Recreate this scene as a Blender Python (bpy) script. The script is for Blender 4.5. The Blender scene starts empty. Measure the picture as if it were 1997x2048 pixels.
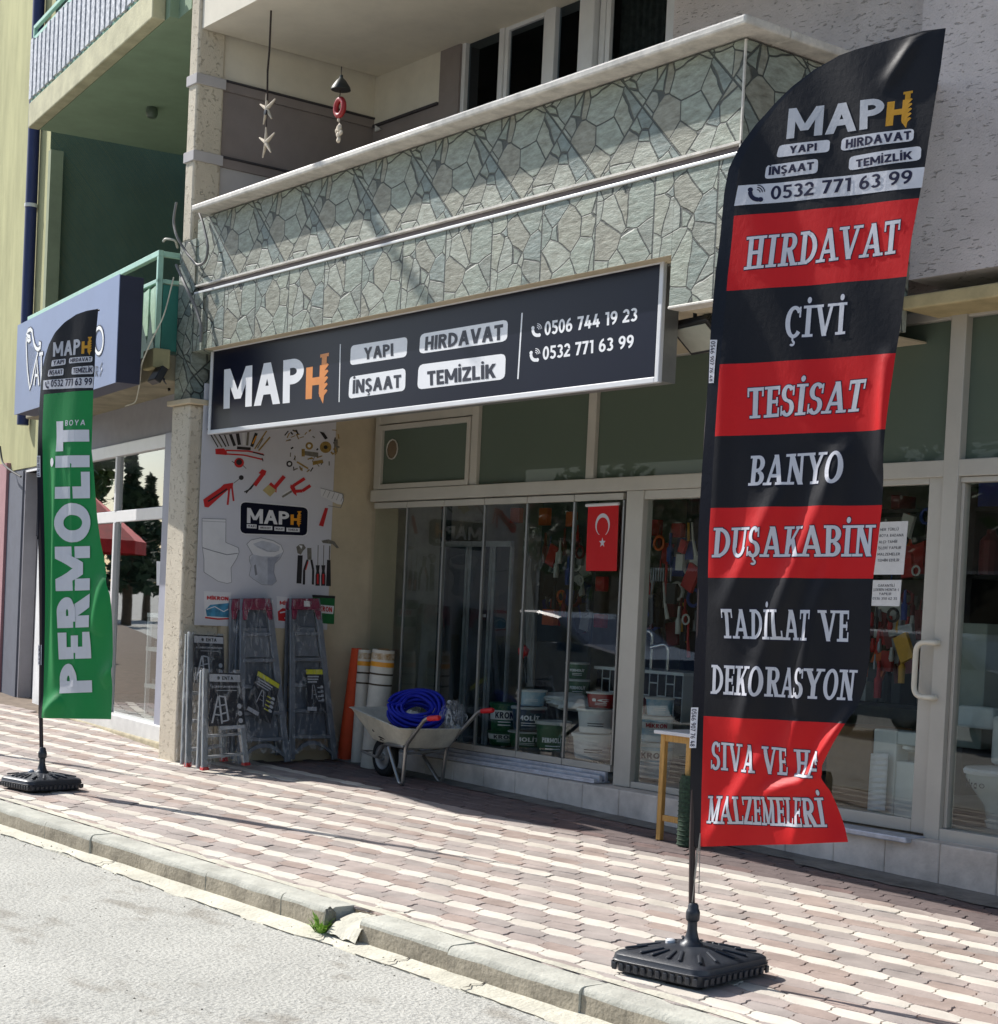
import bpy, bmesh, math, random
from mathutils import Vector, Matrix
random.seed(7)
R_ = math.radians
S = bpy.context.scene
COL = S.collection
# ------------------------------------------------------------------ camera (eye = world origin, X along the street, Y into the shop, Z up)
FOC, PPX, PPY, YAW, PIT, ROL = 3412., 998.5, 1331., .9154, -.0302, -.0469
CR = Matrix.Rotation(YAW, 3, 'Z') @ Matrix.Rotation(PIT, 3, 'X') @ Matrix.Rotation(ROL, 3, 'Y')
cam = bpy.data.cameras.new('camera'); camo = bpy.data.objects.new('camera', cam); COL.objects.link(camo)
cam.sensor_fit = 'HORIZONTAL'; cam.sensor_width = 36; cam.lens = 36 * FOC / 1997
cam.shift_y = (PPY - 1024) / 1997; cam.clip_start = .05; cam.clip_end = 2000
camo.matrix_world = (CR @ Matrix(((1, 0, 0), (0, 0, -1), (0, 1, 0)))).to_4x4()
S.camera = camo
# ------------------------------------------------------------------ light
SUN_AZ, SUN_EL = R_(19), R_(41.5)          # light travels towards +X, turned into the building by SUN_AZ
sdir = Vector((math.cos(SUN_AZ) * math.cos(SUN_EL), math.sin(SUN_AZ) * math.cos(SUN_EL), -math.sin(SUN_EL)))
sl = bpy.data.lights.new('sun', 'SUN'); sl.energy = 5.0; sl.angle = R_(.53); sl.color = (1, .965, .91)
so = bpy.data.objects.new('sun', sl); COL.objects.link(so); so.rotation_euler = sdir.to_track_quat('-Z', 'Y').to_euler()
W = bpy.data.worlds.new('World'); S.world = W; W.use_nodes = True
wn = W.node_tree; sky = wn.nodes.new('ShaderNodeTexSky'); sky.sky_type = 'NISHITA'; sky.sun_disc = False
sky.sun_elevation = SUN_EL; sky.sun_rotation = math.atan2(-sdir.x, -sdir.y); sky.air_density = 1.0; sky.dust_density = 1.0
bg = wn.nodes['Background']; bg.inputs[1].default_value = .125; wn.links.new(sky.outputs[0], bg.inputs[0])
S.view_settings.view_transform = 'Standard'; S.view_settings.look = 'None'; S.view_settings.exposure = .36; S.view_settings.gamma = 1
S.cycles.max_bounces = 8; S.cycles.transparent_max_bounces = 16; S.cycles.glossy_bounces = 4
S.cycles.caustics_reflective = False; S.cycles.caustics_refractive = False

# ------------------------------------------------------------------ measured points -> places
def ray(x, y): return CR @ Vector(((x - PPX) / FOC, 1, -(y - PPY) / FOC))
def onY(x, y, Y): d = ray(x, y); return d * (Y / d.y)
def onX(x, y, X): d = ray(x, y); return d * (X / d.x)
def onP(x, y, P0, n): d = ray(x, y); return d * (P0.dot(n) / d.dot(n))
def G(X, Y): return -1.40 - .02 * (X + 9) + .015 * (Y - 8.25)
def onG(x, y, h=0): d = ray(x, y); return d * ((-1.58 - .12375 + h) / (d.z + .02 * d.x - .015 * d.y))
def crop(x0, y0, k): return lambda x, y: (x0 + x / k, y0 + y / k)

# ------------------------------------------------------------------ materials
def lin(c): return tuple(((v / 255) / 12.92 if v / 255 <= .04045 else ((v / 255 + .055) / 1.055) ** 2.4) for v in c)
MATS = {}
def mat(name, rgb, rough=.6, metal=0, var=.12, vscale=6, bump=0, bscale=40, spec=.5, lum=None, rgb2=None, trans=0, detail=6, coat=0, stretch=None):
    """procedural principled: base colour with two octaves of noise variation and optional noise bump"""
    if name in MATS: return MATS[name]
    m = bpy.data.materials.new(name); m.use_nodes = True; nt = m.node_tree; p = nt.nodes['Principled BSDF']
    c = lin(rgb)
    p.inputs['Roughness'].default_value = rough; p.inputs['Metallic'].default_value = metal
    p.inputs['Specular IOR Level'].default_value = spec; p.inputs['Coat Weight'].default_value = coat
    if trans: p.inputs['Transmission Weight'].default_value = trans
    tc = nt.nodes.new('ShaderNodeTexCoord'); vec = tc.outputs['Object']
    if stretch:
        mp = nt.nodes.new('ShaderNodeMapping'); mp.inputs['Scale'].default_value = stretch; nt.links.new(vec, mp.inputs['Vector']); vec = mp.outputs[0]
    n = nt.nodes.new('ShaderNodeTexNoise'); n.inputs['Scale'].default_value = vscale; n.inputs['Detail'].default_value = detail
    n.inputs['Roughness'].default_value = .65; nt.links.new(vec, n.inputs['Vector'])
    mx = nt.nodes.new('ShaderNodeMix'); mx.data_type = 'RGBA'
    c2 = lin(rgb2) if rgb2 else tuple(v * (1 - 2.2 * var) for v in c)
    c1 = c if rgb2 else tuple(min(1, v * (1 + var * .9)) for v in c)
    mx.inputs[6].default_value = (*c1, 1); mx.inputs[7].default_value = (*c2, 1)
    rp = nt.nodes.new('ShaderNodeMapRange'); rp.inputs[1].default_value = .35; rp.inputs[2].default_value = .7
    nt.links.new(n.outputs[0], rp.inputs[0]); nt.links.new(rp.outputs[0], mx.inputs[0]); nt.links.new(mx.outputs[2], p.inputs['Base Color'])
    if bump:
        n2 = nt.nodes.new('ShaderNodeTexNoise'); n2.inputs['Scale'].default_value = bscale; n2.inputs['Detail'].default_value = 5
        nt.links.new(vec, n2.inputs['Vector'])
        b = nt.nodes.new('ShaderNodeBump'); b.inputs['Strength'].default_value = bump; b.inputs['Distance'].default_value = .01
        nt.links.new(n2.outputs[0], b.inputs['Height']); nt.links.new(b.outputs[0], p.inputs['Normal'])
    MATS[name] = m; return m
def N(nt, t, **kw):
    n = nt.nodes.new(t)
    for k, v in kw.items(): setattr(n, k, v)
    return n
def math_(nt, op, a, b=None):
    n = nt.nodes.new('ShaderNodeMath'); n.operation = op
    for i, v in enumerate((a, b)):
        if v is None: continue
        if isinstance(v, (int, float)): n.inputs[i].default_value = v
        else: nt.links.new(v, n.inputs[i])
    return n.outputs[0]
def glass_mat(name, tint=(.82, .86, .84), refl=1.0, ior=1.5, film=0, filmc=(.1, .12, .11), mul=1.0):
    m = bpy.data.materials.new(name); m.use_nodes = True; nt = m.node_tree; nt.nodes.clear()
    out = N(nt, 'ShaderNodeOutputMaterial'); tr = N(nt, 'ShaderNodeBsdfTransparent'); tr.inputs[0].default_value = (*tint, 1)
    gl = N(nt, 'ShaderNodeBsdfGlossy'); gl.inputs['Roughness'].default_value = .012; gl.inputs[0].default_value = (refl, refl, refl, 1)
    fr = N(nt, 'ShaderNodeFresnel'); fr.inputs[0].default_value = ior
    ge = N(nt, 'ShaderNodeNewGeometry'); f2 = math_(nt, 'MULTIPLY', math_(nt, 'MULTIPLY', fr.outputs[0], mul), math_(nt, 'SUBTRACT', 1, ge.outputs['Backfacing']))
    base = tr.outputs[0]
    if film:
        df = N(nt, 'ShaderNodeBsdfDiffuse'); df.inputs[0].default_value = (*filmc, 1)
        m1 = N(nt, 'ShaderNodeMixShader'); m1.inputs[0].default_value = film; nt.links.new(tr.outputs[0], m1.inputs[1]); nt.links.new(df.outputs[0], m1.inputs[2]); base = m1.outputs[0]
    # faint waviness of real panes
    nz = N(nt, 'ShaderNodeTexNoise'); nz.inputs['Scale'].default_value = 1.3; tc = N(nt, 'ShaderNodeTexCoord'); nt.links.new(tc.outputs['Object'], nz.inputs['Vector'])
    bp = N(nt, 'ShaderNodeBump'); bp.inputs['Strength'].default_value = .02; bp.inputs['Distance'].default_value = .02
    nt.links.new(nz.outputs[0], bp.inputs['Height']); nt.links.new(bp.outputs[0], gl.inputs['Normal'])
    ms = N(nt, 'ShaderNodeMixShader'); nt.links.new(f2, ms.inputs[0]); nt.links.new(base, ms.inputs[1]); nt.links.new(gl.outputs[0], ms.inputs[2])
    nt.links.new(ms.outputs[0], out.inputs[0]); return m
def plastic_film(name, a=.35, col=(.8, .82, .85)):
    """thin wrapping film: mostly clear, wrinkled, glossy"""
    m = bpy.data.materials.new(name); m.use_nodes = True; nt = m.node_tree; nt.nodes.clear()
    out = N(nt, 'ShaderNodeOutputMaterial'); tr = N(nt, 'ShaderNodeBsdfTransparent'); p = N(nt, 'ShaderNodeBsdfPrincipled')
    p.inputs['Base Color'].default_value = (*col, 1); p.inputs['Roughness'].default_value = .18
    tc = N(nt, 'ShaderNodeTexCoord'); mp = N(nt, 'ShaderNodeMapping'); mp.inputs['Scale'].default_value = (9, 9, 3); mp.inputs['Rotation'].default_value = (.3, .2, .1)
    nt.links.new(tc.outputs['Object'], mp.inputs['Vector'])
    nz = N(nt, 'ShaderNodeTexNoise'); nz.inputs['Scale'].default_value = 2.2; nz.inputs['Distortion'].default_value = 1.5; nz.inputs['Detail'].default_value = 4; nt.links.new(mp.outputs[0], nz.inputs['Vector'])
    bp = N(nt, 'ShaderNodeBump'); bp.inputs['Strength'].default_value = 1; bp.inputs['Distance'].default_value = .05
    nt.links.new(nz.outputs[0], bp.inputs['Height']); nt.links.new(bp.outputs[0], p.inputs['Normal'])
    rp = N(nt, 'ShaderNodeMapRange'); rp.inputs[1].default_value = .5; rp.inputs[2].default_value = .74; rp.inputs[3].default_value = a * .12; rp.inputs[4].default_value = min(1, a * 1.5)
    nt.links.new(nz.outputs[0], rp.inputs[0])
    ms = N(nt, 'ShaderNodeMixShader'); nt.links.new(rp.outputs[0], ms.inputs[0]); nt.links.new(tr.outputs[0], ms.inputs[1]); nt.links.new(p.outputs[0], ms.inputs[2]); nt.links.new(ms.outputs[0], out.inputs[0])
    return m

# ------------------------------------------------------------------ mesh builder
def org_of(o):
    v = Vector()
    while o is not None: v += o.location; o = o.parent
    return v
class MB:
    def __init__(s): s.v = []; s.f = []; s.m = []; s.cur = 0
    def face(s, pts, mi=None):
        b = len(s.v); s.v += [Vector(p) for p in pts]; s.f.append(tuple(range(b, b + len(pts)))); s.m.append(s.cur if mi is None else mi); return s
    def raw(s, vs, fs, mi=None):
        b = len(s.v); s.v += [Vector(p) for p in vs]
        for f in fs: s.f.append(tuple(b + i for i in f)); s.m.append(s.cur if mi is None else mi)
        return s
    def box(s, x0, x1, y0, y1, z0, z1, mi=None, M=None):
        vs = [Vector(p) for p in ((x0, y0, z0), (x1, y0, z0), (x1, y1, z0), (x0, y1, z0), (x0, y0, z1), (x1, y0, z1), (x1, y1, z1), (x0, y1, z1))]
        if M is not None: vs = [M @ v for v in vs]
        return s.raw(vs, [(0, 3, 2, 1), (4, 5, 6, 7), (0, 1, 5, 4), (1, 2, 6, 5), (2, 3, 7, 6), (3, 0, 4, 7)], mi)
    def hexa(s, a, b, mi=None):
        """prism between two equal polygons (bottom a, top b)"""
        n = len(a); s.raw(list(a) + list(b), [tuple(reversed(range(n))), tuple(range(n, 2 * n))] + [(i, (i + 1) % n, n + (i + 1) % n, n + i) for i in range(n)], mi); return s
    def bar(s, p, q, w, h, up=(0, 0, 1), mi=None):
        p, q, up = Vector(p), Vector(q), Vector(up); d = (q - p).normalized(); a = d.cross(up)
        if a.length < 1e-5: a = d.cross(Vector((1, 0, 0)))
        a.normalize(); u = a.cross(d).normalized(); a *= w / 2; u *= h / 2
        return s.hexa([p - a - u, p + a - u, p + a + u, p - a + u], [q - a - u, q + a - u, q + a + u, q - a + u], mi)
    def tube(s, pts, r, n=10, mi=None, cap=True, closed=False):
        pts = [Vector(p) for p in pts]; rs = r if isinstance(r, (list, tuple)) else [r] * len(pts)
        L = len(pts); b = len(s.v); prev = None
        for i, p in enumerate(pts):
            if closed: t = pts[(i + 1) % L] - pts[i - 1]
            else: t = pts[min(i + 1, L - 1)] - pts[max(i - 1, 0)]
            t.normalize()
            if prev is None:
                a = t.cross(Vector((0, 0, 1)));
                if a.length < .05: a = t.cross(Vector((1, 0, 0)))
            else:
                a = prev - t * prev.dot(t)
            a.normalize(); prev = a; c = t.cross(a)
            for k in range(n):
                th = 2 * math.pi * k / n; s.v.append(p + (a * math.cos(th) + c * math.sin(th)) * rs[i])
        mi = s.cur if mi is None else mi
        for i in range(L if closed else L - 1):
            j = (i + 1) % L
            for k in range(n): s.f.append((b + i * n + k, b + i * n + (k + 1) % n, b + j * n + (k + 1) % n, b + j * n + k)); s.m.append(mi)
        if cap and not closed:
            s.f.append(tuple(b + k for k in reversed(range(n)))); s.m.append(mi)
            s.f.append(tuple(b + (L - 1) * n + k for k in range(n))); s.m.append(mi)
        return s
    def lathe(s, prof, c=(0, 0, 0), M=None, n=24, mi=None, sx=1, sy=1):
        c = Vector(c); b = len(s.v); mi = s.cur if mi is None else mi
        for (r, z) in prof:
            for k in range(n):
                th = 2 * math.pi * k / n; v = Vector((r * math.cos(th) * sx, r * math.sin(th) * sy, z))
                s.v.append((M @ v if M is not None else v) + c)
        for i in range(len(prof) - 1):
            for k in range(n): s.f.append((b + i * n + k, b + i * n + (k + 1) % n, b + (i + 1) * n + (k + 1) % n, b + (i + 1) * n + k)); s.m.append(mi)
        s.f.append(tuple(b + k for k in reversed(range(n)))); s.m.append(mi)
        s.f.append(tuple(b + (len(prof) - 1) * n + k for k in range(n))); s.m.append(mi)
        return s
    def grid(s, P, mi=None, mf=None):
        """P[i][j] points -> quads"""
        b = len(s.v); h, w = len(P), len(P[0])
        for r in P: s.v += [Vector(p) for p in r]
        for i in range(h - 1):
            for j in range(w - 1):
                s.f.append((b + i * w + j, b + i * w + j + 1, b + (i + 1) * w + j + 1, b + (i + 1) * w + j)); s.m.append(mf(i, j) if mf else (s.cur if mi is None else mi))
        return s
    def build(s, name, mats, parent=None, smooth=False, bevel=0, kind=None, seg=2, solid=0, angle=40):
        if not isinstance(mats, (list, tuple)): mats = [mats]
        me = bpy.data.meshes.new(name); o = bpy.data.objects.new(name, me); COL.objects.link(o)
        org = org_of(parent)
        if parent is None and s.v:                       # a thing that is one mesh: origin at its foot
            org = Vector((sum(v.x for v in s.v) / len(s.v), sum(v.y for v in s.v) / len(s.v), min(v.z for v in s.v))) if kind is None else Vector()
            o.location = org
        me.from_pydata([tuple(v - org) for v in s.v], [], s.f); me.update()
        for m in mats: me.materials.append(m)
        for p, mi in zip(me.polygons, s.m): p.material_index = mi; p.use_smooth = bool(smooth)
        if smooth:
            try: me.set_sharp_from_angle(angle=R_(angle))
            except Exception: pass
        if parent is not None:
            o.parent = parent
        if solid:
            md = o.modifiers.new('solid', 'SOLIDIFY'); md.thickness = solid; md.offset = 0
        if bevel:
            md = o.modifiers.new('bevel', 'BEVEL'); md.width = bevel; md.segments = seg; md.limit_method = 'ANGLE'; md.angle_limit = R_(35)
        if kind: o['kind'] = kind
        return o
def thing(name, label, cat, loc, group=None):
    o = bpy.data.objects.new(name, None); COL.objects.link(o); o.location = loc; o.empty_display_size = .1
    o['label'] = label; o['category'] = cat
    if group: o['group'] = group
    return o
def tag(o, label, cat, group=None):
    o['label'] = label; o['category'] = cat
    if group: o['group'] = group
    return o
# ------------------------------------------------------------------ lettering: strokes -> quads, sans bold and slab serif capitals
def _rect(x0, y0, x1, y1): return ('q', [(x0, y0), (x1, y0), (x1, y1), (x0, y1)])
def _para(xb, yb, xt, yt, w):
    return ('q', [(xb - w / 2, yb), (xb + w / 2, yb), (xt + w / 2, yt), (xt - w / 2, yt)])
def _arc(cx, cy, rx, ry, a0, a1, w, t, n=None):
    n = n or max(6, int(abs(a1 - a0) / 12)); out = []; inn = []
    for i in range(n + 1):
        a = R_(a0 + (a1 - a0) * i / n); out.append((cx + rx * math.cos(a), cy + ry * math.sin(a))); inn.append((cx + (rx - w) * math.cos(a), cy + (ry - t) * math.sin(a)))
    return ('s', (out, inn))
def glyph(ch, w, t, slab=False):
    """returns advance width, list of pieces in a box of height 1"""
    P = []; d = w * (1.05 if not slab else 1.0); th = w * (.62 if slab else 1.0)
    sr = .085; sl = w * .62        # serif thickness and reach
    def stem(x, y0=0, y1=1, b=1, tp=1, ww=None):
        ww = ww or w; P.append(_rect(x - ww / 2, y0, x + ww / 2, y1))
        if slab:
            if b: P.append(_rect(x - ww / 2 - sl, y0, x + ww / 2 + sl, y0 + sr))
            if tp: P.append(_rect(x - ww / 2 - sl, y1 - sr, x + ww / 2 + sl, y1))
    def serif(x, y, k=1.0):
        if slab: P.append(_rect(x - (w / 2 + sl) * k, y, x + (w / 2 + sl) * k, y + sr))
    pad = sl if slab else 0
    base = {'İ': 'I', 'Ş': 'S', 'Ç': 'C', 'Ü': 'U', 'Ö': 'O'}.get(ch, ch)
    if base == ' ': return .38 if slab else .32, []
    if base == 'I': Wd = w + 2 * pad; stem(Wd / 2)
    elif base == 'H': Wd = .72 + 2 * pad; stem(w / 2 + pad); stem(Wd - w / 2 - pad); P.append(_rect(w / 2 + pad, .5 - t / 2, Wd - w / 2 - pad, .5 + t / 2))
    elif base in 'EFL':
        Wd = .58 + pad * .8; x0 = w / 2 + pad * .8; stem(x0, b=1, tp=1); P.append(_rect(x0, 0, Wd, t))
        if slab: P.append(_rect(Wd - .075, 0, Wd, .3))
        if base in 'EF':
            P.append(_rect(x0, 1 - t, Wd, 1)); P.append(_rect(x0, .5 - t / 2, Wd - .07, .5 + t / 2))
            if slab: P.append(_rect(Wd - .075, .72, Wd, 1)); P.append(_rect(Wd - .16, .36, Wd - .085, .64))
    elif base == 'T':
        Wd = .66 + pad * .5; stem(Wd / 2, tp=0); P.append(_rect(0, 1 - t, Wd, 1))
        if slab: P.append(_rect(0, .7, .075, 1)); P.append(_rect(Wd - .075, .7, Wd, 1))
    elif base == 'N':
        Wd = .76 + 1.6 * pad; a = w / 2 * .9 + pad * .8; P.append(_rect(a - th / 2, 0, a + th / 2, 1)); P.append(_rect(Wd - a - th / 2, 0, Wd - a + th / 2, 1)); P.append(_para(Wd - a - (w - th) / 2 * 0, 0, a, 1, d * 1.15)); serif(a, 0); serif(Wd - a, .915); serif(a - .02, .915)
    elif base == 'M':
        Wd = .94 + 1.5 * pad; a = w / 2 * .9 + pad * .8; P.append(_rect(a - th / 2, 0, a + th / 2, 1)); P.append(_rect(Wd - a - w / 2, 0, Wd - a + w / 2, 1))
        low = .05 if slab else .22
        P.append(_para(Wd / 2, low, a, 1, d * .95)); P.append(_para(Wd / 2, low, Wd - a, 1, th * .95 if slab else d * .95)); serif(a, 0, .85); serif(Wd - a, 0); serif(a - .02, .915, .8); serif(Wd - a, .915)
    elif base in 'AV':
        Wd = .84 + pad * .9; x0 = d / 2 + pad * .3; x1 = Wd - x0
        ww = d * (1.0 if slab else 1.02)
        if base == 'A': P.append(_para(x0, 0, Wd / 2, 1, th * 1.05 if slab else ww)); P.append(_para(x1, 0, Wd / 2, 1, ww)); P.append(_rect(x0 + .1, .25, x1 - .1, .25 + t)); serif(x0, 0, .9); serif(x1, 0, .9)
        else: P.append(_para(Wd / 2, 0, x0, 1, ww)); P.append(_para(Wd / 2, 0, x1, 1, th * 1.05 if slab else ww)); serif(x0, .915, .9); serif(x1, .915, .9)
    elif base == 'Y':
        Wd = .8 + pad * .9; x0 = d / 2 + pad * .3; stem(Wd / 2, 0, .48, tp=0); P.append(_para(Wd / 2, .42, x0, 1, d * 1.05)); P.append(_para(Wd / 2, .42, Wd - x0, 1, th * 1.1)); serif(x0, .915, .9); serif(Wd - x0, .915, .9)
    elif base == 'K':
        Wd = .76 + pad * 1.5; x0 = w / 2 + pad; stem(x0); P.append(_para(x0 + .04, .33, Wd - d / 2 - pad * .5, 1, th * 1.15)); P.append(_para(Wd - d / 2 - pad * .3, 0, x0 + .22, .58, d * 1.1)); serif(Wd - d / 2 - pad * .3, 0, .8); serif(Wd - d / 2 - pad * .5, .915, .8)
    elif base == 'Z':
        Wd = .66 + pad * .4; P.append(_rect(0, 0, Wd, t)); P.append(_rect(0, 1 - t, Wd, 1)); P.append(_para(d * .55, t * .8, Wd - d * .55, 1 - t * .8, d * 1.15))
        if slab: P.append(_rect(Wd - .075, 0, Wd, .3)); P.append(_rect(0, .7, .075, 1))
    elif base == 'D':
        Wd = .76 + pad; x0 = w / 2 + pad; P.append(_rect(x0 - w / 2, 0, x0 + w / 2, 1)); serif(x0, 0, .9); serif(x0, .915, .9)
        cx = x0 + .06; P.append(_arc(cx, .5, Wd - cx, .5, -90, 90, w, t)); P.append(_rect(x0, 0, cx, t)); P.append(_rect(x0, 1 - t, cx, 1))
    elif base in 'PRB':
        Wd = (.64 if base != 'R' else .72) + pad; x0 = w / 2 + pad; P.append(_rect(x0 - w / 2, 0, x0 + w / 2, 1)); serif(x0, 0, .95); serif(x0, .915, .9)
        hh = .29 if base == 'P' else .275; cx = Wd - hh - .06 if base != 'R' else Wd - hh - .1
        cx = max(cx, x0 + .05); rx = Wd - cx - (0 if base != 'R' else .05)
        P.append(_rect(x0, 1 - t, cx, 1)); P.append(_rect(x0, 1 - 2 * hh, cx, 1 - 2 * hh + t)); P.append(_arc(cx, 1 - hh, rx, hh, -90, 90, w, t))
        if base == 'B': P.append(_rect(x0, 0, cx + .02, t)); P.append(_arc(cx + .02, .25 + .0, rx, .25 + .0, -90, 90, w, t)); P.append(_rect(x0, .5 - t * .55, cx, .5 + t * .35))
        if base == 'R': P.append(_para(Wd - d / 2 - pad * .15, 0, cx - .02, 1 - 2 * hh + t * .5, d * 1.1)); serif(Wd - d / 2 + .02 - pad * .1, 0, .7)
    elif base == 'O' or base == '0':
        Wd = .86 if base == 'O' else .64; P.append(_arc(Wd / 2, .5, Wd / 2, .515, 0, 360, w, t * 1.05, 30))
    elif base in 'CG':
        Wd = .76; P.append(_arc(.42, .5, .42, .515, 42, 318, w, t * 1.05, 22))
        if slab: P.append(_rect(Wd - .12, .64, Wd - .045, .98))
        if base == 'G': P.append(_rect(Wd - w - .02, .1, Wd - .02, .5)); P.append(_rect(Wd - .34, .5 - t, Wd - .02, .5))
    elif base == 'S':
        Wd = .64; q = .27
        P.append(_arc(Wd / 2, 1 - q + .005, Wd / 2 - .02, q + .01, 25, 272, w * .92, t)); P.append(_arc(Wd / 2, q - .005, Wd / 2, q + .01, 92, -158, w * .92, t))
        if slab: P.append(_rect(Wd - .1, .66, Wd - .03, .97)); P.append(_rect(.0, .03, .07, .34))
    elif base == 'U':
        Wd = .76 + pad * 1.4; x0 = w / 2 + pad * .7; P.append(_rect(x0 - w / 2, .32, x0 + w / 2, 1)); P.append(_rect(Wd - x0 - th / 2, .32, Wd - x0 + th / 2, 1)); P.append(_arc(Wd / 2, .33, Wd / 2 - pad * .7, .345, 180, 360, (w + th) / 2, t * 1.05)); serif(x0, .915); serif(Wd - x0, .915)
    elif base == '1': Wd = .42; P.append(_rect(Wd - w - .04, 0, Wd - .04, 1)); P.append(_rect(.02, 1 - t, Wd - .04, 1))
    elif base == '2': Wd = .62; P.append(_rect(0, 0, Wd, t)); P.append(_para(w * .6, t * .7, Wd - w * .75, .55, d * 1.2)); P.append(_arc(.3, .7, .3, .31, -25, 165, w, t))
    elif base == '3': Wd = .62; P.append(_arc(.29, .735, .3, .27, -88, 150, w, t)); P.append(_arc(.3, .275, .32, .285, -150, 90, w, t))
    elif base == '4': Wd = .7; P.append(_rect(Wd - w - .12, 0, Wd - .12, .62)); P.append(_rect(0, .2, Wd, .2 + t)); P.append(_para(w * .55, .22, Wd - .34, 1, d * 1.1))
    elif base == '5': Wd = .62; P.append(_rect(.06, 1 - t, Wd - .04, 1)); P.append(_rect(.06, .5, .06 + w * .9, 1)); P.append(_arc(.3, .315, .32, .325, -150, 115, w, t))
    elif base in '69':
        Wd = .64; pp = [_arc(Wd / 2, .315, Wd / 2, .325, 0, 360, w, t, 22), _arc(.5, .36, .5, .66, 180, 97, w, t)]
        if base == '9': pp = [(k, [(Wd - x, 1 - y) for x, y in a]) if k == 'q' else (k, tuple([(Wd - x, 1 - y) for x, y in r] for r in a)) for k, a in pp]
        P += pp
    elif base == '7': Wd = .6; P.append(_rect(0, 1 - t, Wd, 1)); P.append(_para(w * 1.05, 0, Wd - w * .6, 1 - t * .5, d * 1.1))
    elif base == '8': Wd = .64; P.append(_arc(.32, .74, .28, .265, 0, 360, w, t, 18)); P.append(_arc(.32, .27, .32, .285, 0, 360, w, t, 18))
    else: Wd = .6; P.append(_rect(0, .45, .4, .55))
    if ch in 'İ': P.append(_arc(Wd / 2, 1.17, .1, .1, 0, 360, .0999, .0999, 14))
    if ch in 'ÜÖ': P += [_arc(Wd / 2 - .17, 1.17, .09, .09, 0, 360, .0899, .0899, 12), _arc(Wd / 2 + .17, 1.17, .09, .09, 0, 360, .0899, .0899, 12)]
    if ch in 'ŞÇ': P.append(_rect(Wd / 2 - .04, -.1, Wd / 2 + .05, .02)); P.append(_arc(Wd / 2 + .0, -.17, .14, .1, -150, 90, .09, .075, 8))
    return Wd, P
def text_pieces(s, w=.21, t=.19, slab=False, gap=.11, grow=0):
    """all quads of a line in text space: (list of quad grids, total width)"""
    x = 0; out = []
    for ch in s:
        adv, P = glyph(ch, w, t, slab)
        for k, a in P:
            if k == 'q': out.append(('q', [(x + px, py) for px, py in a]))
            else: out.append(('s', ([(x + px, py) for px, py in a[0]], [(x + px, py) for px, py in a[1]])))
        x += adv + gap
    x -= gap
    if grow:
        g2 = []
        for k, a in out:
            if k == 'q':
                cx = sum(p[0] for p in a) / 4; ys = [p[1] for p in a]; cy = sum(ys) / 4
                g2.append(('q', [(px + (grow if i in (1, 2) else -grow), py + (grow if i in (2, 3) else -grow)) for i, (px, py) in enumerate(a)]))
            else:
                o, n = a; o2 = []; n2 = []
                for i in range(len(o)):
                    dx, dy = o[i][0] - n[i][0], o[i][1] - n[i][1]; L = math.hypot(dx, dy) or 1
                    o2.append((o[i][0] + dx / L * grow, o[i][1] + dy / L * grow)); n2.append((n[i][0] - dx / L * min(grow, 9), n[i][1] - dy / L * grow))
                g2.append(('s', (o2, n2)))
        out = g2
    return out, x
def put_text(mb, s, fn, mi, w=.21, t=.19, slab=False, gap=.11, grow=0, step=.25, eps=.00012, base=0, keep=None):
    """fn(u,v,h) maps text box coordinates (u 0..1 along the line, v 0..1 cap height, h lift) to a point"""
    P, Wd = text_pieces(s, w, t, slab, gap, grow)
    for idx, (k, a) in enumerate(P):
        h = base + eps * (idx % 7)
        if k == 'q':
            L1 = max(math.dist(a[0], a[3]), math.dist(a[1], a[2])); L0 = max(math.dist(a[0], a[1]), math.dist(a[3], a[2]))
            n1 = max(1, math.ceil(L1 / step)); n0 = max(1, math.ceil(L0 / step))
            rows = []
            for i in range(n1 + 1):
                f = i / n1; l = [a[0][j] + (a[3][j] - a[0][j]) * f for j in (0, 1)]; r = [a[1][j] + (a[2][j] - a[1][j]) * f for j in (0, 1)]
                rows.append([(l[0] + (r[0] - l[0]) * j / n0, l[1] + (r[1] - l[1]) * j / n0) for j in range(n0 + 1)])
        else: rows = [list(a[0]), list(a[1])]
        if keep:
            for i in range(len(rows) - 1):
                for j in range(len(rows[0]) - 1):
                    q = [rows[i][j], rows[i][j + 1], rows[i + 1][j + 1], rows[i + 1][j]]
                    if all(keep(p[0] / Wd, p[1]) for p in q): mb.face([fn(p[0] / Wd, p[1], h) for p in q], mi)
        else: mb.grid([[fn(p[0] / Wd, p[1], h) for p in r] for r in rows], mi)
def bil(q, u, v):
    """bilinear in a quad bl, tl, br, tr"""
    bl, tl, br, tr = q
    return bl * (1 - u) * (1 - v) + br * u * (1 - v) + tl * (1 - u) * v + tr * u * v
def quad_fn(q, n):
    return lambda u, v, h: bil(q, u, v) + n * h
def drill_h(mb, fn, mi, base=0):
    """the H whose right stem is a drill bit, in its own 0..1 box"""
    def R(pts, k=0): mb.face([fn(x, y, base + .00012 * k) for x, y in pts], mi)
    R([(0, 0), (.30, 0), (.30, .80), (0, .80)]); R([(.28, .33), (.66, .33), (.66, .52), (.28, .52)], 1)
    R([(.62, .98), (1, .98), (1, 1.06), (.62, 1.06)], 2); R([(.70, .80), (.92, .80), (.92, 1), (.70, 1)], 3)
    y = .82
    for i in range(5):
        R([(.66, y - .17), (.80, y - .20), (1.02, y - .04), (.96, y), (.62, y - .04)], i % 2 + 4); y -= .155
    R([(.62, .10), (.62, .80), (.84, .80), (.86, .05)], 2); R([(.62, .12), (.88, .07), (.84, -.14), (.76, -.06)], 3)
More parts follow.
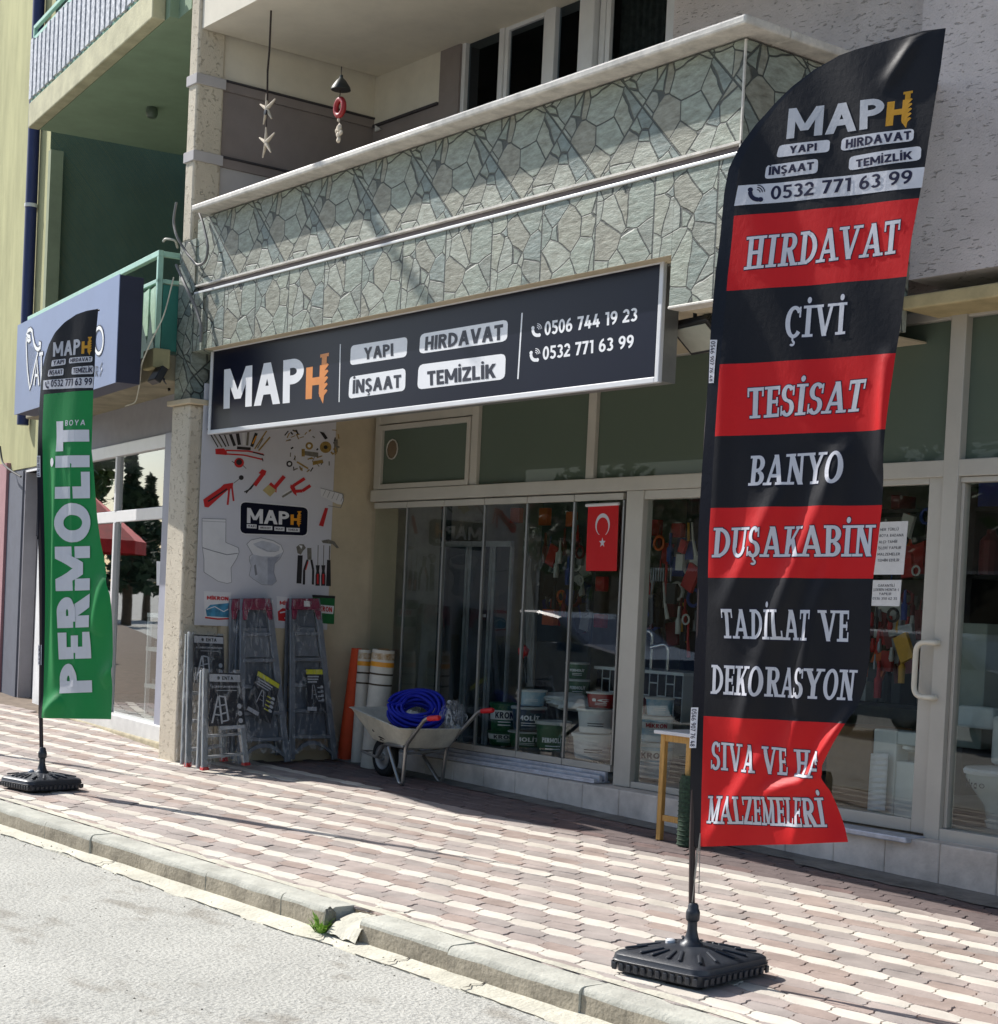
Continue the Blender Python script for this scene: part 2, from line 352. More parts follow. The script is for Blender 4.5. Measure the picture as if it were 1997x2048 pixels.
def phone(mb, fn, mi, waves=True, base=0):
    """telephone handset in a 0..1 box"""
    pts_o = []; n = 10
    A = [(.5 + .62 * math.cos(R_(a)) + .12, .5 + .62 * math.sin(R_(a)) + .1) for a in [178 + i * 9.4 for i in range(n + 1)]]
    B = [(.5 + .36 * math.cos(R_(a)) + .12, .5 + .36 * math.sin(R_(a)) + .1) for a in [178 + i * 9.4 for i in range(n + 1)]]
    mb.grid([[fn(x, y, base) for x, y in A], [fn(x, y, base) for x, y in B]], mi)
    for (cx, cy) in ((.14, .74), (.76, .10)):
        mb.face([fn(cx + .16 * math.cos(R_(a * 30)), cy + .15 * math.sin(R_(a * 30)), base + .0002) for a in range(12)], mi)
    if waves:
        for r in (.18, .32, .46):
            a0 = [(.52 + r * math.cos(R_(a)), .52 + r * math.sin(R_(a))) for a in range(5, 86, 16)]; a1 = [(.52 + (r + .06) * math.cos(R_(a)), .52 + (r + .06) * math.sin(R_(a))) for a in range(5, 86, 16)]
            mb.grid([[fn(x, y, base) for x, y in a0], [fn(x, y, base) for x, y in a1]], mi)
def pill(mb, fn, mi, rx=.05, ry=.25, base=0):
    xs = [0, .12 * rx, .4 * rx, rx] + [rx + (1 - 2 * rx) * k / 12 for k in range(1, 12)] + [1 - rx, 1 - .4 * rx, 1 - .12 * rx, 1]
    def hh(x):
        d = max(0, (rx - min(x, 1 - x)) / rx); return ry * (1 - math.sqrt(max(0, 1 - d * d)))
    mb.grid([[fn(x, hh(x) + (1 - 2 * hh(x)) * k / 4, base) for x in xs] for k in range(5)], mi)
def disc(c, r, n=16, a0=0): return [(c[0] + r * math.cos(2 * math.pi * k / n + a0), c[1] + r * math.sin(2 * math.pi * k / n + a0)) for k in range(n)]
# ------------------------------------------------------------------ ground: road, gutter, kerb, block paving
def KY(X): return 4.44 + .062 * (X + 8)                 # kerb front top edge (the street runs a little askew to the shop)
ZR = -.135
def RZ(X, Y): return G(X, KY(X)) + ZR - .012 * (KY(X) - Y) * (1 if KY(X) - Y < 9 else 0) - (0 if KY(X) - Y < 9 else .108)
def road_mat():
    m = mat('road concrete', (184, 183, 176), rough=.9, var=.06, vscale=1.3, spec=.25); nt = m.node_tree; p = nt.nodes['Principled BSDF']
    tc = N(nt, 'ShaderNodeTexCoord'); base = p.inputs['Base Color'].links[0].from_socket
    sp = N(nt, 'ShaderNodeTexNoise'); sp.inputs['Scale'].default_value = 55; sp.inputs['Detail'].default_value = 3; nt.links.new(tc.outputs['Object'], sp.inputs['Vector'])
    rp = N(nt, 'ShaderNodeValToRGB'); rp.color_ramp.elements[0].position = .36; rp.color_ramp.elements[0].color = (.70, .70, .70, 1); rp.color_ramp.elements[1].position = .52; rp.color_ramp.elements[1].color = (1.06, 1.06, 1.05, 1)
    nt.links.new(sp.outputs[0], rp.inputs[0])
    mu = N(nt, 'ShaderNodeMix', data_type='RGBA', blend_type='MULTIPLY'); mu.inputs[0].default_value = .75; nt.links.new(base, mu.inputs[6]); nt.links.new(rp.outputs[0], mu.inputs[7])
    # old oil and damp stains
    st = N(nt, 'ShaderNodeTexNoise'); st.inputs['Scale'].default_value = 2.2; st.inputs['Detail'].default_value = 4; mp = N(nt, 'ShaderNodeMapping'); mp.inputs['Scale'].default_value = (1, 1.7, 1)
    nt.links.new(tc.outputs['Object'], mp.inputs[0]); nt.links.new(mp.outputs[0], st.inputs['Vector'])
    r2 = N(nt, 'ShaderNodeMapRange'); r2.inputs[1].default_value = .60; r2.inputs[2].default_value = .70; r2.inputs[4].default_value = .5; nt.links.new(st.outputs[0], r2.inputs[0])
    m2 = N(nt, 'ShaderNodeMix', data_type='RGBA'); nt.links.new(r2.outputs[0], m2.inputs[0]); nt.links.new(mu.outputs[2], m2.inputs[6]); m2.inputs[7].default_value = (*lin((128, 120, 108)), 1)
    nt.links.new(m2.outputs[2], p.inputs['Base Color'])
    b = N(nt, 'ShaderNodeBump'); b.inputs['Strength'].default_value = .9; b.inputs['Distance'].default_value = .012; nt.links.new(sp.outputs[0], b.inputs['Height']); nt.links.new(b.outputs[0], p.inputs['Normal'])
    return m
rd = MB(); xs = [-120, -60, -30, -22] + [-20 + .5 * i for i in range(41)] + [4, 15, 60]
ys = [0, .0001]
P = []
for k in (0, .9, 2.2, 4.5, 9, 14, 40, 120):
    P.append([(X, KY(X) - .125 - k, RZ(X, KY(X) - .125 - k)) for X in xs])
rd.grid(P); rd.build('road', road_mat(), kind='structure', smooth=True)
# gutter: pale mortar strip between kerb and road, with a broken outer edge
M_conc = mat('kerb concrete', (190, 189, 178), rough=.92, var=.12, vscale=5, bump=.5, bscale=60, spec=.2)
M_mort = mat('gutter mortar', (206, 202, 186), rough=.95, var=.1, vscale=4, bump=.7, bscale=45, spec=.2)
gt = MB(); random.seed(3)
gx = [-17 + .07 * i for i in range(215)]; wob = 0; A = []; B = []; C = []; D = []
crk = {round(v, 2) for v in (-6.75, -6.3, -5.75, -8.9, -11)}
for X in gx:
    wob = .85 * wob + random.uniform(-.012, .012); wd = .135 + wob + .02 * math.sin(X * 2.1)
    Y = KY(X); z = RZ(X, Y)
    A.append((X, Y + .05, z + .03)); B.append((X, Y - wd * .5, z + .012 + random.uniform(-.002, .002))); C.append((X, Y - wd, z + .002 + random.uniform(-.002, .002))); D.append((X, Y - wd - .012, z - .03))
gt.grid([D, C, B, A]); gt.build('gutter', M_mort, kind='structure')
M_crack = mat('crack dirt', (58, 52, 45), rough=1, var=.2)
ck = MB()
for i in range(len(gx) - 1):
    if (i * 7919) % 11 < 8:
        a, b = Vector(C[i]), Vector(C[i + 1]); w0 = .0005 + .004 * ((i * 37) % 5) / 5
        ck.face([a + Vector((0, -w0, .002)), b + Vector((0, -w0 - .002, .002)), b + Vector((0, .0015, .0035)), a + Vector((0, .0015, .0035))])
for X in (-9.3, -7.05, -6.47, -5.93):                  # cracks across the strip
    p = [Vector((X + .02 * math.sin(k * 2.3), KY(X) - .005 - .125 * k / 4, RZ(X, KY(X)) + .024 - .002 * k)) for k in range(5)]
    for k in range(4): ck.face([p[k] + Vector((-.006, 0, 0)), p[k] + Vector((.006, 0, 0)), p[k + 1] + Vector((.004, 0, 0)), p[k + 1] + Vector((-.004, 0, 0))])
ck.build('gutter_cracks', M_crack, kind='structure')
# kerb stones
kb = MB(); joints = [-17.2, -16.1, -15.0, -13.9, -12.8, -11.7]
px = [(61, 1643), (156, 1671), (384, 1743), (530, 1790), (613, 1822)]
joints += [onG(*q).x for q in px]; joints += [-7.04]
joints2 = [-6.87, onG(887, 1893).x, onG(1148, 1975).x, -4.55, -3.8, -2.9, -1.9]
def kerb_run(js):
    for a, b in zip(js[:-1], js[1:]):
        if b - a < .12: continue
        jz = random.uniform(-.004, .004); jy = random.uniform(-.006, .006); n = max(2, int((b - a) / .12)); rows = []
        for (dy, dz) in ((0, -.2), (.0, -.034), (.004, -.018), (.014, -.006), (.03, -.0005), (.15, .0), (.152, -.1)):
            row = []
            for i in range(n + 1):
                X = a + .003 + (b - a - .006) * i / n; chip = random.uniform(-.003, .003)
                row.append((X, KY(X) + dy + jy + chip * (1 if dy < .05 else 0), G(X, KY(X) + dy) + dz + jz + chip))
            rows.append(row)
        kb.grid(rows, mf=lambda i, j: 1 if i == 0 else 0); kb.face([r[0] for r in reversed(rows)]); kb.face([r[-1] for r in rows])
kerb_run(joints); kerb_run(joints2)
kb.build('kerb', [M_conc, mat('kerb face', (158, 150, 134), rough=.95, var=.2, vscale=6, bump=.6, bscale=50, spec=.15)], kind='structure', smooth=True, angle=24)  # front faces darker: grime, with their shade deepened in the colour
# broken kerb patch filled with mortar
pt = MB(); rows = []
for i in range(9):
    t = i / 8; row = []
    for j in range(9):
        u = j / 8; X = -7.07 + .23 * u; dy = -.05 + .30 * t
        z = G(X, KY(X)) + (ZR + .02 if t == 0 else 0) + (-.10 * (1 - t ** .45) if t else 0) + random.uniform(-.008, .008) + .006
        row.append((X + random.uniform(-.012, .012), KY(X) + dy, z))
    rows.append(row)
pt.grid(rows); pt.build('mortar_patch', M_mort, kind='structure', smooth=True)
# bedding sheet and paving blocks
def PY(X, s): return KY(X) + s                          # s = distance from the kerb front edge
bd = MB(); bx = [-60, -40, -25] + [-20 + i for i in range(20)] + [3, 10, 40]
bd.grid([[(X, PY(X, s), G(X, PY(X, s)) - .013 + (0 if abs(X + 8) < 16 else 0)) for X in bx] for s in (.14, 1.5, 3, 6, 9)])
bd.build('paving_bed', mat('bedding sand', (120, 106, 92), rough=1, var=.15, vscale=9), kind='structure')
PM = [mat('paver rose', (178, 165, 158), .92, var=.13, vscale=3.2, bump=.35, bscale=120, spec=.15), mat('paver rose grey', (172, 162, 156), .92, var=.13, vscale=3.2, bump=.35, bscale=120, spec=.15),
      mat('paver brown rose', (172, 155, 146), .92, var=.14, vscale=3.2, bump=.35, bscale=120, spec=.15), mat('paver cream', (218, 210, 198), .9, var=.08, vscale=4, bump=.25, bscale=120, spec=.15), mat('paver cream grey', (204, 196, 184), .9, var=.09, vscale=4, bump=.25, bscale=120, spec=.15)]
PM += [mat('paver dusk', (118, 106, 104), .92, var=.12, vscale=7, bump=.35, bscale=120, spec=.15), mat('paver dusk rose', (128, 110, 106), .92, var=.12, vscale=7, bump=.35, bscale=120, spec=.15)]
pv = MB(); HB, LB = .1105, .245; ang = math.atan(.062); ca, sa = math.cos(ang), math.sin(ang)
random.seed(11)
row = 0; sv = .20
while sv < 4.6:
    white = row % 3 == 1; off = (row % 2) * LB * .5; dusk = False
    for k in range(-44, 62):
        u0 = k * LB + off; X0 = -8 + u0 * ca
        if X0 < -22 or X0 > -2.4: continue
        Yc = PY(X0, sv); lim = 7.05 - .13 * (X0 + 13) * 0 if X0 < -12.9 else 8.07
        if Yc > lim or (Yc > 8.0): continue
        if X0 < -12.72 and Yc > 7.3 - .14 * (X0 + 13): continue
        g = .0032; pts = []
        cu0 = u0 + LB / 2; wv = lambda u: .0095 * math.cos(2 * math.pi * (u - cu0) / LB)
        us = [u0 + g + (LB - 2 * g) * i / 6 for i in range(7)]
        for u in us: pts.append((u + (.012 if u in (us[0], us[-1]) else 0), sv - HB / 2 + g - wv(u)))
        for u in reversed(us): pts.append((u - (.012 if u in (us[0], us[-1]) else 0), sv + HB / 2 - g + wv(u)))
        # S shaped ends
        pts.insert(7, (us[-1] + .011, sv - .016)); pts.insert(7 + 1, (us[-1] - .011, sv + .016))
        pts += [(us[0] - .011, sv + .016), (us[0] + .011, sv - .016)]
        jz, t1, t2 = random.gauss(0, .0015), random.gauss(0, .006), random.gauss(0, .008)
        top = []; mid = []; bot = []
        cu, cs = u0 + LB / 2, sv
        for (u, s_) in pts:
            X = -8 + u * ca - 0 * s_; Y = PY(X, s_); z = G(X, Y) + jz + t1 * (u - cu) + t2 * (s_ - cs)
            iu, is_ = cu + (u - cu) * .986, cs + (s_ - cs) * .962; Xi = -8 + iu * ca
            top.append((Xi, PY(Xi, is_), z + .0005)); mid.append((X, Y, z - .003)); bot.append((X, Y, z - .013))
        mi = (3 if random.random() < .75 else 4) if white else random.choice((0, 0, 1, 1, 2))
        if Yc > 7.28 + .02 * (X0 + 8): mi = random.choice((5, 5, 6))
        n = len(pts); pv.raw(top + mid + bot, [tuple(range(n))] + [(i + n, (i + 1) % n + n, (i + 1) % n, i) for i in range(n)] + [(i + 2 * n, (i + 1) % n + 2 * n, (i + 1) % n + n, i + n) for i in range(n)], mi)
    row += 1; sv += HB
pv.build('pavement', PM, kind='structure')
# mortar fillet behind the kerb and sand lying on it
fl = MB(); A = []; B = []
for i in range(150):
    X = -17 + .1 * i; A.append((X, KY(X) + .149, G(X, KY(X) + .15) + .0035)); B.append((X, KY(X) + .152 + .055 + random.uniform(-.022, .03), G(X, KY(X) + .2) + .004))
fl.grid([A, B]); fl.build('kerb_fillet', M_mort, kind='structure')
# dark concrete strip along the shop's foot
M_strip = mat('apron concrete', (128, 126, 122), .95, var=.2, vscale=5, bump=.6, bscale=50, spec=.15)
ap = MB(); A = []; B = []
for i in range(90):
    X = -12.6 + .12 * i; A.append((X, 7.92 - .1 * (X > -7.2) - random.uniform(0, .04), G(X, 7.9) + .006)); B.append((X, 8.3, G(X, 8.3) + .03))
ap.grid([A, B]); ap.build('concrete_apron', M_strip, kind='structure')

# grit gathered in the gutter and on the road edge
gr = MB(); random.seed(77)
for i in range(420):
    X = random.uniform(-16, -3.5); dy = -abs(random.gauss(0, .10)) - (.0 if random.random() < .6 else random.uniform(0, 1.6)); Y = KY(X) + dy - .01; z = RZ(X, Y) + (.012 if dy > -.1 else .001); s_ = random.uniform(.002, .007)
    c = Vector((X, Y, z)); gr.raw([c + Vector((s_ * random.uniform(.6, 1.3), 0, 0)), c + Vector((0, s_ * random.uniform(.6, 1.3), 0)), c - Vector((s_, 0, 0)), c - Vector((0, s_, 0)), c + Vector((0, 0, s_ * .8))], [(0, 1, 4), (1, 2, 4), (2, 3, 4), (3, 0, 4)])
g_ = gr.build('grit', mat('grit', (132, 124, 110), .95, var=.3, vscale=40), kind='stuff'); g_['label'] = 'loose grit scattered along the gutter and road edge'; g_['category'] = 'grit'
# a dropped flat pebble and old drips on the road
# ------------------------------------------------------------------ shared materials
def crazy(name, diag):
    m = bpy.data.materials.new(name); m.use_nodes = True; nt = m.node_tree; p = nt.nodes['Principled BSDF']; p.inputs['Roughness'].default_value = .55; p.inputs['Specular IOR Level'].default_value = .35
    tc = N(nt, 'ShaderNodeTexCoord'); sx = N(nt, 'ShaderNodeSeparateXYZ'); nt.links.new(tc.outputs['Object'], sx.inputs[0])
    h = math_(nt, 'ADD', sx.outputs[0], sx.outputs[1]); z = sx.outputs[2]
    if diag: a = math_(nt, 'DIVIDE', math_(nt, 'ADD', h, z), .72); b = math_(nt, 'DIVIDE', math_(nt, 'SUBTRACT', h, z), .72)
    else: a = math_(nt, 'DIVIDE', math_(nt, 'ADD', h, .438), .505); b = math_(nt, 'DIVIDE', math_(nt, 'ADD', z, .61), .505)
    ia, ib = math_(nt, 'FLOOR', a), (math_(nt, 'FLOOR', b) if diag else math_(nt, 'MULTIPLY', b, 0))
    # distance to the straight tile joints, in metres
    def edge(v): f = math_(nt, 'FRACT', v); return math_(nt, 'MINIMUM', f, math_(nt, 'SUBTRACT', 1, f))
    ea = math_(nt, 'MULTIPLY', edge(a), .505); eb = math_(nt, 'MULTIPLY', edge(b), .505)
    straight = math_(nt, 'MINIMUM', ea, eb) if diag else ea
    # two or three moulded tile designs: the stone layout repeats per tile with an offset
    k = math_(nt, 'MODULO', math_(nt, 'ABSOLUTE', math_(nt, 'ADD', math_(nt, 'MULTIPLY', ia, 1.0), math_(nt, 'MULTIPLY', ib, 2.0))), 3)
    fa, fb = math_(nt, 'FRACT', a), (math_(nt, 'FRACT', b) if diag else b)
    cv = N(nt, 'ShaderNodeCombineXYZ'); nt.links.new(fa, cv.inputs[0]); nt.links.new(fb, cv.inputs[1]); nt.links.new(math_(nt, 'MULTIPLY', k, 7.3), cv.inputs[2])
    nz = N(nt, 'ShaderNodeTexNoise'); nz.inputs['Scale'].default_value = 2.6; nz.inputs['Detail'].default_value = 2; nt.links.new(cv.outputs[0], nz.inputs['Vector'])
    mxv = N(nt, 'ShaderNodeMix', data_type='VECTOR'); mxv.inputs[0].default_value = .06; nt.links.new(cv.outputs[0], mxv.inputs[4]); nt.links.new(nz.outputs[1], mxv.inputs[5])
    vo = N(nt, 'ShaderNodeTexVoronoi', feature='DISTANCE_TO_EDGE'); vo.inputs['Scale'].default_value = 2.75; vo.inputs['Randomness'].default_value = .95; nt.links.new(mxv.outputs[1], vo.inputs['Vector'])
    vc = N(nt, 'ShaderNodeTexVoronoi', feature='F1'); vc.inputs['Scale'].default_value = 2.75; vc.inputs['Randomness'].default_value = .95; nt.links.new(mxv.outputs[1], vc.inputs['Vector'])
    joint = N(nt, 'ShaderNodeMapRange'); joint.inputs[1].default_value = .012; joint.inputs[2].default_value = .026; nt.links.new(vo.outputs[0], joint.inputs[0])
    j2 = N(nt, 'ShaderNodeMapRange'); j2.inputs[1].default_value = .004; j2.inputs[2].default_value = .008; nt.links.new(straight, j2.inputs[0])
    jn = math_(nt, 'MINIMUM', joint.outputs[0], j2.outputs[0])
    ramp = N(nt, 'ShaderNodeValToRGB'); cs = [(132, 144, 138), (160, 168, 156), (150, 150, 138), (124, 138, 136), (168, 172, 162), (146, 156, 146)]
    for i, c in enumerate(cs):
        e = ramp.color_ramp.elements[i] if i < 2 else ramp.color_ramp.elements.new(i / 5); e.position = i / 5; e.color = (*lin(c), 1)
    sc = N(nt, 'ShaderNodeSeparateColor'); nt.links.new(vc.outputs['Color'], sc.inputs[0]); nt.links.new(sc.outputs[0], ramp.inputs[0])
    # slaty streaks
    st = N(nt, 'ShaderNodeTexNoise'); st.inputs['Scale'].default_value = 9; st.inputs['Detail'].default_value = 7; st.inputs['Roughness'].default_value = .7
    mp = N(nt, 'ShaderNodeMapping'); mp.inputs['Scale'].default_value = (1.1, 1.1, 3.2); mp.inputs['Rotation'].default_value = (0, .8, 0); nt.links.new(tc.outputs['Object'], mp.inputs[0]); nt.links.new(mp.outputs[0], st.inputs['Vector'])
    r2 = N(nt, 'ShaderNodeValToRGB'); r2.color_ramp.elements[0].position = .32; r2.color_ramp.elements[0].color = (.47, .43, .37, 1); r2.color_ramp.elements[1].position = .62; r2.color_ramp.elements[1].color = (1.08, 1.07, 1.03, 1); nt.links.new(st.outputs[0], r2.inputs[0])
    mu = N(nt, 'ShaderNodeMix', data_type='RGBA', blend_type='MULTIPLY'); mu.inputs[0].default_value = .8; nt.links.new(ramp.outputs[0], mu.inputs[6]); nt.links.new(r2.outputs[0], mu.inputs[7])
    fin = N(nt, 'ShaderNodeMix', data_type='RGBA'); nt.links.new(jn, fin.inputs[0]); fin.inputs[6].default_value = (*lin((72, 76, 72)), 1); nt.links.new(mu.outputs[2], fin.inputs[7]); nt.links.new(fin.outputs[2], p.inputs['Base Color'])
    hb = math_(nt, 'ADD', math_(nt, 'MULTIPLY', jn, 1.0), math_(nt, 'MULTIPLY', st.outputs[0], .55))
    b = N(nt, 'ShaderNodeBump'); b.inputs['Strength'].default_value = .7; b.inputs['Distance'].default_value = .012; nt.links.new(hb, b.inputs['Height']); nt.links.new(b.outputs[0], p.inputs['Normal'])
    b.inputs['Distance'].default_value = .02
    return m
T_dia = crazy('diamond stone tile', True); T_str = crazy('upright stone tile', False)
def scratch(name, rgb, rgb2, sc=(14, 14, 30), thr=.60):
    """dragged plaster: fine sheet with short worm-like pits"""
    m = mat(name, rgb, .92, var=.06, vscale=2.2, spec=.2); nt = m.node_tree; p = nt.nodes['Principled BSDF']; base = p.inputs['Base Color'].links[0].from_socket
    tc = N(nt, 'ShaderNodeTexCoord'); mp = N(nt, 'ShaderNodeMapping'); mp.inputs['Scale'].default_value = sc; nt.links.new(tc.outputs['Object'], mp.inputs[0])
    n = N(nt, 'ShaderNodeTexNoise'); n.inputs['Scale'].default_value = 1; n.inputs['Detail'].default_value = 3; n.inputs['Distortion'].default_value = .8; nt.links.new(mp.outputs[0], n.inputs['Vector'])
    r = N(nt, 'ShaderNodeMapRange'); r.inputs[1].default_value = thr; r.inputs[2].default_value = thr + .05; nt.links.new(n.outputs[0], r.inputs[0])
    mx = N(nt, 'ShaderNodeMix', data_type='RGBA'); nt.links.new(math_(nt, 'MULTIPLY', r.outputs[0], .55), mx.inputs[0]); nt.links.new(base, mx.inputs[6]); mx.inputs[7].default_value = (*lin(rgb2), 1); nt.links.new(mx.outputs[2], p.inputs['Base Color'])
    n2 = N(nt, 'ShaderNodeTexNoise'); n2.inputs['Scale'].default_value = 90; nt.links.new(tc.outputs['Object'], n2.inputs['Vector'])
    hb = math_(nt, 'SUBTRACT', math_(nt, 'MULTIPLY', n2.outputs[0], .5), r.outputs[0])
    b = N(nt, 'ShaderNodeBump'); b.inputs['Strength'].default_value = .8; b.inputs['Distance'].default_value = .012; nt.links.new(hb, b.inputs['Height']); nt.links.new(b.outputs[0], p.inputs['Normal'])
    return m
M_pill = scratch('dragged beige plaster', (206, 196, 178), (172, 162, 144), (26, 26, 34), .61)
M_rwall = scratch('dragged grey plaster', (212, 202, 200), (150, 142, 140), (15, 15, 64), .63)
M_cream = mat('cream balcony plaster', (222, 215, 200), .9, var=.04, vscale=3, bump=.15, bscale=150)
M_taupe = mat('taupe balcony plaster', (140, 130, 127), .9, var=.05, vscale=3, bump=.15, bscale=150)
M_lgrey = mat('light grey plaster', (186, 182, 182), .9, var=.05, vscale=3)
M_beige = mat('beige render', (196, 182, 156), .9, var=.07, vscale=2.5, bump=.2, bscale=120)
M_marble = mat('worn marble', (212, 206, 196), .5, var=.14, vscale=9, bump=.2, bscale=60)
M_trim = mat('mould trim dark', (62, 58, 62), .8)
M_band = mat('painted metal band', (112, 102, 104), .5, var=.1, vscale=4)
M_white = mat('white gloss paint', (226, 226, 224), .35, var=.03)
M_alu = mat('beige aluminium', (184, 180, 170), .42, metal=.0, var=.05, vscale=2, spec=.5)
M_alud = mat('grey aluminium', (150, 150, 148), .35, metal=.6, var=.06)
M_alub = mat('mill aluminium sill', (190, 194, 204), .38, metal=.2, var=.15, vscale=8)
M_pvc = mat('white pvc', (216, 216, 218), .35, var=.03)
M_black = mat('black plastic', (22, 22, 24), .45, var=.1)
M_rubber = mat('black rubber', (26, 26, 27), .8, var=.1)
M_navy = mat('sign navy', (13, 16, 36), .3, var=.06, vscale=1.5, spec=.22)
M_ink = mat('navy lettering', (22, 24, 44), .4, var=.02)
M_lett = mat('white lettering', (232, 232, 234), .4, var=.02)
M_silver = mat('silver lettering', (205, 207, 212), .35, var=.08, vscale=3)
M_gold = mat('amber lettering', (226, 152, 40), .4, var=.05)
M_copper = mat('orange lettering', (222, 138, 66), .4, var=.05)
M_red = mat('red paint', (190, 26, 28), .45, var=.06)
M_chrome = mat('chrome', (205, 205, 210), .15, metal=1, var=.03)
M_galv = mat('galvanised steel', (222, 222, 210), .42, metal=.2, var=.12, vscale=7, bump=.05)
GL_shop = glass_mat('shop glass', (.92, .95, .94), mul=1.45); GL_dark = glass_mat('window glass', (.55, .58, .6), refl=.12); GL_nb = glass_mat('neighbour shop glass', (.8, .84, .84), ior=1.6, mul=1.9)
GL_film = glass_mat('filmed glass', (.5, .5, .5), refl=.35, film=.95, filmc=lin((96, 108, 96)))
# ------------------------------------------------------------------ the hardware shop's building
YF, YB = 6.5, 8.25
XL, XR = -12.72, -6.56
bld = thing('shop_building', 'beige shop building with a stone clad balcony over a glazed hardware shop front', 'building', (-9.7, 7.4, -1.4))
def box1(name, m, parent, *a, bevel=.004, kind=None, **k): return MB().box(*a).build(name, m, parent, bevel=bevel, **k)
ZC, ZP0, ZB0, ZT0 = 3.18, 2.575, 2.515, 2.04
# balcony: coping, parapet, band, lower cladding
cp = MB(); cp.box(-12.62, XR + .14, YF - .15, YF + .2, ZC - .052, ZC); cp.box(XR - .2, XR + .14, YF + .2, 7.926, ZC - .052, ZC); cp.build('coping', M_marble, bld, bevel=.014)
ps = MB(); ps.box(-12.78, XR, YF, YF + .14, ZP0, ZC - .066); ps.box(XR - .14, XR, YF + .141, 7.925, ZP0, ZC - .066); ps.build('parapet', T_dia, bld)
box1('corner_strip', M_marble, bld, XR - .004, XR + .006, YF - .006, YF + .006, ZB0, ZC - .067, bevel=0)
MB().box(-12.9, XR + .004, YF + .03, YF + .2, ZB0, ZP0 - .002).build('band', M_band, bld)
MB().box(-12.88, XR + .01, YF - .012, YF + .02, ZB0 - .014, ZB0 + .004).build('band_trim', M_white, bld, bevel=.003)
MB().box(-12.88, XR + .006, YF - .008, YF + .028, ZP0 - .012, ZP0 + .002).build('band_trim', M_marble, bld)
lc = MB(); lc.box(-12.60, -7.06, YF, YF + .1, ZT0, ZB0 - .016); lc.box(-7.058, XR, YF, YF + .1, 1.755, ZB0 - .016); lc.box(XR - .1, XR, YF + .101, 7.925, 1.755, ZB0 - .016)
lc.build('lower_cladding', T_str, bld)
box1('soffit_edge', M_marble, bld, -7.06, XR + .004, YF - .008, YF + .1, 1.738, 1.754)
# slab and ceilings
MB().box(XL - .2, XR - .141, YF + .141, YB + .2, 2.35, 2.5).build('balcony_floor', M_beige, bld)
sf = MB(); sf.box(-12.6, -7.06, YF + .101, 7.5, 2.03, 2.06); sf.box(-7.04, XR - .101, YF + .101, YB - .004, 1.742, 1.752); sf.box(-12.6, -7.05, 6.86, YB - .004, 1.87, 1.9); sf.box(-7.056, -7.042, YF + .1, YB - .01, 1.752, 1.87)
sf.build('soffit', M_beige, bld)
# left corner: clad pillar head, plaster pillar, upper strip
MB().box(-13.06, -12.78, YF - .012, YF + .25, 1.62, 2.96).build('pillar_cladding', T_dia, bld)
MB().box(-12.79, -12.60, YF - .02, YF + .25, 2.03, ZB0 - .018).build('pillar_cladding', T_str, bld)
pl = MB(); pl.box(-13.06, -12.74, YF - .03, YF + .32, -1.62, 1.60); pl.build('pillar', M_pill, bld, bevel=.02, seg=3)
MB().box(-13.10, -12.68, YF - .06, YF + .36, 1.60, 1.645).build('pillar_cap', M_beige, bld, bevel=.008)
MB().box(-13.06, -12.9, YF - .0, YF + .25, 2.96, 5.62).build('pillar', M_pill, bld, bevel=.02)
MB().box(-13.08, -12.88, YF - .02, YF + .25, 5.62, 7.4).build('pillar_cladding', T_dia, bld)
for z in (3.62, 4.25): MB().box(-13.07, -12.885, YF - .015, YF + .26, z, z + .085).build('pillar_band', M_lgrey, bld, bevel=.004)
ZCL = onX(551, 100, -12.93).z
# side wall with the poster, left balcony wall, back wall
MB().box(-13.0, XL + .02, YF + .32, YB + .3, -1.6, 2.36).build('poster_wall', M_beige, bld)
lw = MB(); lw.box(-13.2, -12.93, YF + .25, YB + .2, 2.5, 3.62, 2); lw.box(-13.2, -12.93, YF + .25, YB + .2, 3.625, 4.25, 1); lw.box(-13.2, -12.93, YF + .25, YB + .2, 4.255, 5.1, 0)
lw.build('balcony_side_wall', [M_cream, M_taupe, M_lgrey], bld)
for z in (3.62, 4.25):
    MB().box(-12.93, -12.915, YF + .25, YB, z, z + .075).build('wall_moulding', M_taupe, bld, bevel=.003); MB().box(-12.93, -12.905, YF + .25, YB, z + .076, z + .092).build('wall_moulding', M_trim, bld)
MB().box(-12.89, XR, YF + .02, YB + .2, ZCL, 5.1).build('balcony_ceiling', M_cream, bld)
r2 = crop(650, 0, 2.72)
qW = lambda x, y, Y=YB: onY(*r2(x, y), Y); q = qW
xa = q(630, 300).x; zc = q(265, 690).z
bw = MB(); bw.box(-13.2, xa, YB, YB + .2, 4.262, 5.05, 0); bw.box(-13.2, xa, YB, YB + .2, 2.5, 4.26, 1)
# wall round the windows, with openings
xw0, xw1 = q(735, 300).x, q(1470, 200).x; xw2, xw3 = q(1480, 200).x, q(1900, 100).x; zw = q(925, 130).z + .02; zs = 3.0
bw.box(xa, xw0, YB + .0, YB + .2, 2.5, 4.98, 1); bw.box(xw0, xw3, YB, YB + .2, zw, 4.98, 1); bw.box(xw0, xw3, YB, YB + .2, 2.5, zs, 1)
bw.build('back_wall', [M_cream, M_taupe], bld)
MB().box(-12.92, xa, YB - .02, YB, zc - .01, zc + .012).build('wall_moulding', M_trim, bld)
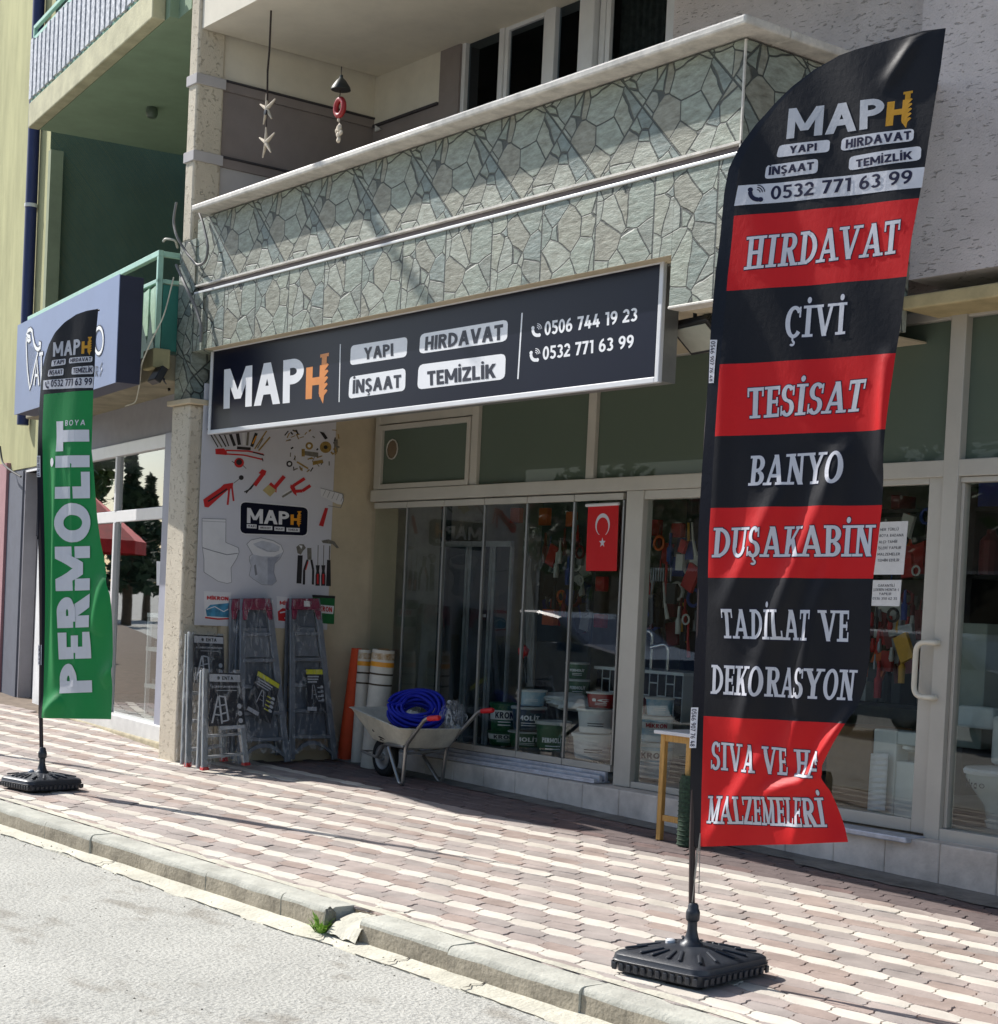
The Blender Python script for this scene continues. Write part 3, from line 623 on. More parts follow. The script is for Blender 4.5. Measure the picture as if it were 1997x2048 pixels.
# plaster wall right of the balcony, above the shop front
YW_ = 7.93; rw = MB(); rw.box(xw3, XR - .005, YB - .002, YB + .2, 2.06, 8.6); rw.box(XR - .004, -2.5, YW_, YB + .2, 2.06, 8.6); rw.build('street_wall', M_rwall, bld)
lt = MB(); zl0, zl1 = onY(1900, 600, YW_ - .05).z, onY(1900, 578, YW_ - .05).z; lt.box(XR - .0, -2.5, YW_ - .05, YB + .1, zl0 - .02, zl1); lt.build('lintel', mat('ochre lintel', (196, 178, 134), .85, var=.12, vscale=4, bump=.3), bld, bevel=.012)
# roof over everything, jutting to the street (out of frame, its shadow crosses the front)
ev = MB(); ev.box(-13.3, 2, 4.97, 12, 6.9, 7.1); ev.build('roof', M_beige, bld)
rw2 = MB(); rw2.box(-12.88, -2.5, YF + .2, YB + .2, 7.11, 7.2); rw2.build('roof_edge', M_beige, bld)
MB().box(XR + .9, XR + 1.05, YW_ - .05, YW_ - .002, 2.06, 6.88).build('wall_pilaster', M_rwall, bld)

# upper windows
def frame_rect(mb, x0, x1, z0, z1, y, w=.055, d=.06, sides='lrtb'):
    if 'l' in sides: mb.box(x0, x0 + w, y, y + d, z0, z1)
    if 'r' in sides: mb.box(x1 - w, x1, y, y + d, z0, z1)
    a = x0 + (w if 'l' in sides else 0); b = x1 - (w if 'r' in sides else 0)
    if 't' in sides: mb.box(a, b, y, y + d, z1 - w, z1)
    if 'b' in sides: mb.box(a, b, y, y + d, z0, z0 + w)
xm1, xm2, xm3 = q(945, 300).x, q(1210, 300).x, q(1395, 200).x
win = MB(); frame_rect(win, xw0, xm3 + .0, zs, zw, YB + .02, .05); win.box(xm1 - .03, xm1 + .03, YB + .02, YB + .08, zs + .05, zw - .05); win.box(xm2 - .06, xm2 + .06, YB + .015, YB + .08, zs + .05, zw - .05)
w1 = win.build('window', M_pvc, bld, bevel=.006)
sash = MB(); frame_rect(sash, xm1 + .032, xm2 - .062, zs + .052, zw - .052, YB + .035, .045, .04); sash.build('sash', M_pvc, w1, bevel=.005)
MB().box(xw0 + .05, xm3 - .05, YB + .06, YB + .064, zs + .05, zw - .05).build('pane', GL_dark, w1)
MB().box(xm3 + .0, xw2 - .01, YB - .03, YB + .12, zs, zw + .2).build('window_post', M_pvc, bld, bevel=.008)
win2 = MB(); frame_rect(win2, xw2, xw3 - .005, zs, zw + .15, YB + .02, .06); w2 = win2.build('window', M_pvc, bld, bevel=.006)
s2 = MB(); frame_rect(s2, xw2 + .062, xw3 - .067, zs + .062, zw + .088, YB + .03, .05, .04); s2.build('sash', M_pvc, w2, bevel=.005)
MB().box(xw2 + .06, xw3 - .065, YB + .06, YB + .064, zs + .06, zw + .09).build('pane', GL_dark, w2)
# lace curtain with scalloped hem behind the right window, dark room behind
cu = MB(); rows = []
for i in range(40):
    f = i / 39; X = xw2 + .08 + (xw3 - xw2 - .15) * f; zb = 3.55 + .55 * f + .05 * abs(math.sin(f * 22)) - .4 * (f > .62) * (f - .62)
    rows.append([(X, YB + .16 + .015 * math.sin(f * 60), zb), (X, YB + .16 + .015 * math.sin(f * 60), zw + .1)])
cu.grid(rows); cu.build('curtain', mat('grey lace', (128, 134, 130), .9, var=.25, vscale=20), bld)
bl = MB(); bl.face([(xm2 + .08, YB + .12, 3.1), (xm3 - .06, YB + .12, 3.1), (xm3 - .06, YB + .12, q(1375, 330).z), (xm2 + .08, YB + .12, q(1240, 440).z)]); bl.build('curtain', mat('blue cloth', (62, 92, 190), .8, var=.12, vscale=5), bld, solid=.004)
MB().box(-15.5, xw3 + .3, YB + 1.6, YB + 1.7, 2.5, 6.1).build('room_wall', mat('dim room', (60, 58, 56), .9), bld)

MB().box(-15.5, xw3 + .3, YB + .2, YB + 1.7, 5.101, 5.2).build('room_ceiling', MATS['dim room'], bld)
# ------------------------------------------------------------------ shop front at street level
rm = crop(700, 800, 2.72); rb = crop(700, 1200, 2.72)
zf0, zf1 = -1.11, .925        # glazing from sill to the rail under the transoms
plz = MB()
for i in range(24):
    X0 = -12.62 + .4 * i
    plz.box(X0 + .001, X0 + .4 - .001, 8.06 + random.uniform(-.002, .002), 8.62, -1.75, -1.2 - .0006 * i)
plz.build('plinth', mat('plinth concrete', (216, 208, 198), .92, var=.16, vscale=2.6, bump=.45, bscale=30, spec=.2), bld, bevel=.01)
sl_ = MB()
for k, (y, z, h) in enumerate(((8.115, -1.198, .03), (8.165, -1.198, .055), (8.22, -1.198, .08))): sl_.box(-12.60, -9.36, y, y + .03, z, z + h)
sl_.box(-12.6, -9.36, 8.11, 8.27, -1.2, -1.188); sl_.build('sill_track', M_alub, bld, bevel=.003)
XJ = [onY(x, 1150, YB).x for x in (811, 885, 966, 1051, 1145)]; XE = onY(1244, 1150, YB).x
xs_ = [-12.62] + XJ + [XE]
for i in range(6):
    a, b = xs_[i], xs_[i + 1]
    z0 = -1.115
    pane = MB().box(a + .012, b - .012, YB - .004 + .0, YB + .004, z0 + .05, zf1 - .055).build('glass_panel', GL_shop, bld)
    fr = MB(); fr.box(a + .004, b - .004, YB - .018, YB + .018, zf1 - .054, zf1 - .004); fr.box(a + .004, b - .004, YB - .018, YB + .018, z0, z0 + .049); fr.build('panel_rail', M_alu, pane, bevel=.004)
    st_ = MB(); st_.box(b - .011, b + .008, YB - .014, YB + .014, z0 + .05, zf1 - .056); st_.build('panel_stile', M_alud, pane, bevel=.003)
# casing: long transom beam, posts, upper row
X_E0, X_E1 = onY(1262, 1150, YB).x, onY(1290, 1150, YB).x
tr_ = MB(); tr_.box(-12.62, -5.2, YB - .06, YB + .06, zf1 + .005, 1.03)
tr_.box(X_E0 - .03, X_E1, YB - .05, YB + .05, -1.2, zf1 + .004)
XD1 = onY(1850, 1300, YB).x; XJ0, XJ1 = onY(1880, 1300, YB).x, onY(1912, 1300, YB).x
XD0 = XJ0 - 1.02
tr_.box(XD0 - .1, XD0 - .004, YB - .05, YB + .05, -1.2, zf1 + .004)
tr_.box(XJ0 + .004, XJ1, YB - .064, YB + .064, -1.22, 1.9)
tr_.box(-12.62, -5.2, YB - .05, YB + .05, 1.862, 1.93)
tr_.build('shopfront_frame', M_alu, bld, bevel=.005)
up = [-12.60, onY(*rm(695, 300), YB).x, onY(*rm(1335, 200), YB).x, XD0 - .05, XJ0 + .03, -5.2]
mu = MB()
for X in up[1:-2]: MB().box(X - .045, X + .045, YB - .04, YB + .04, 1.032, 1.86).build('mullion', M_alu, bld, bevel=.004)
mu.box(-12.61, -12.55, YB - .04, YB + .04, 1.032, 1.86); mu.box(-12.55, up[1] - .05, YB - .035, YB + .035, 1.60, 1.86); mu.build('mullion', M_alu, bld, bevel=.004)
for i in range(len(up) - 1):
    if i == 0:
        vs = MB(); frame_rect(vs, -12.54, up[1] - .055, 1.034, 1.59, YB - .05, .045, .05); vw = vs.build('vent_window', M_alu, bld, bevel=.005)
        MB().box(-12.5, up[1] - .1, YB - .02, YB - .014, 1.075, 1.55).build('pane', GL_film, vw)
        c = onY(*rm(230, 268), YB - .03); rg = MB(); Mx = Matrix.Rotation(math.pi / 2, 3, 'X')
        rg.tube([c + Vector((.085 * math.cos(a * .524), 0, .085 * math.sin(a * .524))) for a in range(12)], .006, 6, closed=True); rg.build('fan_hole', M_alu, vw)
        MB().lathe([(0.001, 0), (.08, 0), (.08, .004), (.001, .004)], c + Vector((0, .012, 0)), Mx, 20).build('hole_cover', mat('brown board', (112, 96, 76), .8), vw)
    else: MB().box(up[i] + .046, up[i + 1] - .046, YB - .006, YB + .006, 1.034, 1.86).build('transom_pane', GL_film, bld)
# fixed pane between the posts, door leaf, right window
MB().box(X_E1 + .002, XD0 - .104, YB - .004, YB + .004, -1.15, zf1).build('shop_pane', GL_shop, bld)
fx = MB(); fx.box(X_E1, XD0 - .1, YB - .04, YB + .04, -1.2, -1.155); fx.box(X_E1, XD0 - .1, YB - .04, YB + .04, zf1 - .06, zf1 + .003); fx.build('pane_rail', M_alu, bld, bevel=.004)
dr = MB(); zd1 = onY(1880, 939, YB).z - .006; zdb = -1.19
frame_rect(dr, XD0, XJ0, zdb, zd1, YB - .035, .0, .05, '')
zgt = onY(1800, 972, YB).z; zgb = onY(1800, 1633, YB).z
dr.box(XD0, XD0 + .1, YB - .035, YB + .02, zdb, zd1); dr.box(XJ0 - .115, XJ0, YB - .035, YB + .02, zdb, zd1)
dr.box(XD0 + .1, XJ0 - .115, YB - .035, YB + .02, zgt, zd1); dr.box(XD0 + .1, XJ0 - .115, YB - .035, YB + .02, zdb, zgb)
door = dr.build('door', M_alu, bld, bevel=.005)
MB().box(XD0 + .1, XJ0 - .115, YB - .012, YB - .006, zgb, zgt).build('door_pane', GL_shop, door)
d4 = crop(1600, 1250, 3.552)
ha, hb = onY(*d4(1005, 128), YB - .04), onY(*d4(978, 518), YB - .04); hc, hd = onY(*d4(830, 120), YB - .10), onY(*d4(800, 510), YB - .10)
def arcpts(a, b, c, n=6): return [a * (1 - t) ** 2 + b * 2 * t * (1 - t) + c * t * t for t in [i / n for i in range(n + 1)]]
hx = hc.x
p0, p1 = Vector((ha.x, YB - .035, ha.z)), Vector((ha.x, YB - .09, ha.z))
top = [p0, Vector((ha.x, YB - .075, ha.z))] + arcpts(Vector((ha.x - .0, YB - .085, ha.z)), Vector((ha.x - .005, YB - .1, ha.z)), Vector((ha.x - .03, YB - .1, ha.z)), 4) + arcpts(Vector((hx + .07, YB - .1, ha.z)), Vector((hx, YB - .1, ha.z)), Vector((hx, YB - .1, ha.z - .07)))
bot = arcpts(Vector((hx, YB - .1, hb.z + .07)), Vector((hx, YB - .1, hb.z)), Vector((hx + .07, YB - .1, hb.z))) + arcpts(Vector((ha.x - .03, YB - .1, hb.z)), Vector((ha.x - .005, YB - .1, hb.z)), Vector((ha.x, YB - .085, hb.z)), 4) + [Vector((ha.x, YB - .035, hb.z))]
MB().tube(top + bot, .017, 12).build('handle', mat('ivory handle', (214, 208, 192), .3, var=.03), door, smooth=True)
Mx = Matrix.Rotation(math.pi / 2, 3, 'X')
c = onY(*d4(988, 395), YB - .036); MB().lathe([(.001, 0), (.028, 0), (.028, .006), (.02, .01), (.001, .01)], c, Mx, 18).build('lock', mat('old brass lock', (120, 104, 80), .4, metal=.6), door, smooth=True)
MB().box(XD0 - .05, XJ0 + .02, YB - .24, YB - .06, -1.235, -1.2).build('door_sill', M_alub, bld, bevel=.008)
MB().box(XJ1 + .002, -3, YB - .004, YB + .004, -1.15, zf1).build('shop_pane', GL_shop, bld)
fx = MB(); fx.box(XJ1, -3, YB - .06, YB + .04, -1.215, -1.14); fx.box(XJ1, -3, YB - .04, YB + .04, zf1 - .03, zf1 + .003); fx.box(XJ1 + .001, XJ1 + .025, YB - .03, YB + .03, -1.139, zf1 - .031); fx.build('pane_rail', M_alu, bld, bevel=.004)
# room inside
M_in = mat('shop inside wall', (176, 172, 160), .9, var=.1); M_fl = mat('shop floor tile', (170, 166, 160), .35, var=.08)
rmx = MB(); rmx.box(-13.1, -2.5, 13.4, 13.5, -1.3, 2.3); rmx.box(-13.2, -13.05, 8.6, 13.4, -1.3, 2.3); rmx.box(-2.5, -2.4, 8.3, 13.5, -1.3, 2.3); rmx.build('inside_wall', M_in, bld)
MB().box(-13.1, -2.5, 8.32, 13.4, -1.29, -1.185).build('inside_floor', M_fl, bld)
MB().box(-13.1, -2.5, 8.46, 13.4, 1.95, 2.02).build('inside_ceiling', mat('inside ceiling', (200, 198, 190), .9), bld)
# tile patterned strip wall near the left glass (corner seen through the panels)
# ------------------------------------------------------------------ the green neighbour
NBN = Vector((.139, .9903, 0)); NBT = Vector((-.9903, .139, 0))          # into the building / along its front to the left
nb = thing('green_building', 'lime and green rendered building with stacked balconies over a small shop', 'building', (-16, 7.3, -1.3))
def nP(y0): return Vector((-13.0, y0, 0))
def onN(x, y, y0): return onP(x, y, nP(y0), NBN)
def npt(s, d, z, y0=6.7): return nP(y0) + NBT * s + NBN * d + Vector((0, 0, z))   # s leftwards, d inwards
def nbox(mb, s0, s1, d0, d1, z0, z1, y0=6.7, mi=None):
    a = [npt(s, d, z0, y0) for s, d in ((s1, d0), (s0, d0), (s0, d1), (s1, d1))]; b = [p + Vector((0, 0, z1 - z0)) for p in a]
    return mb.hexa(a, b, mi)
def ns(x, y, y0): p = onN(x, y, y0) - nP(y0); return p.dot(NBT), p.z
M_lime = mat('lime render', (180, 178, 136), .92, var=.10, vscale=1.5, stretch=(2.2, 2.2, .5), bump=.5, bscale=45, spec=.2)
M_slab = mat('pale render slab', (186, 182, 152), .92, var=.12, vscale=4, bump=.4, bscale=45)
M_green = mat('green render', (138, 158, 134), .92, var=.06, vscale=1.8, spec=.2); M_dgreen = mat('deep green render', (120, 148, 136), .92, var=.08, vscale=1.6, spec=.2)
M_fasc = mat('grey fascia', (150, 148, 152), .8, var=.04); M_wh = mat('white render', (222, 222, 222), .9, var=.08, vscale=3, bump=.4, bscale=40)
M_pipe = mat('navy drainpipe', (34, 44, 92), .45, var=.06); M_pink = mat('pink render', (170, 128, 132), .9, var=.06)
M_rail = mat('mint railing', (164, 206, 186), .4, var=.06); M_tealp = mat('teal panel', (48, 122, 108), .5, var=.08, vscale=4)
y0w = 6.75; sE, _ = ns(97, 400, y0w)                        # left edge of the balcony recess
zs0 = onN(56, 256, 6.3).z; zsr = onN(55, 636, 6.3).z      # slab underside, rail top
wl = MB(); nbox(wl, sE, 16, 0, 3.2, 1.86 if False else 1.42, 9, y0w); wl.build('wall', M_lime, nb)
# recess of the first floor balcony
dd = 2.05
rc = MB(); nbox(rc, sE, sE + .01, .0, dd, 1.5, 7, y0w, 0); nbox(rc, .36, sE - .0, dd, dd + .1, 1.5, 7, y0w, 1); nbox(rc, .36, .46, .5, dd, 1.5, 7, y0w, 1); nbox(rc, .1, .2, .1, .5, 1.5, 7, y0w, 1); rc.build('balcony_recess_wall', [M_dgreen, M_green], nb)
sL, _ = ns(56, 256, 6.3)
sb = MB(); nbox(sb, .55, sL, 0, .12, zs0, zs0 + .26, 6.3); sbp = sb.build('balcony_slab', M_slab, nb, bevel=.012)
s3 = MB(); nbox(s3, .44, sL - .02, .121, 2.7, zs0 + .003, zs0 + .24, 6.3); s3.build('balcony_soffit', M_green, nb)
nbox(s5 := MB(), .12, .56, .2, .5, zs0 - .0, zs0 + .5, 6.3); s5.build('beam_end', M_green, nb)
jb = MB(); nbox(jb, sE - .11, sE - .002, -.02, .12, 1.5, zs0 - .002, y0w); jb.build('recess_jamb', mat('grey green jamb', (140, 148, 122), .9, var=.06), nb)
# upper railing with white slats
rl = MB(); c4 = crop(0, 0, 4.5333)
su, zu = ns(*c4(278, 245), 6.3); zu2 = ns(*c4(280, 345), 6.3)[1]
for z in (zu, zu2, zs0 + .3): nbox(rl, .5, su, .03, .07, z - .02, z + .02, 6.3)
nbox(rl, su - .04, su, .03, .07, zs0 + .28, zu, 6.3); rlo = rl.build('railing', M_rail, nb, bevel=.004)
M_slat = mat('flaking white slat', (214, 216, 222), .7, rgb2=(120, 128, 140), vscale=26, var=.1)
for i in range(26):
    s_ = su - .03 - .165 * i
    if s_ < .7: break
    sl1 = MB(); nbox(sl1, s_ - .105, s_, .0, .025, zs0 + .30 + random.uniform(-.01, .01), zu2 - .03 + random.uniform(-.03, .02), 6.3); sl1.build('slat', M_slat, rlo)
bk = MB(); nbox(bk, .6, su - .1, .32, .34, zs0 + .28, zu2 + .1, 6.3); bk.build('railing_screen', mat('navy screen', (48, 62, 100), .8, var=.1), nb)
# drainpipe
sp_, _ = ns(76, 400, y0w); pp = MB()
pp.tube([npt(sp_, -.075, 1.9, y0w), npt(sp_, -.075, 8.6, y0w)], .066, 14); ppo = pp.build('drainpipe', M_pipe, nb, smooth=True)
zc_ = ns(76, 413, y0w)[1]; cl = MB(); cl.tube([npt(sp_, -.075, zc_ - .02, y0w), npt(sp_, -.075, zc_ + .02, y0w)], .075, 14); cl.build('pipe_clip', M_wh, ppo, smooth=True)
# lower balcony: floor, rail, corner panel, slats
sR, zR_ = ns(318, 499, 6.3); sLL, _ = ns(55, 636, 6.3)
zfl = ns(325, 728, 6.3)[1]
zpb = ns(310, 684, 6.3)[1]; zk0, zk1 = ns(290, 742, 6.3)[1], ns(290, 704, 6.3)[1]; zfb = ns(250, 775, 6.3)[1]
fl_ = MB(); nbox(fl_, max(sR - .05, .12), sLL, .02, .5, zfb, zk1 - .03, 6.3); nbox(fl_, .44, sLL, .501, 2.6, zfb + .03, zk1 - .06, 6.3); fl_.build('balcony_floor', mat('khaki render', (140, 132, 110), .9, var=.16, vscale=3, bump=.3), nb, bevel=.01)
co = MB(); pA, pB = ns(*crop(0, 400, 4.5333)(1275, 1480), 6.25), ns(*crop(0, 400, 4.5333)(1360, 1480), 6.25)
nbox(co, pB[0] - .02, pA[0], -.03, .12, zk0, zk1, 6.3); co.build('corner_block', mat('pale corner block', (176, 168, 128), .9, var=.1), nb, bevel=.01)
zfl = zpb - .06
lr = MB()
nbox(lr, sR, sLL, .0, .045, zR_ - .05, zR_, 6.3); nbox(lr, sR, sR + .045, .0, .045, zfl - .08, zR_ - .05, 6.3)
nbox(lr, sR, sLL - 1, .0, .035, zR_ - .27, zR_ - .235, 6.3); nbox(lr, sR, sR + .04, .046, .30, zR_ - .05, zR_ - .005, 6.3); nbox(lr, sR, sR + .04, .046, .30, zR_ - .27, zR_ - .235, 6.3); nbox(lr, sR, sR + .04, .26, .295, zR_ - .235, zR_ - .05, 6.3)
lro = lr.build('railing', M_rail, nb, bevel=.005)
pn = MB(); nbox(pn, sR + .0, sR + .02, .05, .28, zfl - .0, zR_ - .28, 6.3); pn.build('side_panel', M_tealp, lro)
for i in range(3):
    a = sR + .03 + .19 * i; s1 = MB(); s1.hexa([npt(a, .0, zfl + .02 + (.05 if i else -.02), 6.3), npt(a + .14, .0, zfl + .35 - .1 * (i == 1), 6.3), npt(a + .14, .02, zfl + .35 - .1 * (i == 1), 6.3), npt(a, .02, zfl + .02 + (.3 if i else 0), 6.3)], [npt(a, .0, zR_ - .29, 6.3), npt(a + .14, .0, zR_ - .31, 6.3), npt(a + .14, .02, zR_ - .31, 6.3), npt(a, .02, zR_ - .29, 6.3)]); s1.build('slat', mat('mint slat', (178, 212, 184), .6, var=.12, vscale=14), lro)
ds = MB(); nbox(ds, sR + .1, sLL - .2, .1, .12, zfl - .0, zR_ - .3, 6.3); ds.build('railing_screen', mat('dark teal screen', (40, 78, 76), .7, var=.12, vscale=5), nb)
# ground floor: fascia, shop window, door, pale wall
zft = ns(250, 770, y0w)[1]; zwt = ns(337, 893, y0w)[1]; zwb = ns(220, 1455, y0w)[1]
fa = MB(); nbox(fa, .04, 16, .02, .5, zwt + .02, 1.95, y0w); fa.build('fascia', M_fasc, nb)
tb = MB(); a1 = onN(*crop(0, 500, 4.2311)(845, 1270), y0w - .05); a2 = onN(*crop(0, 500, 4.2311)(1455, 1080), y0w - .05); tb.tube([a1, a2], .016, 8); tb.build('conduit', M_wh, nb, smooth=True)
c3 = crop(0, 820, 4.5333)
sw0, _ = ns(*c3(1500, 700), y0w); swm, _ = ns(*c3(1045, 700), y0w); zmid = ns(*c3(1280, 945), y0w)[1]
sw1 = swm + (swm - sw0) * 1.35
cs_ = MB(); nbox(cs_, .06, sw0 + .0, -.02, .1, -1.32, zwt + .12, y0w); cs_.build('window_jamb', mat('blue grey jamb', (150, 152, 166), .5, var=.04), nb, bevel=.005); cs_ = MB(); nbox(cs_, sw1, sw1 + .12, -.02, .1, -1.32, zwt + .12, y0w); cs_.build('window_jamb', mat('blue grey jamb', (150, 152, 166), .5, var=.04), nb, bevel=.005)
wf = MB(); nbox(wf, sw0, sw1, .0, .06, zwt, zwt + .12, y0w); nbox(wf, sw0, sw1, .01, .06, zmid - .055, zmid + .055, y0w); nbox(wf, swm - .028, swm + .028, .0, .06, -1.15, zmid - .056, y0w); nbox(wf, swm - .028, swm + .028, .0, .06, zmid + .056, zwt - .001, y0w)
wfo = wf.build('shop_window', M_pvc, nb, bevel=.005)
for a, b, z0, z1 in ((sw0 + .01, swm - .03, zmid + .06, zwt), (swm + .03, sw1, zmid + .06, zwt), (sw0 + .01, swm - .03, -1.13, zmid - .06), (swm + .03, sw1, -1.13, zmid - .06)):
    pq = MB(); nbox(pq, a, b, .035, .041, z0, z1, y0w); pq.build('pane', GL_nb, wfo)
sk = MB(); nbox(sk, .06, sw1 + .1, -.05, .3, -1.6, -1.13, y0w); sk.build('window_sill', mat('pale stone sill', (206, 206, 204), .5, var=.06), nb, bevel=.01)
pk = MB(); nbox(pk, .06, sw1 + .2, -.075, .2, -1.7, -1.27, y0w); pk.build('foot', mat('sandy foot', (176, 166, 140), .95, var=.16, vscale=6, bump=.6), nb, bevel=.015)
pw = MB(); sd0, _ = ns(*c3(90, 900), y0w); sd1 = sw1 + .55
zdt = ns(*c3(240, 545), y0w)[1]
nbox(pw, sw1 + .12, ns(72, 1200, y0w)[0] - .002, .0, .3, -1.6, zwt + .02, y0w); nbox(pw, ns(72, 1200, y0w)[0], 9.5, .0, .3, zdt, zwt + .02, y0w); pw.build('pale_wall', M_wh, nb)
sj0, sj1, sd2 = ns(12, 1200, y0w)[0], ns(40, 1200, y0w)[0], ns(72, 1200, y0w)[0]
dj = MB(); nbox(dj, sj1, sj0, -.02, .4, -1.6, zdt, y0w); dj.build('door_jamb', mat('slate jamb', (96, 100, 112), .7, var=.06), nb)
nd = MB(); nbox(nd, sd2, sj1, .14, .18, zdt - .75, zdt, y0w); ndo = nd.build('fanlight', mat('fanlight dark', (70, 70, 80), .25, var=.05), nb)
n2 = MB(); nbox(n2, sd2, sj1, .16, .2, -1.4, zdt - .78, y0w); n2.build('door', mat('white door', (206, 204, 204), .4, var=.05), nb, bevel=.004)
df = MB(); nbox(df, sj1 - .06, sj1 - .002, .0, .15, -1.4, zdt, y0w); df.build('door_frame', M_fasc, nb)
pkw = MB(); nbox(pkw, sj0 + .01, sj0 + 4, -.05, .3, -1.6, zdt + .12, y0w); pkw.build('pink_wall', M_pink, nb)
# inside of the little shop
ni = MB(); nbox(ni, .46, sw1 + 1, 2.6, 2.7, -1.3, 1.5, y0w); nbox(ni, .40, .46, .3, 2.6, -1.3, 1.5, y0w); nbox(ni, sw1 + 1, sw1 + 1.1, .4, 2.6, -1.3, 1.5, y0w); ni.build('inside_wall', mat('inside teal wall', (64, 74, 70), .9, var=.12), nb)
nf = MB(); nbox(nf, .46, sw1 + 1, .31, 2.6, -1.3, -1.14, y0w); nf.build('inside_floor', M_fl, nb)
nc = MB(); nbox(nc, .46, sw1 + 1, .31, 2.6, 1.42, 1.5, y0w); nc.build('inside_ceiling', M_fasc, nb)
# white display rack in the window
rk = thing('display_rack', 'white display rack with glass shelves behind the left shop window', 'rack', npt(sw0 + .45, .6, -1.14, y0w))
ra, rb_ = sw0 + .17, swm - .1
fr = MB()
for s_ in (ra, rb_):
    for d in (.35, .75): nbox(fr, s_ - .018, s_ + .018, d, d + .036, -1.14, -.16, y0w)
fr.build('frame', M_pvc, rk)
for z in (-.86, -.5, -.17):
    f1 = MB(); nbox(f1, ra - .02, rb_ + .02, .345, .79, z - .02, z + .02, y0w); f1.build('shelf', M_pvc, rk)
random.seed(5)
for z in (-.84, -.48):
    for i in range(5):
        s_ = ra + .08 + (rb_ - ra - .16) * i / 4; bx_ = MB(); w_ = random.uniform(.05, .09); nbox(bx_, s_ - w_, s_ + w_, .42, .62, z, z + random.uniform(.02, .06), y0w)
        tag(bx_.build('boxed_goods', [mat('pale carton', (206, 208, 206), .7), mat('grey carton', (110, 116, 118), .7), mat('teal carton', (90, 140, 140), .6)][i % 3]), 'small flat packet lying on the white rack in the left shop window', 'packet', 'packets on the white rack')
jr = thing('snack_jar', 'glass jar with a white domed lid and red brown filling behind the left shop window', 'jar', npt(swm - .5, .55, -.14, y0w))
MB().lathe([(.01, -.14), (.13, -.14), (.14, -.05), (.135, .1)], npt(swm - .5, .55, 0, y0w), n=20).build('filling', mat('red brown nuts', (130, 52, 34), .5, var=.3, vscale=30), jr, smooth=True)
MB().lathe([(.137, .1), (.13, .16), (.08, .2), (.01, .205)], npt(swm - .5, .55, 0, y0w), n=20).build('lid', M_wh, jr, smooth=True)
no = MB(); qd = [onP(*c3(x, y), nP(y0w + .03), NBN) for x, y in ((1420, 1370), (1420, 1590), (1485, 1590), (1485, 1375))]; no.face(qd); noo = no.build('paper_notice', M_wh)
tag(noo, 'white paper notice taped inside the left shop window', 'notice')
# ------------------------------------------------------------------ main shop sign
r4 = crop(0, 600, 2.72); r5 = crop(650, 600, 2.72); YS = 6.6
S0, S1 = onY(421, 780, YS).x, onY(1326, 640, YS).x; Z0, Z1 = onY(870, 817, YS).z, onY(870, 606, YS).z
sg = thing('shop_sign', 'long navy shop sign lettered MAPH with two phone numbers under the stone balcony', 'sign', ((S0 + S1) / 2, YS + .06, Z0))
bxm = MB(); bxm.box(S0 + .01, S1 - .01, YS + .006, YS + .13, Z0 + .01, Z1 - .01); bxm.build('cabinet', M_alud, sg)
fm = MB(); frame_rect(fm, S0, S1, Z0, Z1, YS - .012, .035, .03); fm.build('frame', M_pvc, sg, bevel=.005)
face = MB(); face.box(S0 + .036, S1 - .036, YS - .001, YS + .005, Z0 + .036, Z1 - .036); face.build('face', M_navy, sg)
NF = Vector((0, -1, 0))
def qY(c, pts, Y): return [onY(*c(*p), Y) for p in pts]
YL = YS - .002
lt1 = MB()
put_text(lt1, 'MAP', quad_fn(qY(r4, ((1218, 592), (1222, 378), (1652, 552), (1655, 310)), YL), NF), 0, w=.215, t=.205, gap=.085)
drill_h(lt1, quad_fn(qY(r4, ((1663, 540), (1668, 325), (1778, 530), (1790, 300)), YL), NF), 1)
for a, b in (((1850, 240), (1843, 555)),):
    A, B = onY(*r4(*a), YL), onY(*r4(*b), YL); lt1.face([A, A + Vector((.012, 0, 0)), B + Vector((.012, 0, 0)), B], 0)
A, B = onY(*r5(1070, 70), YL), onY(*r5(1047, 430), YL); lt1.face([A, A + Vector((.014, 0, 0)), B + Vector((.014, 0, 0)), B], 0)
for pq, tq, s in ((((137, 355), (142, 248), (445, 308), (450, 200)), ((212, 325), (212, 260), (372, 303), (372, 235)), 'YAPI'), (((128, 537), (135, 418), (437, 492), (440, 370)), ((150, 510), (153, 435), (415, 475), (415, 405)), 'İNŞAAT'),
                  (((513, 293), (520, 185), (992, 222), (997, 105)), ((543, 275), (548, 200), (968, 215), (970, 130)), 'HIRDAVAT'), (((503, 487), (510, 352), (980, 430), (985, 290)), ((558, 467), (556, 388), (930, 422), (930, 345)), 'TEMİZLİK')):
    pill(lt1, quad_fn(qY(r5, pq, YL), NF), 0, .05, .22); put_text(lt1, s, quad_fn(qY(r5, tq, YL - .0015), NF), 2, w=.23, t=.21, gap=.08)
for iq, tq, s in ((((1125, 205), (1125, 135), (1180, 195), (1180, 125)), ((1195, 193), (1197, 118), (1700, 112), (1702, 40)), '0506 744 19 23'), (((1115, 340), (1115, 270), (1170, 330), (1170, 260)), ((1185, 326), (1187, 254), (1680, 258), (1682, 187)), '0532 771 63 99')):
    phone(lt1, quad_fn(qY(r5, iq, YL), NF), 0); put_text(lt1, s, quad_fn(qY(r5, tq, YL), NF), 0, w=.2, t=.18, gap=.08)
lt1.build('lettering', [M_lett, M_copper, M_ink], sg)
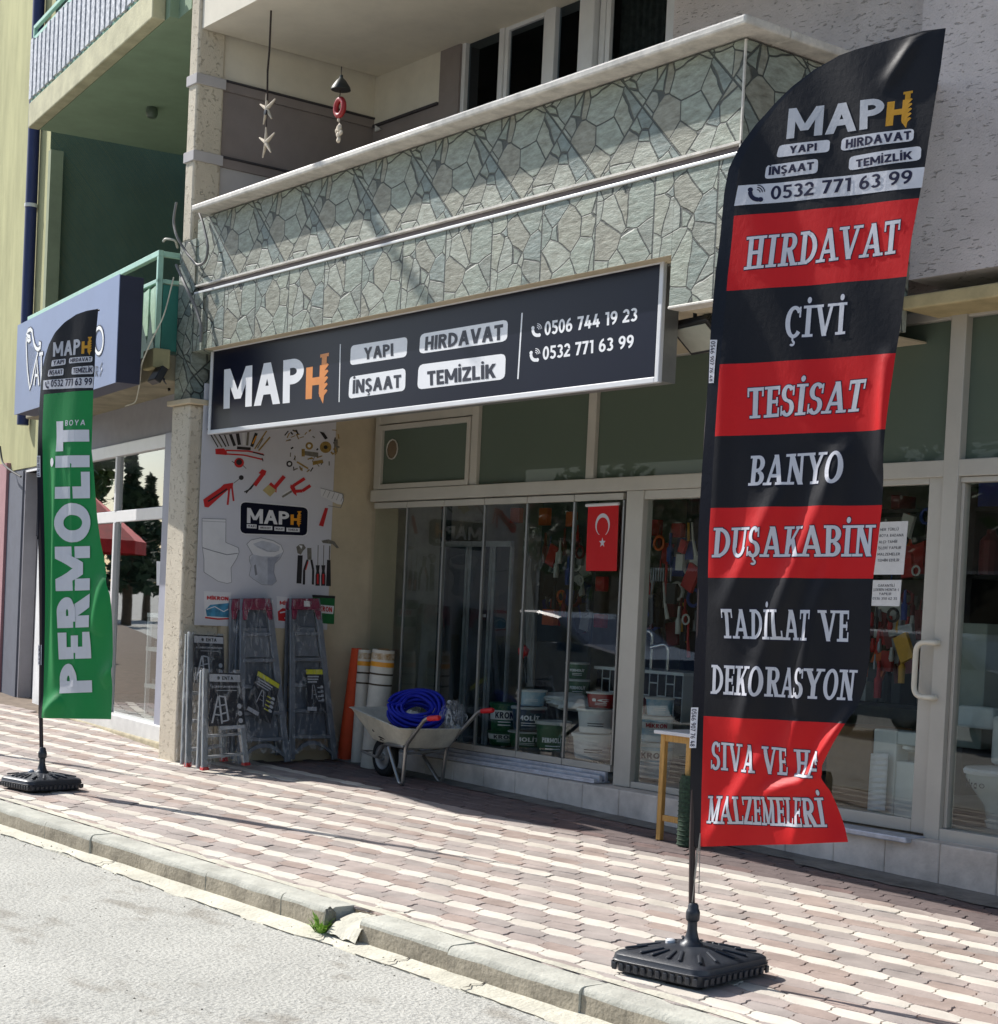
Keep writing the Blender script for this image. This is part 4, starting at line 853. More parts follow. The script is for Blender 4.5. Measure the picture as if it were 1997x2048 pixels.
# rod above the sign, screw holes
MB().tube([(S0 - .05, YS + .03, ZT0 - .012), (S1 + .12, YS + .03, ZT0 - .012)], .012, 8).build('sign_rail', M_alud, sg, smooth=True)
MB().box(S0 - .06, S1 + .2, YF + .0, YS + .1, ZT0 - .001, ZT0 + .0).build('shelf_strip', M_beige, bld)
# floodlight under the soffit beside the sign
A = onZ_ = None
def onZ(x, y, Z): d = ray(x, y); return d * (Z / d.z)
a = onZ(1337, 655, 1.70); b = onX(1374, 700, a.x); c = a + (onZ(1412, 639, 1.70) - onZ(1337, 655, 1.70)); d_ = b + (c - a)
e1, e2 = (c - a).normalized(), (b - a).normalized(); nn = e1.cross(e2).normalized()
if nn.dot(-a) < 0: nn = -nn
L1, L2 = (c - a).length * 1.02, (b - a).length * 1.25
fl = thing('floodlight', 'square floodlight with black rim and pale lens under the soffit right of the sign', 'lamp', (a + d_) * .5 + Vector((0, 0, -.05)))
def fq(u0, u1, v0, v1, h): return [a + e1 * (L1 * u) + e2 * (L2 * v) + nn * h for u, v in ((u0, v0), (u1, v0), (u1, v1), (u0, v1))]
hb_ = MB(); hb_.hexa(fq(0, 1, 0, 1, -.05), fq(0, 1, 0, 1, .0)); hb_.build('housing', M_black, fl, bevel=.006)
ln = MB(); ln.hexa(fq(.08, .92, .1, .9, .001), fq(.08, .92, .1, .9, .006)); ln.build('lens', mat('frosted lens', (176, 178, 164), .35, var=.08), fl, bevel=.002)
MB().tube([a + e1 * L1 * .5 + e2 * L2 * .2 - nn * .04, a + e1 * L1 * .5 + Vector((0, .05, .15))], .012, 8).build('bracket', M_black, fl)
# ------------------------------------------------------------------ neighbour's sign (blue grey, harp and script)
c2 = crop(0, 400, 4.5333); YN = 5.9
qa = [onP(*c2(*p), nP(YN), NBN) for p in ((160, 1890 + 62), (165, 1130), (1050, 1650), (1078, 680))]
bl_, tl_, br_, tr_q = qa; w_ = (br_ - bl_); zt, zb = tl_.z, (bl_.z + br_.z) / 2
sN0 = (tl_ - nP(YN)).dot(NBT); sN1 = (br_ - nP(YN)).dot(NBT); zb = onN(*c2(1050, 1650), YN).z; zt = onN(*c2(1078, 680), YN).z
nsn = thing('neighbour_sign', 'blue grey sign box with a white harp hung on the green balcony railing', 'sign', npt((sN0 + sN1) / 2, 0, zb, YN))
m = MB(); nbox(m, sN1, sN0, .004, .2, zb, zt, YN); m.build('cabinet', mat('dark sign box', (34, 38, 62), .5, var=.06), nsn, bevel=.004)
m = MB(); nbox(m, sN1 - .004, sN0 + .004, -.004, .003, zb - .004, zt + .004, YN); m.build('face', mat('blue grey acrylic', (106, 120, 158), .35, var=.05, vscale=1.2), nsn)
def fN(c, h=.004): return lambda x, y, hh=0: onP(*c(x, y), nP(YN), NBN) - NBN * (h + hh)
P_ = fN(c2, .008); m = MB()
def strip(mb, pts, w, mi, P=P_, off=0):
    """flat painted line through crop points, w in metres"""
    ps = [P(x, y, off) for x, y in pts]
    n = NBN if P is P_ else None
    L = []; R = []
    for i, p in enumerate(ps):
        t = (ps[min(i + 1, len(ps) - 1)] - ps[max(i - 1, 0)]).normalized(); s_ = t.cross(NBN if n is not None else NF_cur).normalized() * (w / 2); L.append(p + s_); R.append(p - s_)
    mb.grid([L, R], mi)
NF_cur = NF
harp = [(255, 1262), (268, 1278), (285, 1265), (280, 1240), (262, 1235), (250, 1215), (262, 1185), (285, 1172), (300, 1190), (305, 1240), (318, 1310), (335, 1345), (355, 1355), (375, 1335), (378, 1305), (360, 1298)]
body = [(248, 1240), (246, 1300), (250, 1420), (256, 1540), (268, 1640), (278, 1712), (292, 1660), (312, 1560), (330, 1470), (352, 1380)]
for ln_, w1 in ((harp, .034), (body, .03)):
    strip(m, ln_, w1 + .022, 1); strip(m, ln_, w1, 0, off=.001)
for k in range(7): strip(m, [(262 + 10 * k, 1300 + 8 * k), (266 + 9 * k, 1640 - 34 * k)], .007, 1, off=.0005)
for ln_, w1 in (([(318, 1680), (345, 1450), (362, 1680)], .035), ([(325, 1590), (358, 1590)], .025), ([(368, 1400), (400, 1390)], .03), ([(384, 1395), (384, 1700)], .035)):
    strip(m, ln_, w1 + .02, 1, off=.002); strip(m, ln_, w1, 0, off=.003)
oc = [(905 + 40 * math.cos(t * .3307), 1275 + 118 * math.sin(t * .3307) - .17 * 40 * math.cos(t * .3307)) for t in range(20)]
strip(m, oc, .05, 1); strip(m, oc, .028, 0, off=.001); strip(m, [(840, 1180), (850, 1250), (872, 1170)], .03, 0); strip(m, [(852, 1240), (858, 1390)], .03, 0)
strip(m, [(872, 1600), (876, 1510), (892, 1515), (890, 1555), (878, 1560), (892, 1598)], .014, 1); strip(m, [(935, 1475), (915, 1525), (932, 1540), (912, 1598)], .014, 1); strip(m, [(935, 1520), (932, 1545)], .014, 0, off=.002)
m.build('lettering', [M_lett, M_ink], nsn)
# ------------------------------------------------------------------ feather flags
FD = Vector((.962, .274, 0)).normalized(); FNn = Vector((FD.y, -FD.x, 0))       # cloth runs along FD, FNn looks to the road
def cloth_mat(name, rgb, rough=.52, spec=.3, back=.16):
    m = mat(name, rgb, rough, var=.03, vscale=3, spec=spec); nt = m.node_tree; p = nt.nodes['Principled BSDF']; base = p.inputs['Base Color'].links[0].from_socket
    tc = N(nt, 'ShaderNodeTexCoord'); wv1 = N(nt, 'ShaderNodeTexNoise'); wv1.inputs['Scale'].default_value = 420; nt.links.new(tc.outputs['Object'], wv1.inputs['Vector'])
    cr = N(nt, 'ShaderNodeTexNoise'); cr.inputs['Scale'].default_value = 26; cr.inputs['Detail'].default_value = 6; cr.inputs['Roughness'].default_value = .6
    mp = N(nt, 'ShaderNodeMapping'); mp.inputs['Scale'].default_value = (1.1, 1.1, .8); nt.links.new(tc.outputs['Object'], mp.inputs[0]); nt.links.new(mp.outputs[0], cr.inputs['Vector'])
    b1 = N(nt, 'ShaderNodeBump'); b1.inputs['Strength'].default_value = .25; b1.inputs['Distance'].default_value = .001; nt.links.new(wv1.outputs[0], b1.inputs['Height'])
    b2 = N(nt, 'ShaderNodeBump'); b2.inputs['Strength'].default_value = .14; b2.inputs['Distance'].default_value = .012; nt.links.new(cr.outputs[0], b2.inputs['Height']); nt.links.new(b1.outputs[0], b2.inputs['Normal']); nt.links.new(b2.outputs[0], p.inputs['Normal'])
    out = nt.nodes['Material Output']; tl = N(nt, 'ShaderNodeBsdfTranslucent'); nt.links.new(base, tl.inputs[0]); ms = N(nt, 'ShaderNodeMixShader'); ms.inputs[0].default_value = back
    nt.links.new(p.outputs[0], ms.inputs[1]); nt.links.new(tl.outputs[0], ms.inputs[2]); nt.links.new(ms.outputs[0], out.inputs[0]); return m
C_blk = cloth_mat('black flag cloth', (21, 21, 28)); C_red = cloth_mat('red flag cloth', (206, 24, 28)); C_grn = cloth_mat('green flag cloth', (24, 132, 68)); C_slv = cloth_mat('flag sleeve', (17, 17, 28), .3)
C_wht = cloth_mat('white flag print', (214, 214, 222)); C_nav = cloth_mat('navy flag print', (30, 30, 60)); C_gld = cloth_mat('gold flag print', (206, 150, 40)); C_slvr = cloth_mat('silver flag print', (190, 192, 200))
CLOTH = [C_blk, C_red, C_grn, C_slv, C_wht, C_nav, C_gld, C_slvr]
def interp(tab, y):
    if y <= tab[0][1]: return tab[0][0]
    for (x0, y0), (x1, y1) in zip(tab[:-1], tab[1:]):
        if y <= y1: return x0 + (x1 - x0) * (y - y0) / (y1 - y0 + 1e-9)
    return tab[-1][0]
class Flag:
    """cloth in a vertical plane through P0; everything printed on it follows the same folds"""
    def __init__(s, P0, ridges, wav, k=1.0): s.P0 = P0; s.rid = [[s.pl(*a) for a in r[0]] + [r[1], r[2]] for r in ridges] if ridges else []; s.wav = wav; s.k = k
    def pl(s, x, y): p = onP(x, y, s.P0, FNn); d = p - s.P0; return (d.dot(FD), p.z)
    def w(s, u, z):
        h = s.wav(u, z)
        for r in s.rid:
            (a, b), (c, d) = r[0], r[1]; dx, dz = c - a, d - b; L2 = dx * dx + dz * dz
            t = ((u - a) * dx + (z - b) * dz) / L2; tt = min(1, max(0, t)); px, pz = a + dx * tt, b + dz * tt
            dist = math.hypot(u - px, z - pz); env = math.sin(math.pi * min(1, max(0, tt * .92 + .04))) ** .5 if 0 <= t <= 1 else .25
            h += 1.35 * r[2] * math.exp(-(dist / r[3]) ** 2) * env
        return h
    def P(s, u, z, h=0): return s.P0 + FD * u + Vector((0, 0, z - s.P0.z)) + FNn * (s.w(u, z) + h)
    def px(s, x, y, h=0): return s.P(*s.pl(x, y), h)
    def quad(s, c, q, lift=.0012):
        Q = [Vector((*s.pl(*c(*p)), 0)) for p in q]
        def fn(u, v, h=0): b = bil(Q, u, v); return s.P(b.x, b.y, lift + h)
        return fn
def flag_cloth(F, Lt, Rt, bands, nu=44, dy=6.5, sleeve=24, ysl=400):
    """bands: list of (yL,yR,material) boundaries from top to hem, in photo pixels"""
    g = MB()
    for (a, b, mi), (c, d, _) in zip(bands[:-1], bands[1:]):
        n = max(2, int((c - a) / dy)); rows = []
        for i in range(n + 1):
            yl, yr = a + (c - a) * i / n, b + (d - b) * i / n
            x0, x1 = interp(Lt, yl), interp(Rt, yr); s0 = sleeve if yl > ysl else sleeve * max(0, (yl - a)) / max(1, ysl - a) if a < ysl else sleeve
            us = [0, min(.5, s0 / max(1, x1 - x0))]; us += [us[1] + (1 - us[1]) * (j + 1) / nu for j in range(nu)]
            rows.append([F.px(x0 + (x1 - x0) * u, yl + (yr - yl) * u) for u in us])
        g.grid(rows, mf=lambda i, j, mi=mi: 3 if j == 0 else mi)
    return g
def water_base(root, c, mats_, ang, hw, hd, h, pole_h):
    """moulded water filled base with ribbed sides, ribs on top, neck and collar; ang = turn about Z"""
    Mz = Matrix.Rotation(ang, 3, 'Z')
    def W_(x, y, z): return c + Mz @ Vector((x, y, 0)) + Vector((0, 0, z))
    def ring(kx, ky, z, r, n=7):
        pts = []
        for sx, sy, a0 in ((1, 1, 0), (-1, 1, 90), (-1, -1, 180), (1, -1, 270)):
            for k in range(n): a_ = R_(a0 + 90 * k / (n - 1)); pts.append(W_(sx * (hw * kx - r) + r * math.cos(a_), sy * (hd * ky - r) + r * math.sin(a_), z))
        return pts
    b = MB(); prof = ((.93, .93, .012, .05), (.96, .96, .03, .06), (1, 1, .6 * h, .06), (1.012, 1.012, .62 * h, .06), (1.0, 1.0, .66 * h, .06), (.985, .985, .86 * h, .06), (.95, .95, .94 * h, .06), (.86, .86, h, .06), (.5, .5, h * 1.22, .05), (.3, .3, h * 1.30, .04))
    rs = [ring(*p) for p in prof]; n = len(rs[0]); vs = [v for r in rs for v in r]
    fs = [tuple(reversed(range(n)))] + [(i * n + k, i * n + (k + 1) % n, (i + 1) * n + (k + 1) % n, (i + 1) * n + k) for i in range(len(rs) - 1) for k in range(n)] + [tuple((len(rs) - 1) * n + k for k in range(n))]
    b.raw(vs, fs); body_ = b.build('base', mats_, root, smooth=True, angle=28)
    rib = MB()
    for sgn in (-1, 1):
        for i in range(12):
            t = -.86 + 1.72 * i / 11
            if abs(t) < .05: continue
            rib.hexa([W_(t * hw - .012, sgn * hd * .97, .02), W_(t * hw + .012, sgn * hd * .97, .02), W_(t * hw + .012, sgn * (hd + .002), .02), W_(t * hw - .012, sgn * (hd + .002), .02)], [W_(t * hw - .012, sgn * hd * .97, .52 * h), W_(t * hw + .012, sgn * hd * .97, .52 * h), W_(t * hw + .010, sgn * (hd + .004), .52 * h), W_(t * hw - .010, sgn * (hd + .004), .52 * h)])
            rib.hexa([W_(sgn * hw * .97, t * hd - .012, .02), W_(sgn * hw * .97, t * hd + .012, .02), W_(sgn * (hw + .002), t * hd + .012, .02), W_(sgn * (hw + .002), t * hd - .012, .02)], [W_(sgn * hw * .97, t * hd - .012, .52 * h), W_(sgn * hw * .97, t * hd + .012, .52 * h), W_(sgn * (hw + .004), t * hd + .010, .52 * h), W_(sgn * (hw + .004), t * hd - .010, .52 * h)])
    rib.build('rib', mats_, body_, bevel=.004)
    top = MB()
    def zt(x, y): r = max(abs(x) / hw, abs(y) / hd); return h * (1.30 if r < .3 else 1.22 + (1.30 - 1.22) * (.5 - r) / .2 if r < .5 else 1 + .22 * (.86 - r) / .36)
    for (x0, y0, x1, y1) in ((.2, .5, .42, .86), (-.2, .5, -.42, .86), (.06, .52, .16, .86), (-.06, .52, -.16, .86), (.2, -.5, .42, -.86), (-.2, -.5, -.42, -.86), (.07, -.52, .17, -.86), (-.07, -.52, -.17, -.86), (.5, .2, .86, .42), (.5, -.2, .86, -.42), (.5, .02, .86, .1), (-.5, .2, -.86, .42), (-.5, -.2, -.86, -.42), (-.5, .02, -.86, .1), (.55, .5, .8, .8), (-.55, .5, -.8, .8), (.55, -.5, .8, -.8), (-.55, -.5, -.8, -.8)):
        p, q_ = W_(x0 * hw, y0 * hd, zt(x0 * hw, y0 * hd) + .002), W_(x1 * hw, y1 * hd, zt(x1 * hw, y1 * hd) + .006); top.bar(p, q_, .016, .010)
    top.build('rib', mats_, body_, bevel=.005)
    k = h
    nk = MB(); t0_ = 1.30 * k; nk.lathe([(.055, t0_ - .006), (.05, t0_ + .008), (.036, t0_ + .016), (.029, t0_ + .035), (.022, t0_ + .065), (.021, t0_ + .10), (.026, t0_ + .104), (.030, t0_ + .11), (.031, t0_ + .14), (.027, t0_ + .152), (.024, t0_ + .156), (.023, t0_ + .17), (.017, t0_ + .18)], c, n=20)
    nk.build('neck', mats_, root, smooth=True, angle=45)
    pg = MB(); pc = W_(-.09, -.03, 1.3 * k); pg.lathe([(.022, -.012), (.022, .008), (.016, .014), (.006, .016)], pc, n=12); pg.build('filler_cap', mat('pale cap', (222, 224, 226), .4), root, smooth=True)
M_bplas = mat('grey black plastic', (46, 50, 58), .42, var=.1, vscale=12, bump=.12, bscale=180, spec=.5)
# --- flag A, right foreground
A3, A6, A9 = crop(1297, 0, 2.72), crop(1297, 600, 2.72), crop(1297, 1200, 2.72)
fb = Vector((-5.28, 5.18, 0)); fA = Vector((fb.x, fb.y, G(fb.x, fb.y)))
FA_pole0 = Vector((fA.x, fA.y, fA.z))
Lt = [A3(*p) for p in ((1625, 155), (1500, 175), (1330, 215), (1170, 260), (1040, 300), (900, 370), (780, 465), (680, 560), (580, 670), (500, 790), (440, 920), (415, 1050), (392, 1300), (370, 1500), (352, 1780))] + [A6(*p) for p in ((330, 500), (300, 900), (280, 1250), (262, 1700))] + [A9(*p) for p in ((250, 300), (240, 620), (234, 900), (222, 1200), (217, 1345))]
Rt = [A3(*p) for p in ((1625, 155), (1600, 370), (1570, 550), (1530, 780), (1510, 910), (1480, 1080), (1440, 1300), (1410, 1510), (1370, 1780))] + [A6(*p) for p in ((1345, 290), (1300, 700), (1280, 900), (1268, 1110), (1220, 1510), (1205, 1800))] + [A9(*p) for p in ((1205, 300), (1182, 450), (1140, 580), (1090, 670), (1010, 820), (968, 900), (958, 970), (990, 1050), (1030, 1160), (1060, 1240), (1085, 1315))]
ridA = [((A6(1060, 800), A9(620, 350)), .030, .055), ((A9(620, 350), A9(520, 760)), .026, .05), ((A6(760, 960), A6(420, 1700)), .018, .05), ((A6(1010, 960), A6(960, 1700)), .014, .04), ((A9(930, -100), A9(820, 640)), .030, .05), ((A9(820, 640), A9(770, 900)), .024, .05), ((A9(1120, 600), A9(880, 980)), .036, .035), ((A9(960, 960), A9(640, 1060)), .03, .035), ((A9(900, 1020), A9(820, 1350)), .028, .05),
        ((A9(660, 800), A9(330, 1330)), .022, .045), ((A9(980, 1010), A9(1060, 1290)), -.02, .05), ((A3(1480, 200), A3(1300, 460)), .012, .03), ((A6(1300, 300), A6(1270, 900)), .02, .03), ((A6(420, 300), A6(360, 1500)), .012, .05)]
def wavA(u, z): return .012 * math.sin(5.2 * u + 1.3 * z + .6) + .006 * math.sin(11 * u - 3.1 * z) * max(0, min(1, (1.6 - z) / 2)) + .004 * math.sin(19 * u + 7 * z)
FA = Flag(FA_pole0, ridA, wavA)
fa = thing('feather_flag', 'tall feather flag with red and black bands of white lettering on a black water base', 'flag', fA)
bA = [A3(*p)[1] for p in ((0, 155), (0, 155))]
y3 = lambda y: y / 2.72; y6 = lambda y: 600 + y / 2.72; y9 = lambda y: 1200 + y / 2.72
bandsA = [(y3(156), y3(155.5), 0), (y3(1180), y3(1080), 1), (y3(1588), y3(1505), 0), (y6(358), y6(288), 1), (y6(747), y6(705), 0), (y6(1135), y6(1114), 1), (y6(1512), y6(1515), 0), (y9(628), y9(672), 1), (y9(1345), y9(1318), 1)]
ch = flag_cloth(FA, Lt, Rt, bandsA); cloth = ch.build('cloth', CLOTH, fa, smooth=True, angle=70)
pr = MB()
def slab_line(s, c, q, F=FA, keep=None, w=.225, t=.11, gap=.07):
    put_text(pr, s, F.quad(c, q, .0010), 5, w=w, t=t, slab=True, gap=gap, grow=.028, step=.14, keep=keep); put_text(pr, s, F.quad(c, q, .0026), 4, w=w, t=t, slab=True, gap=gap, step=.14, keep=keep)
slab_line('HIRDAVAT', A3, ((522, 1468), (540, 1290), (1362, 1378), (1382, 1197)))
slab_line('ÇİVİ', A3, ((742, 1840), (750, 1668), (1068, 1815), (1083, 1642)))
slab_line('TESİSAT', A6, ((545, 647), (545, 480), (1152, 602), (1187, 428)))
slab_line('BANYO', A6, ((552, 1012), (565, 850), (1058, 996), (1070, 820)))
slab_line('DUŞAKABİN', A6, ((358, 1402), (370, 1242), (1220, 1394), (1230, 1222)), gap=.06)
slab_line('TADİLAT VE', A9, ((418, 208), (412, 50), (1086, 228), (1092, 58)))
slab_line('DEKORASYON', A9, ((343, 510), (350, 353), (1118, 548), (1136, 382)), gap=.06)
_Q = ((346, 922), (350, 770), (1052, 975), (1052, 832))
def keepA(u, v):
    bl, tl, br, tr = [Vector((*A9(*p), 0)) for p in _Q]; p = bil((bl, tl, br, tr), u, v); return p.x < interp(Rt, p.y) - 4
slab_line('SIVA VE HAR', A9, _Q, keep=keepA)
slab_line('MALZEMELERİ', A9, ((322, 1214), (332, 1066), (975, 1236), (955, 1075)), gap=.05)
put_text(pr, 'MAP', FA.quad(A3, ((748, 752), (764, 588), (1288, 692), (1292, 533))), 7, w=.215, t=.205, gap=.085, step=.2)
drill_h(pr, FA.quad(A3, ((1297, 690), (1310, 525), (1432, 672), (1446, 505)), .0014), 6)
for pq, tq, s in ((((688, 852), (706, 786), (980, 822), (985, 755)), ((762, 833), (766, 792), (914, 816), (915, 775)), 'YAPI'), (((1042, 818), (1050, 748), (1448, 768), (1452, 700)), ((1070, 806), (1074, 757), (1437, 760), (1437, 713)), 'HIRDAVAT'),
                  (((627, 970), (637, 895), (918, 938), (922, 860)), ((648, 950), (652, 903), (898, 920), (900, 878)), 'İNŞAAT'), (((1085, 925), (1092, 850), (1488, 872), (1492, 795)), ((1128, 911), (1130, 868), (1443, 868), (1442, 824)), 'TEMİZLİK')):
    pill(pr, FA.quad(A3, pq, .001), 4, .06, .25); put_text(pr, s, FA.quad(A3, tq, .0026), 5, w=.23, t=.21, gap=.08)
sq = FA.quad(A3, ((470, 1120), (492, 1010), (1494, 1022), (1510, 910)), .001)
pr.grid([[sq(j / 16, i / 3) for j in range(17)] for i in range(4)], 4)
phone(pr, FA.quad(A3, ((545, 1098), (545, 1010), (630, 1090), (630, 1002)), .0026), 5); put_text(pr, '0532 771 63 99', FA.quad(A3, ((660, 1083), (664, 1010), (1440, 1000), (1446, 926)), .0026), 5, w=.19, t=.17, gap=.09)
for cc, q in ((A6, ((342, 455), (372, 455), (350, 220), (388, 220))), (A9, ((230, 805), (268, 805), (238, 585), (278, 585)))):
    # stickers with a phone number running down the sleeve
    (x0, yb), (x1, _), (x2, yt), (x3, _2) = q
    st_q = FA.quad(cc, ((x2, yt), (x3, yt), (x0, yb), (x1, yb)), .004); pr.grid([[st_q(j / 6, i / 2) for j in range(7)] for i in range(3)], 4)
    put_text(pr, '0546 907 76 48', FA.quad(cc, ((x2 + 5, yt + 8), (x3 - 8, yt + 8), (x0 + 5, yb - 8), (x1 - 8, yb - 8)), .0056), 5, w=.17, t=.15, gap=.1)
pr.build('print', CLOTH, cloth)
# pole: bottom straight, top bent along the sail
polepx = [(1380, 1905)] + [A9(*p) for p in ((232, 1345), (244, 900), (262, 300))] + [A6(*p) for p in ((292, 1250), (318, 700))] + [A3(*p) for p in ((366, 1780), (388, 1500), (408, 1300), (428, 1050), (455, 930), (512, 800), (592, 680), (690, 570), (790, 475), (908, 382), (1046, 312), (1176, 270), (1335, 226), (1500, 188), (1612, 168))]
pts = []
for i, p in enumerate(polepx):
    u, z = FA.pl(*p); pts.append(FA.P0 + FD * u + Vector((0, 0, z - FA.P0.z)) + FNn * (FA.w(u, z) * min(1, i / 3) - .004 - .010 * min(1, i / 2)))
pts[0] = Vector((fA.x, fA.y, fA.z + .12))
pm = MB(); L = len(pts); pm.tube(pts, [.014 - .009 * i / L for i in range(L)], 10); pm.build('pole', mat('brown black pole', (44, 30, 32), .35, var=.05), fa, smooth=True)
cd = MB(); a0 = FA.px(*A9(262, 1350)); cd.tube([a0, a0 + Vector((-.01, -.01, -.3)), fA + Vector((.04, -.02, .62)), fA + Vector((.05, -.02, .36))], .0025, 6); cd.build('cord', M_alud, fa)
water_base(fa, fA, M_bplas, R_(11), .245, .268, .10, 0)

# slanting tube, added above the frame to cast a soft shadow on the cladding
p1_, p2_ = onY(722, 412, 6.5), onY(862, 612, 6.5)
q1_, q2_ = p1_ - sdir * 6.2, p2_ - sdir * 8.6
tag(MB().tube([q1_ + (q1_ - q2_) * .02, q1_, q2_], .05, 8).build('shadow_cable', M_black, smooth=True), 'slanting tube standing in for overhead cables above the stone balcony, added for its shadow', 'cables')
# --- flag B, left
B5, B6 = crop(0, 500, 4.2311), crop(0, 900, 2.604)
fb = Vector((-11.56, 4.83, 0)); fB = Vector((fb.x, fb.y, G(fb.x, fb.y)))
Lt2 = [B5(*p) for p in ((822, 494), (760, 505), (650, 545), (560, 610), (480, 700), (420, 800), (380, 900), (352, 1000), (340, 1080), (328, 1250), (316, 1500))] + [B6(*p) for p in ((190, 100), (192, 700), (195, 1400))]
Rt2 = [B5(*p) for p in ((823, 494), (812, 620), (800, 750), (792, 1000), (780, 1180))] + [B6(*p) for p in ((470, 0), (480, 100), (500, 330), (520, 480), (550, 640), (572, 760), (580, 1000), (585, 1160), (575, 1403))]
ridB = [((B6(550, 660), B6(500, 960)), .04, .07), ((B6(585, 1130), B6(520, 1210)), .022, .06), ((B6(330, 1290), B6(240, 1390)), .04, .06), ((B6(295, 0), B6(295, 1200)), .022, .05), ((B6(240, 0), B6(240, 1300)), -.02, .06), ((B6(380, 0), B6(400, 1250)), .008, .02)]
FB = Flag(fB, ridB, lambda u, z: .014 * math.sin(8 * u + .5 * z) + .006 * math.sin(17 * u - 2 * z))
fbt = thing('feather_flag', 'green feather flag with PERMOLİT lettering and a black top, beside the neighbouring shop', 'flag', fB)
b5 = lambda y: 500 + y / 4.2311; b6 = lambda y: 900 + y / 2.604
ch = flag_cloth(FB, Lt2, Rt2, [(b5(495), b5(494.5), 0), (b5(1226), b5(1186), 2), (b6(1396), b6(1403), 2)], nu=48, dy=4, sleeve=10, ysl=760)
cloth = ch.build('cloth', CLOTH, fbt, smooth=True, angle=70)
pr = MB()
put_text(pr, 'MAP', FB.quad(B5, ((462, 905), (466, 785), (685, 885), (690, 752)), .002), 7, w=.22, t=.2, gap=.08, step=.3); drill_h(pr, FB.quad(B5, ((698, 880), (702, 750), (772, 870), (776, 740)), .002), 6)
for pq, tq, s in ((((443, 988), (452, 935), (563, 970), (566, 920)), ((462, 975), (466, 938), (552, 962), (555, 928)), 'YAPI'), (((592, 962), (596, 915), (776, 945), (778, 897)), ((606, 952), (608, 920), (770, 938), (772, 904)), 'HIRDAVAT'), (((410, 1072), (420, 1015), (545, 1060), (548, 1002)), ((424, 1060), (430, 1020), (538, 1050), (540, 1012)), 'İNŞAAT'), (((616, 1056), (620, 995), (782, 1046), (784, 975)), ((632, 1044), (634, 1003), (778, 1034), (780, 990)), 'TEMİZLİK')):
    pill(pr, FB.quad(B5, pq, .0012), 4, .06, .25); put_text(pr, s, FB.quad(B5, tq, .003), 5, w=.2, t=.19, gap=.09)
sq = FB.quad(B5, ((362, 1182), (366, 1104), (778, 1165), (784, 1072)), .0012); pr.grid([[sq(j / 10, i / 2) for j in range(11)] for i in range(3)], 4)
phone(pr, FB.quad(B5, ((388, 1172), (388, 1110), (425, 1170), (425, 1106)), .003), 5); put_text(pr, '0532 771 63 99', FB.quad(B5, ((440, 1160), (443, 1102), (772, 1142), (776, 1080)), .003), 5, w=.2, t=.18, gap=.09)
# letters climb the flag: baseline on the right, tops to the left
put_text(pr, 'PERMOLİT', FB.quad(B6, ((478, 1262), (322, 1268), (462, -154), (300, -148)), .0055), 4, w=.26, t=.24, gap=.1, step=.2)
put_text(pr, 'BOYA', FB.quad(B5, ((565, 1490), (568, 1443), (722, 1482), (726, 1436)), .002), 4, w=.17, t=.15, gap=.3)
for y0, y1 in ((30, 140), (1015, 1120)):
    st_q = FB.quad(B6, ((190, y0), (208, y0), (190, y1), (208, y1)), .004); pr.grid([[st_q(j / 4, i) for j in range(5)] for i in (0, 1)], 4); put_text(pr, '0546 907 76 48', FB.quad(B6, ((193, y0 + 4), (205, y0 + 4), (193, y1 - 4), (205, y1 - 4)), .006), 5, w=.17, t=.15)
pr.build('print', CLOTH, cloth)
polepx = [B6(205, 1590), B6(203, 1400), B6(200, 900), B6(198, 300)] + [B5(*p) for p in ((324, 1500), (336, 1250), (348, 1080), (360, 1005), (388, 905), (428, 806), (486, 708), (564, 620), (652, 556), (760, 514), (815, 503))]
pts = []
for i, p in enumerate(polepx):
    u, z = FB.pl(*p); pts.append(FB.P0 + FD * u + Vector((0, 0, z - FB.P0.z)) + FNn * (FB.w(u, z) * min(1, i / 3) - .016))
pts[0] = Vector((fB.x, fB.y, fB.z + .12)); L = len(pts)
pm = MB(); pm.tube(pts, [.015 - .009 * i / L for i in range(L)], 10); pm.build('pole', MATS['brown black pole'], fbt, smooth=True)
water_base(fbt, fB, M_bplas, R_(10), .205, .225, .092, 0)
# --- a third flag further left along the kerb: only its shadow reaches the picture
X3 = onG(0, 1511).x - 2.2; Y3 = onG(0, 1511).y - .75; f3 = Vector((X3, Y3, G(X3, Y3)))
def copy_tree(o, parent=None):
    c_ = o.copy(); COL.objects.link(c_)
    if parent is not None: c_.parent = parent
    for k in list(o.children): copy_tree(k, c_)
    return c_
ft = copy_tree(fbt); ft.location = f3; ft['label'] = 'feather flag left of the green one, seen only by its shadow on the paving'; ft['category'] = 'flag'
for o in (fa, fbt, ft): o['group'] = 'feather flags along the kerb'
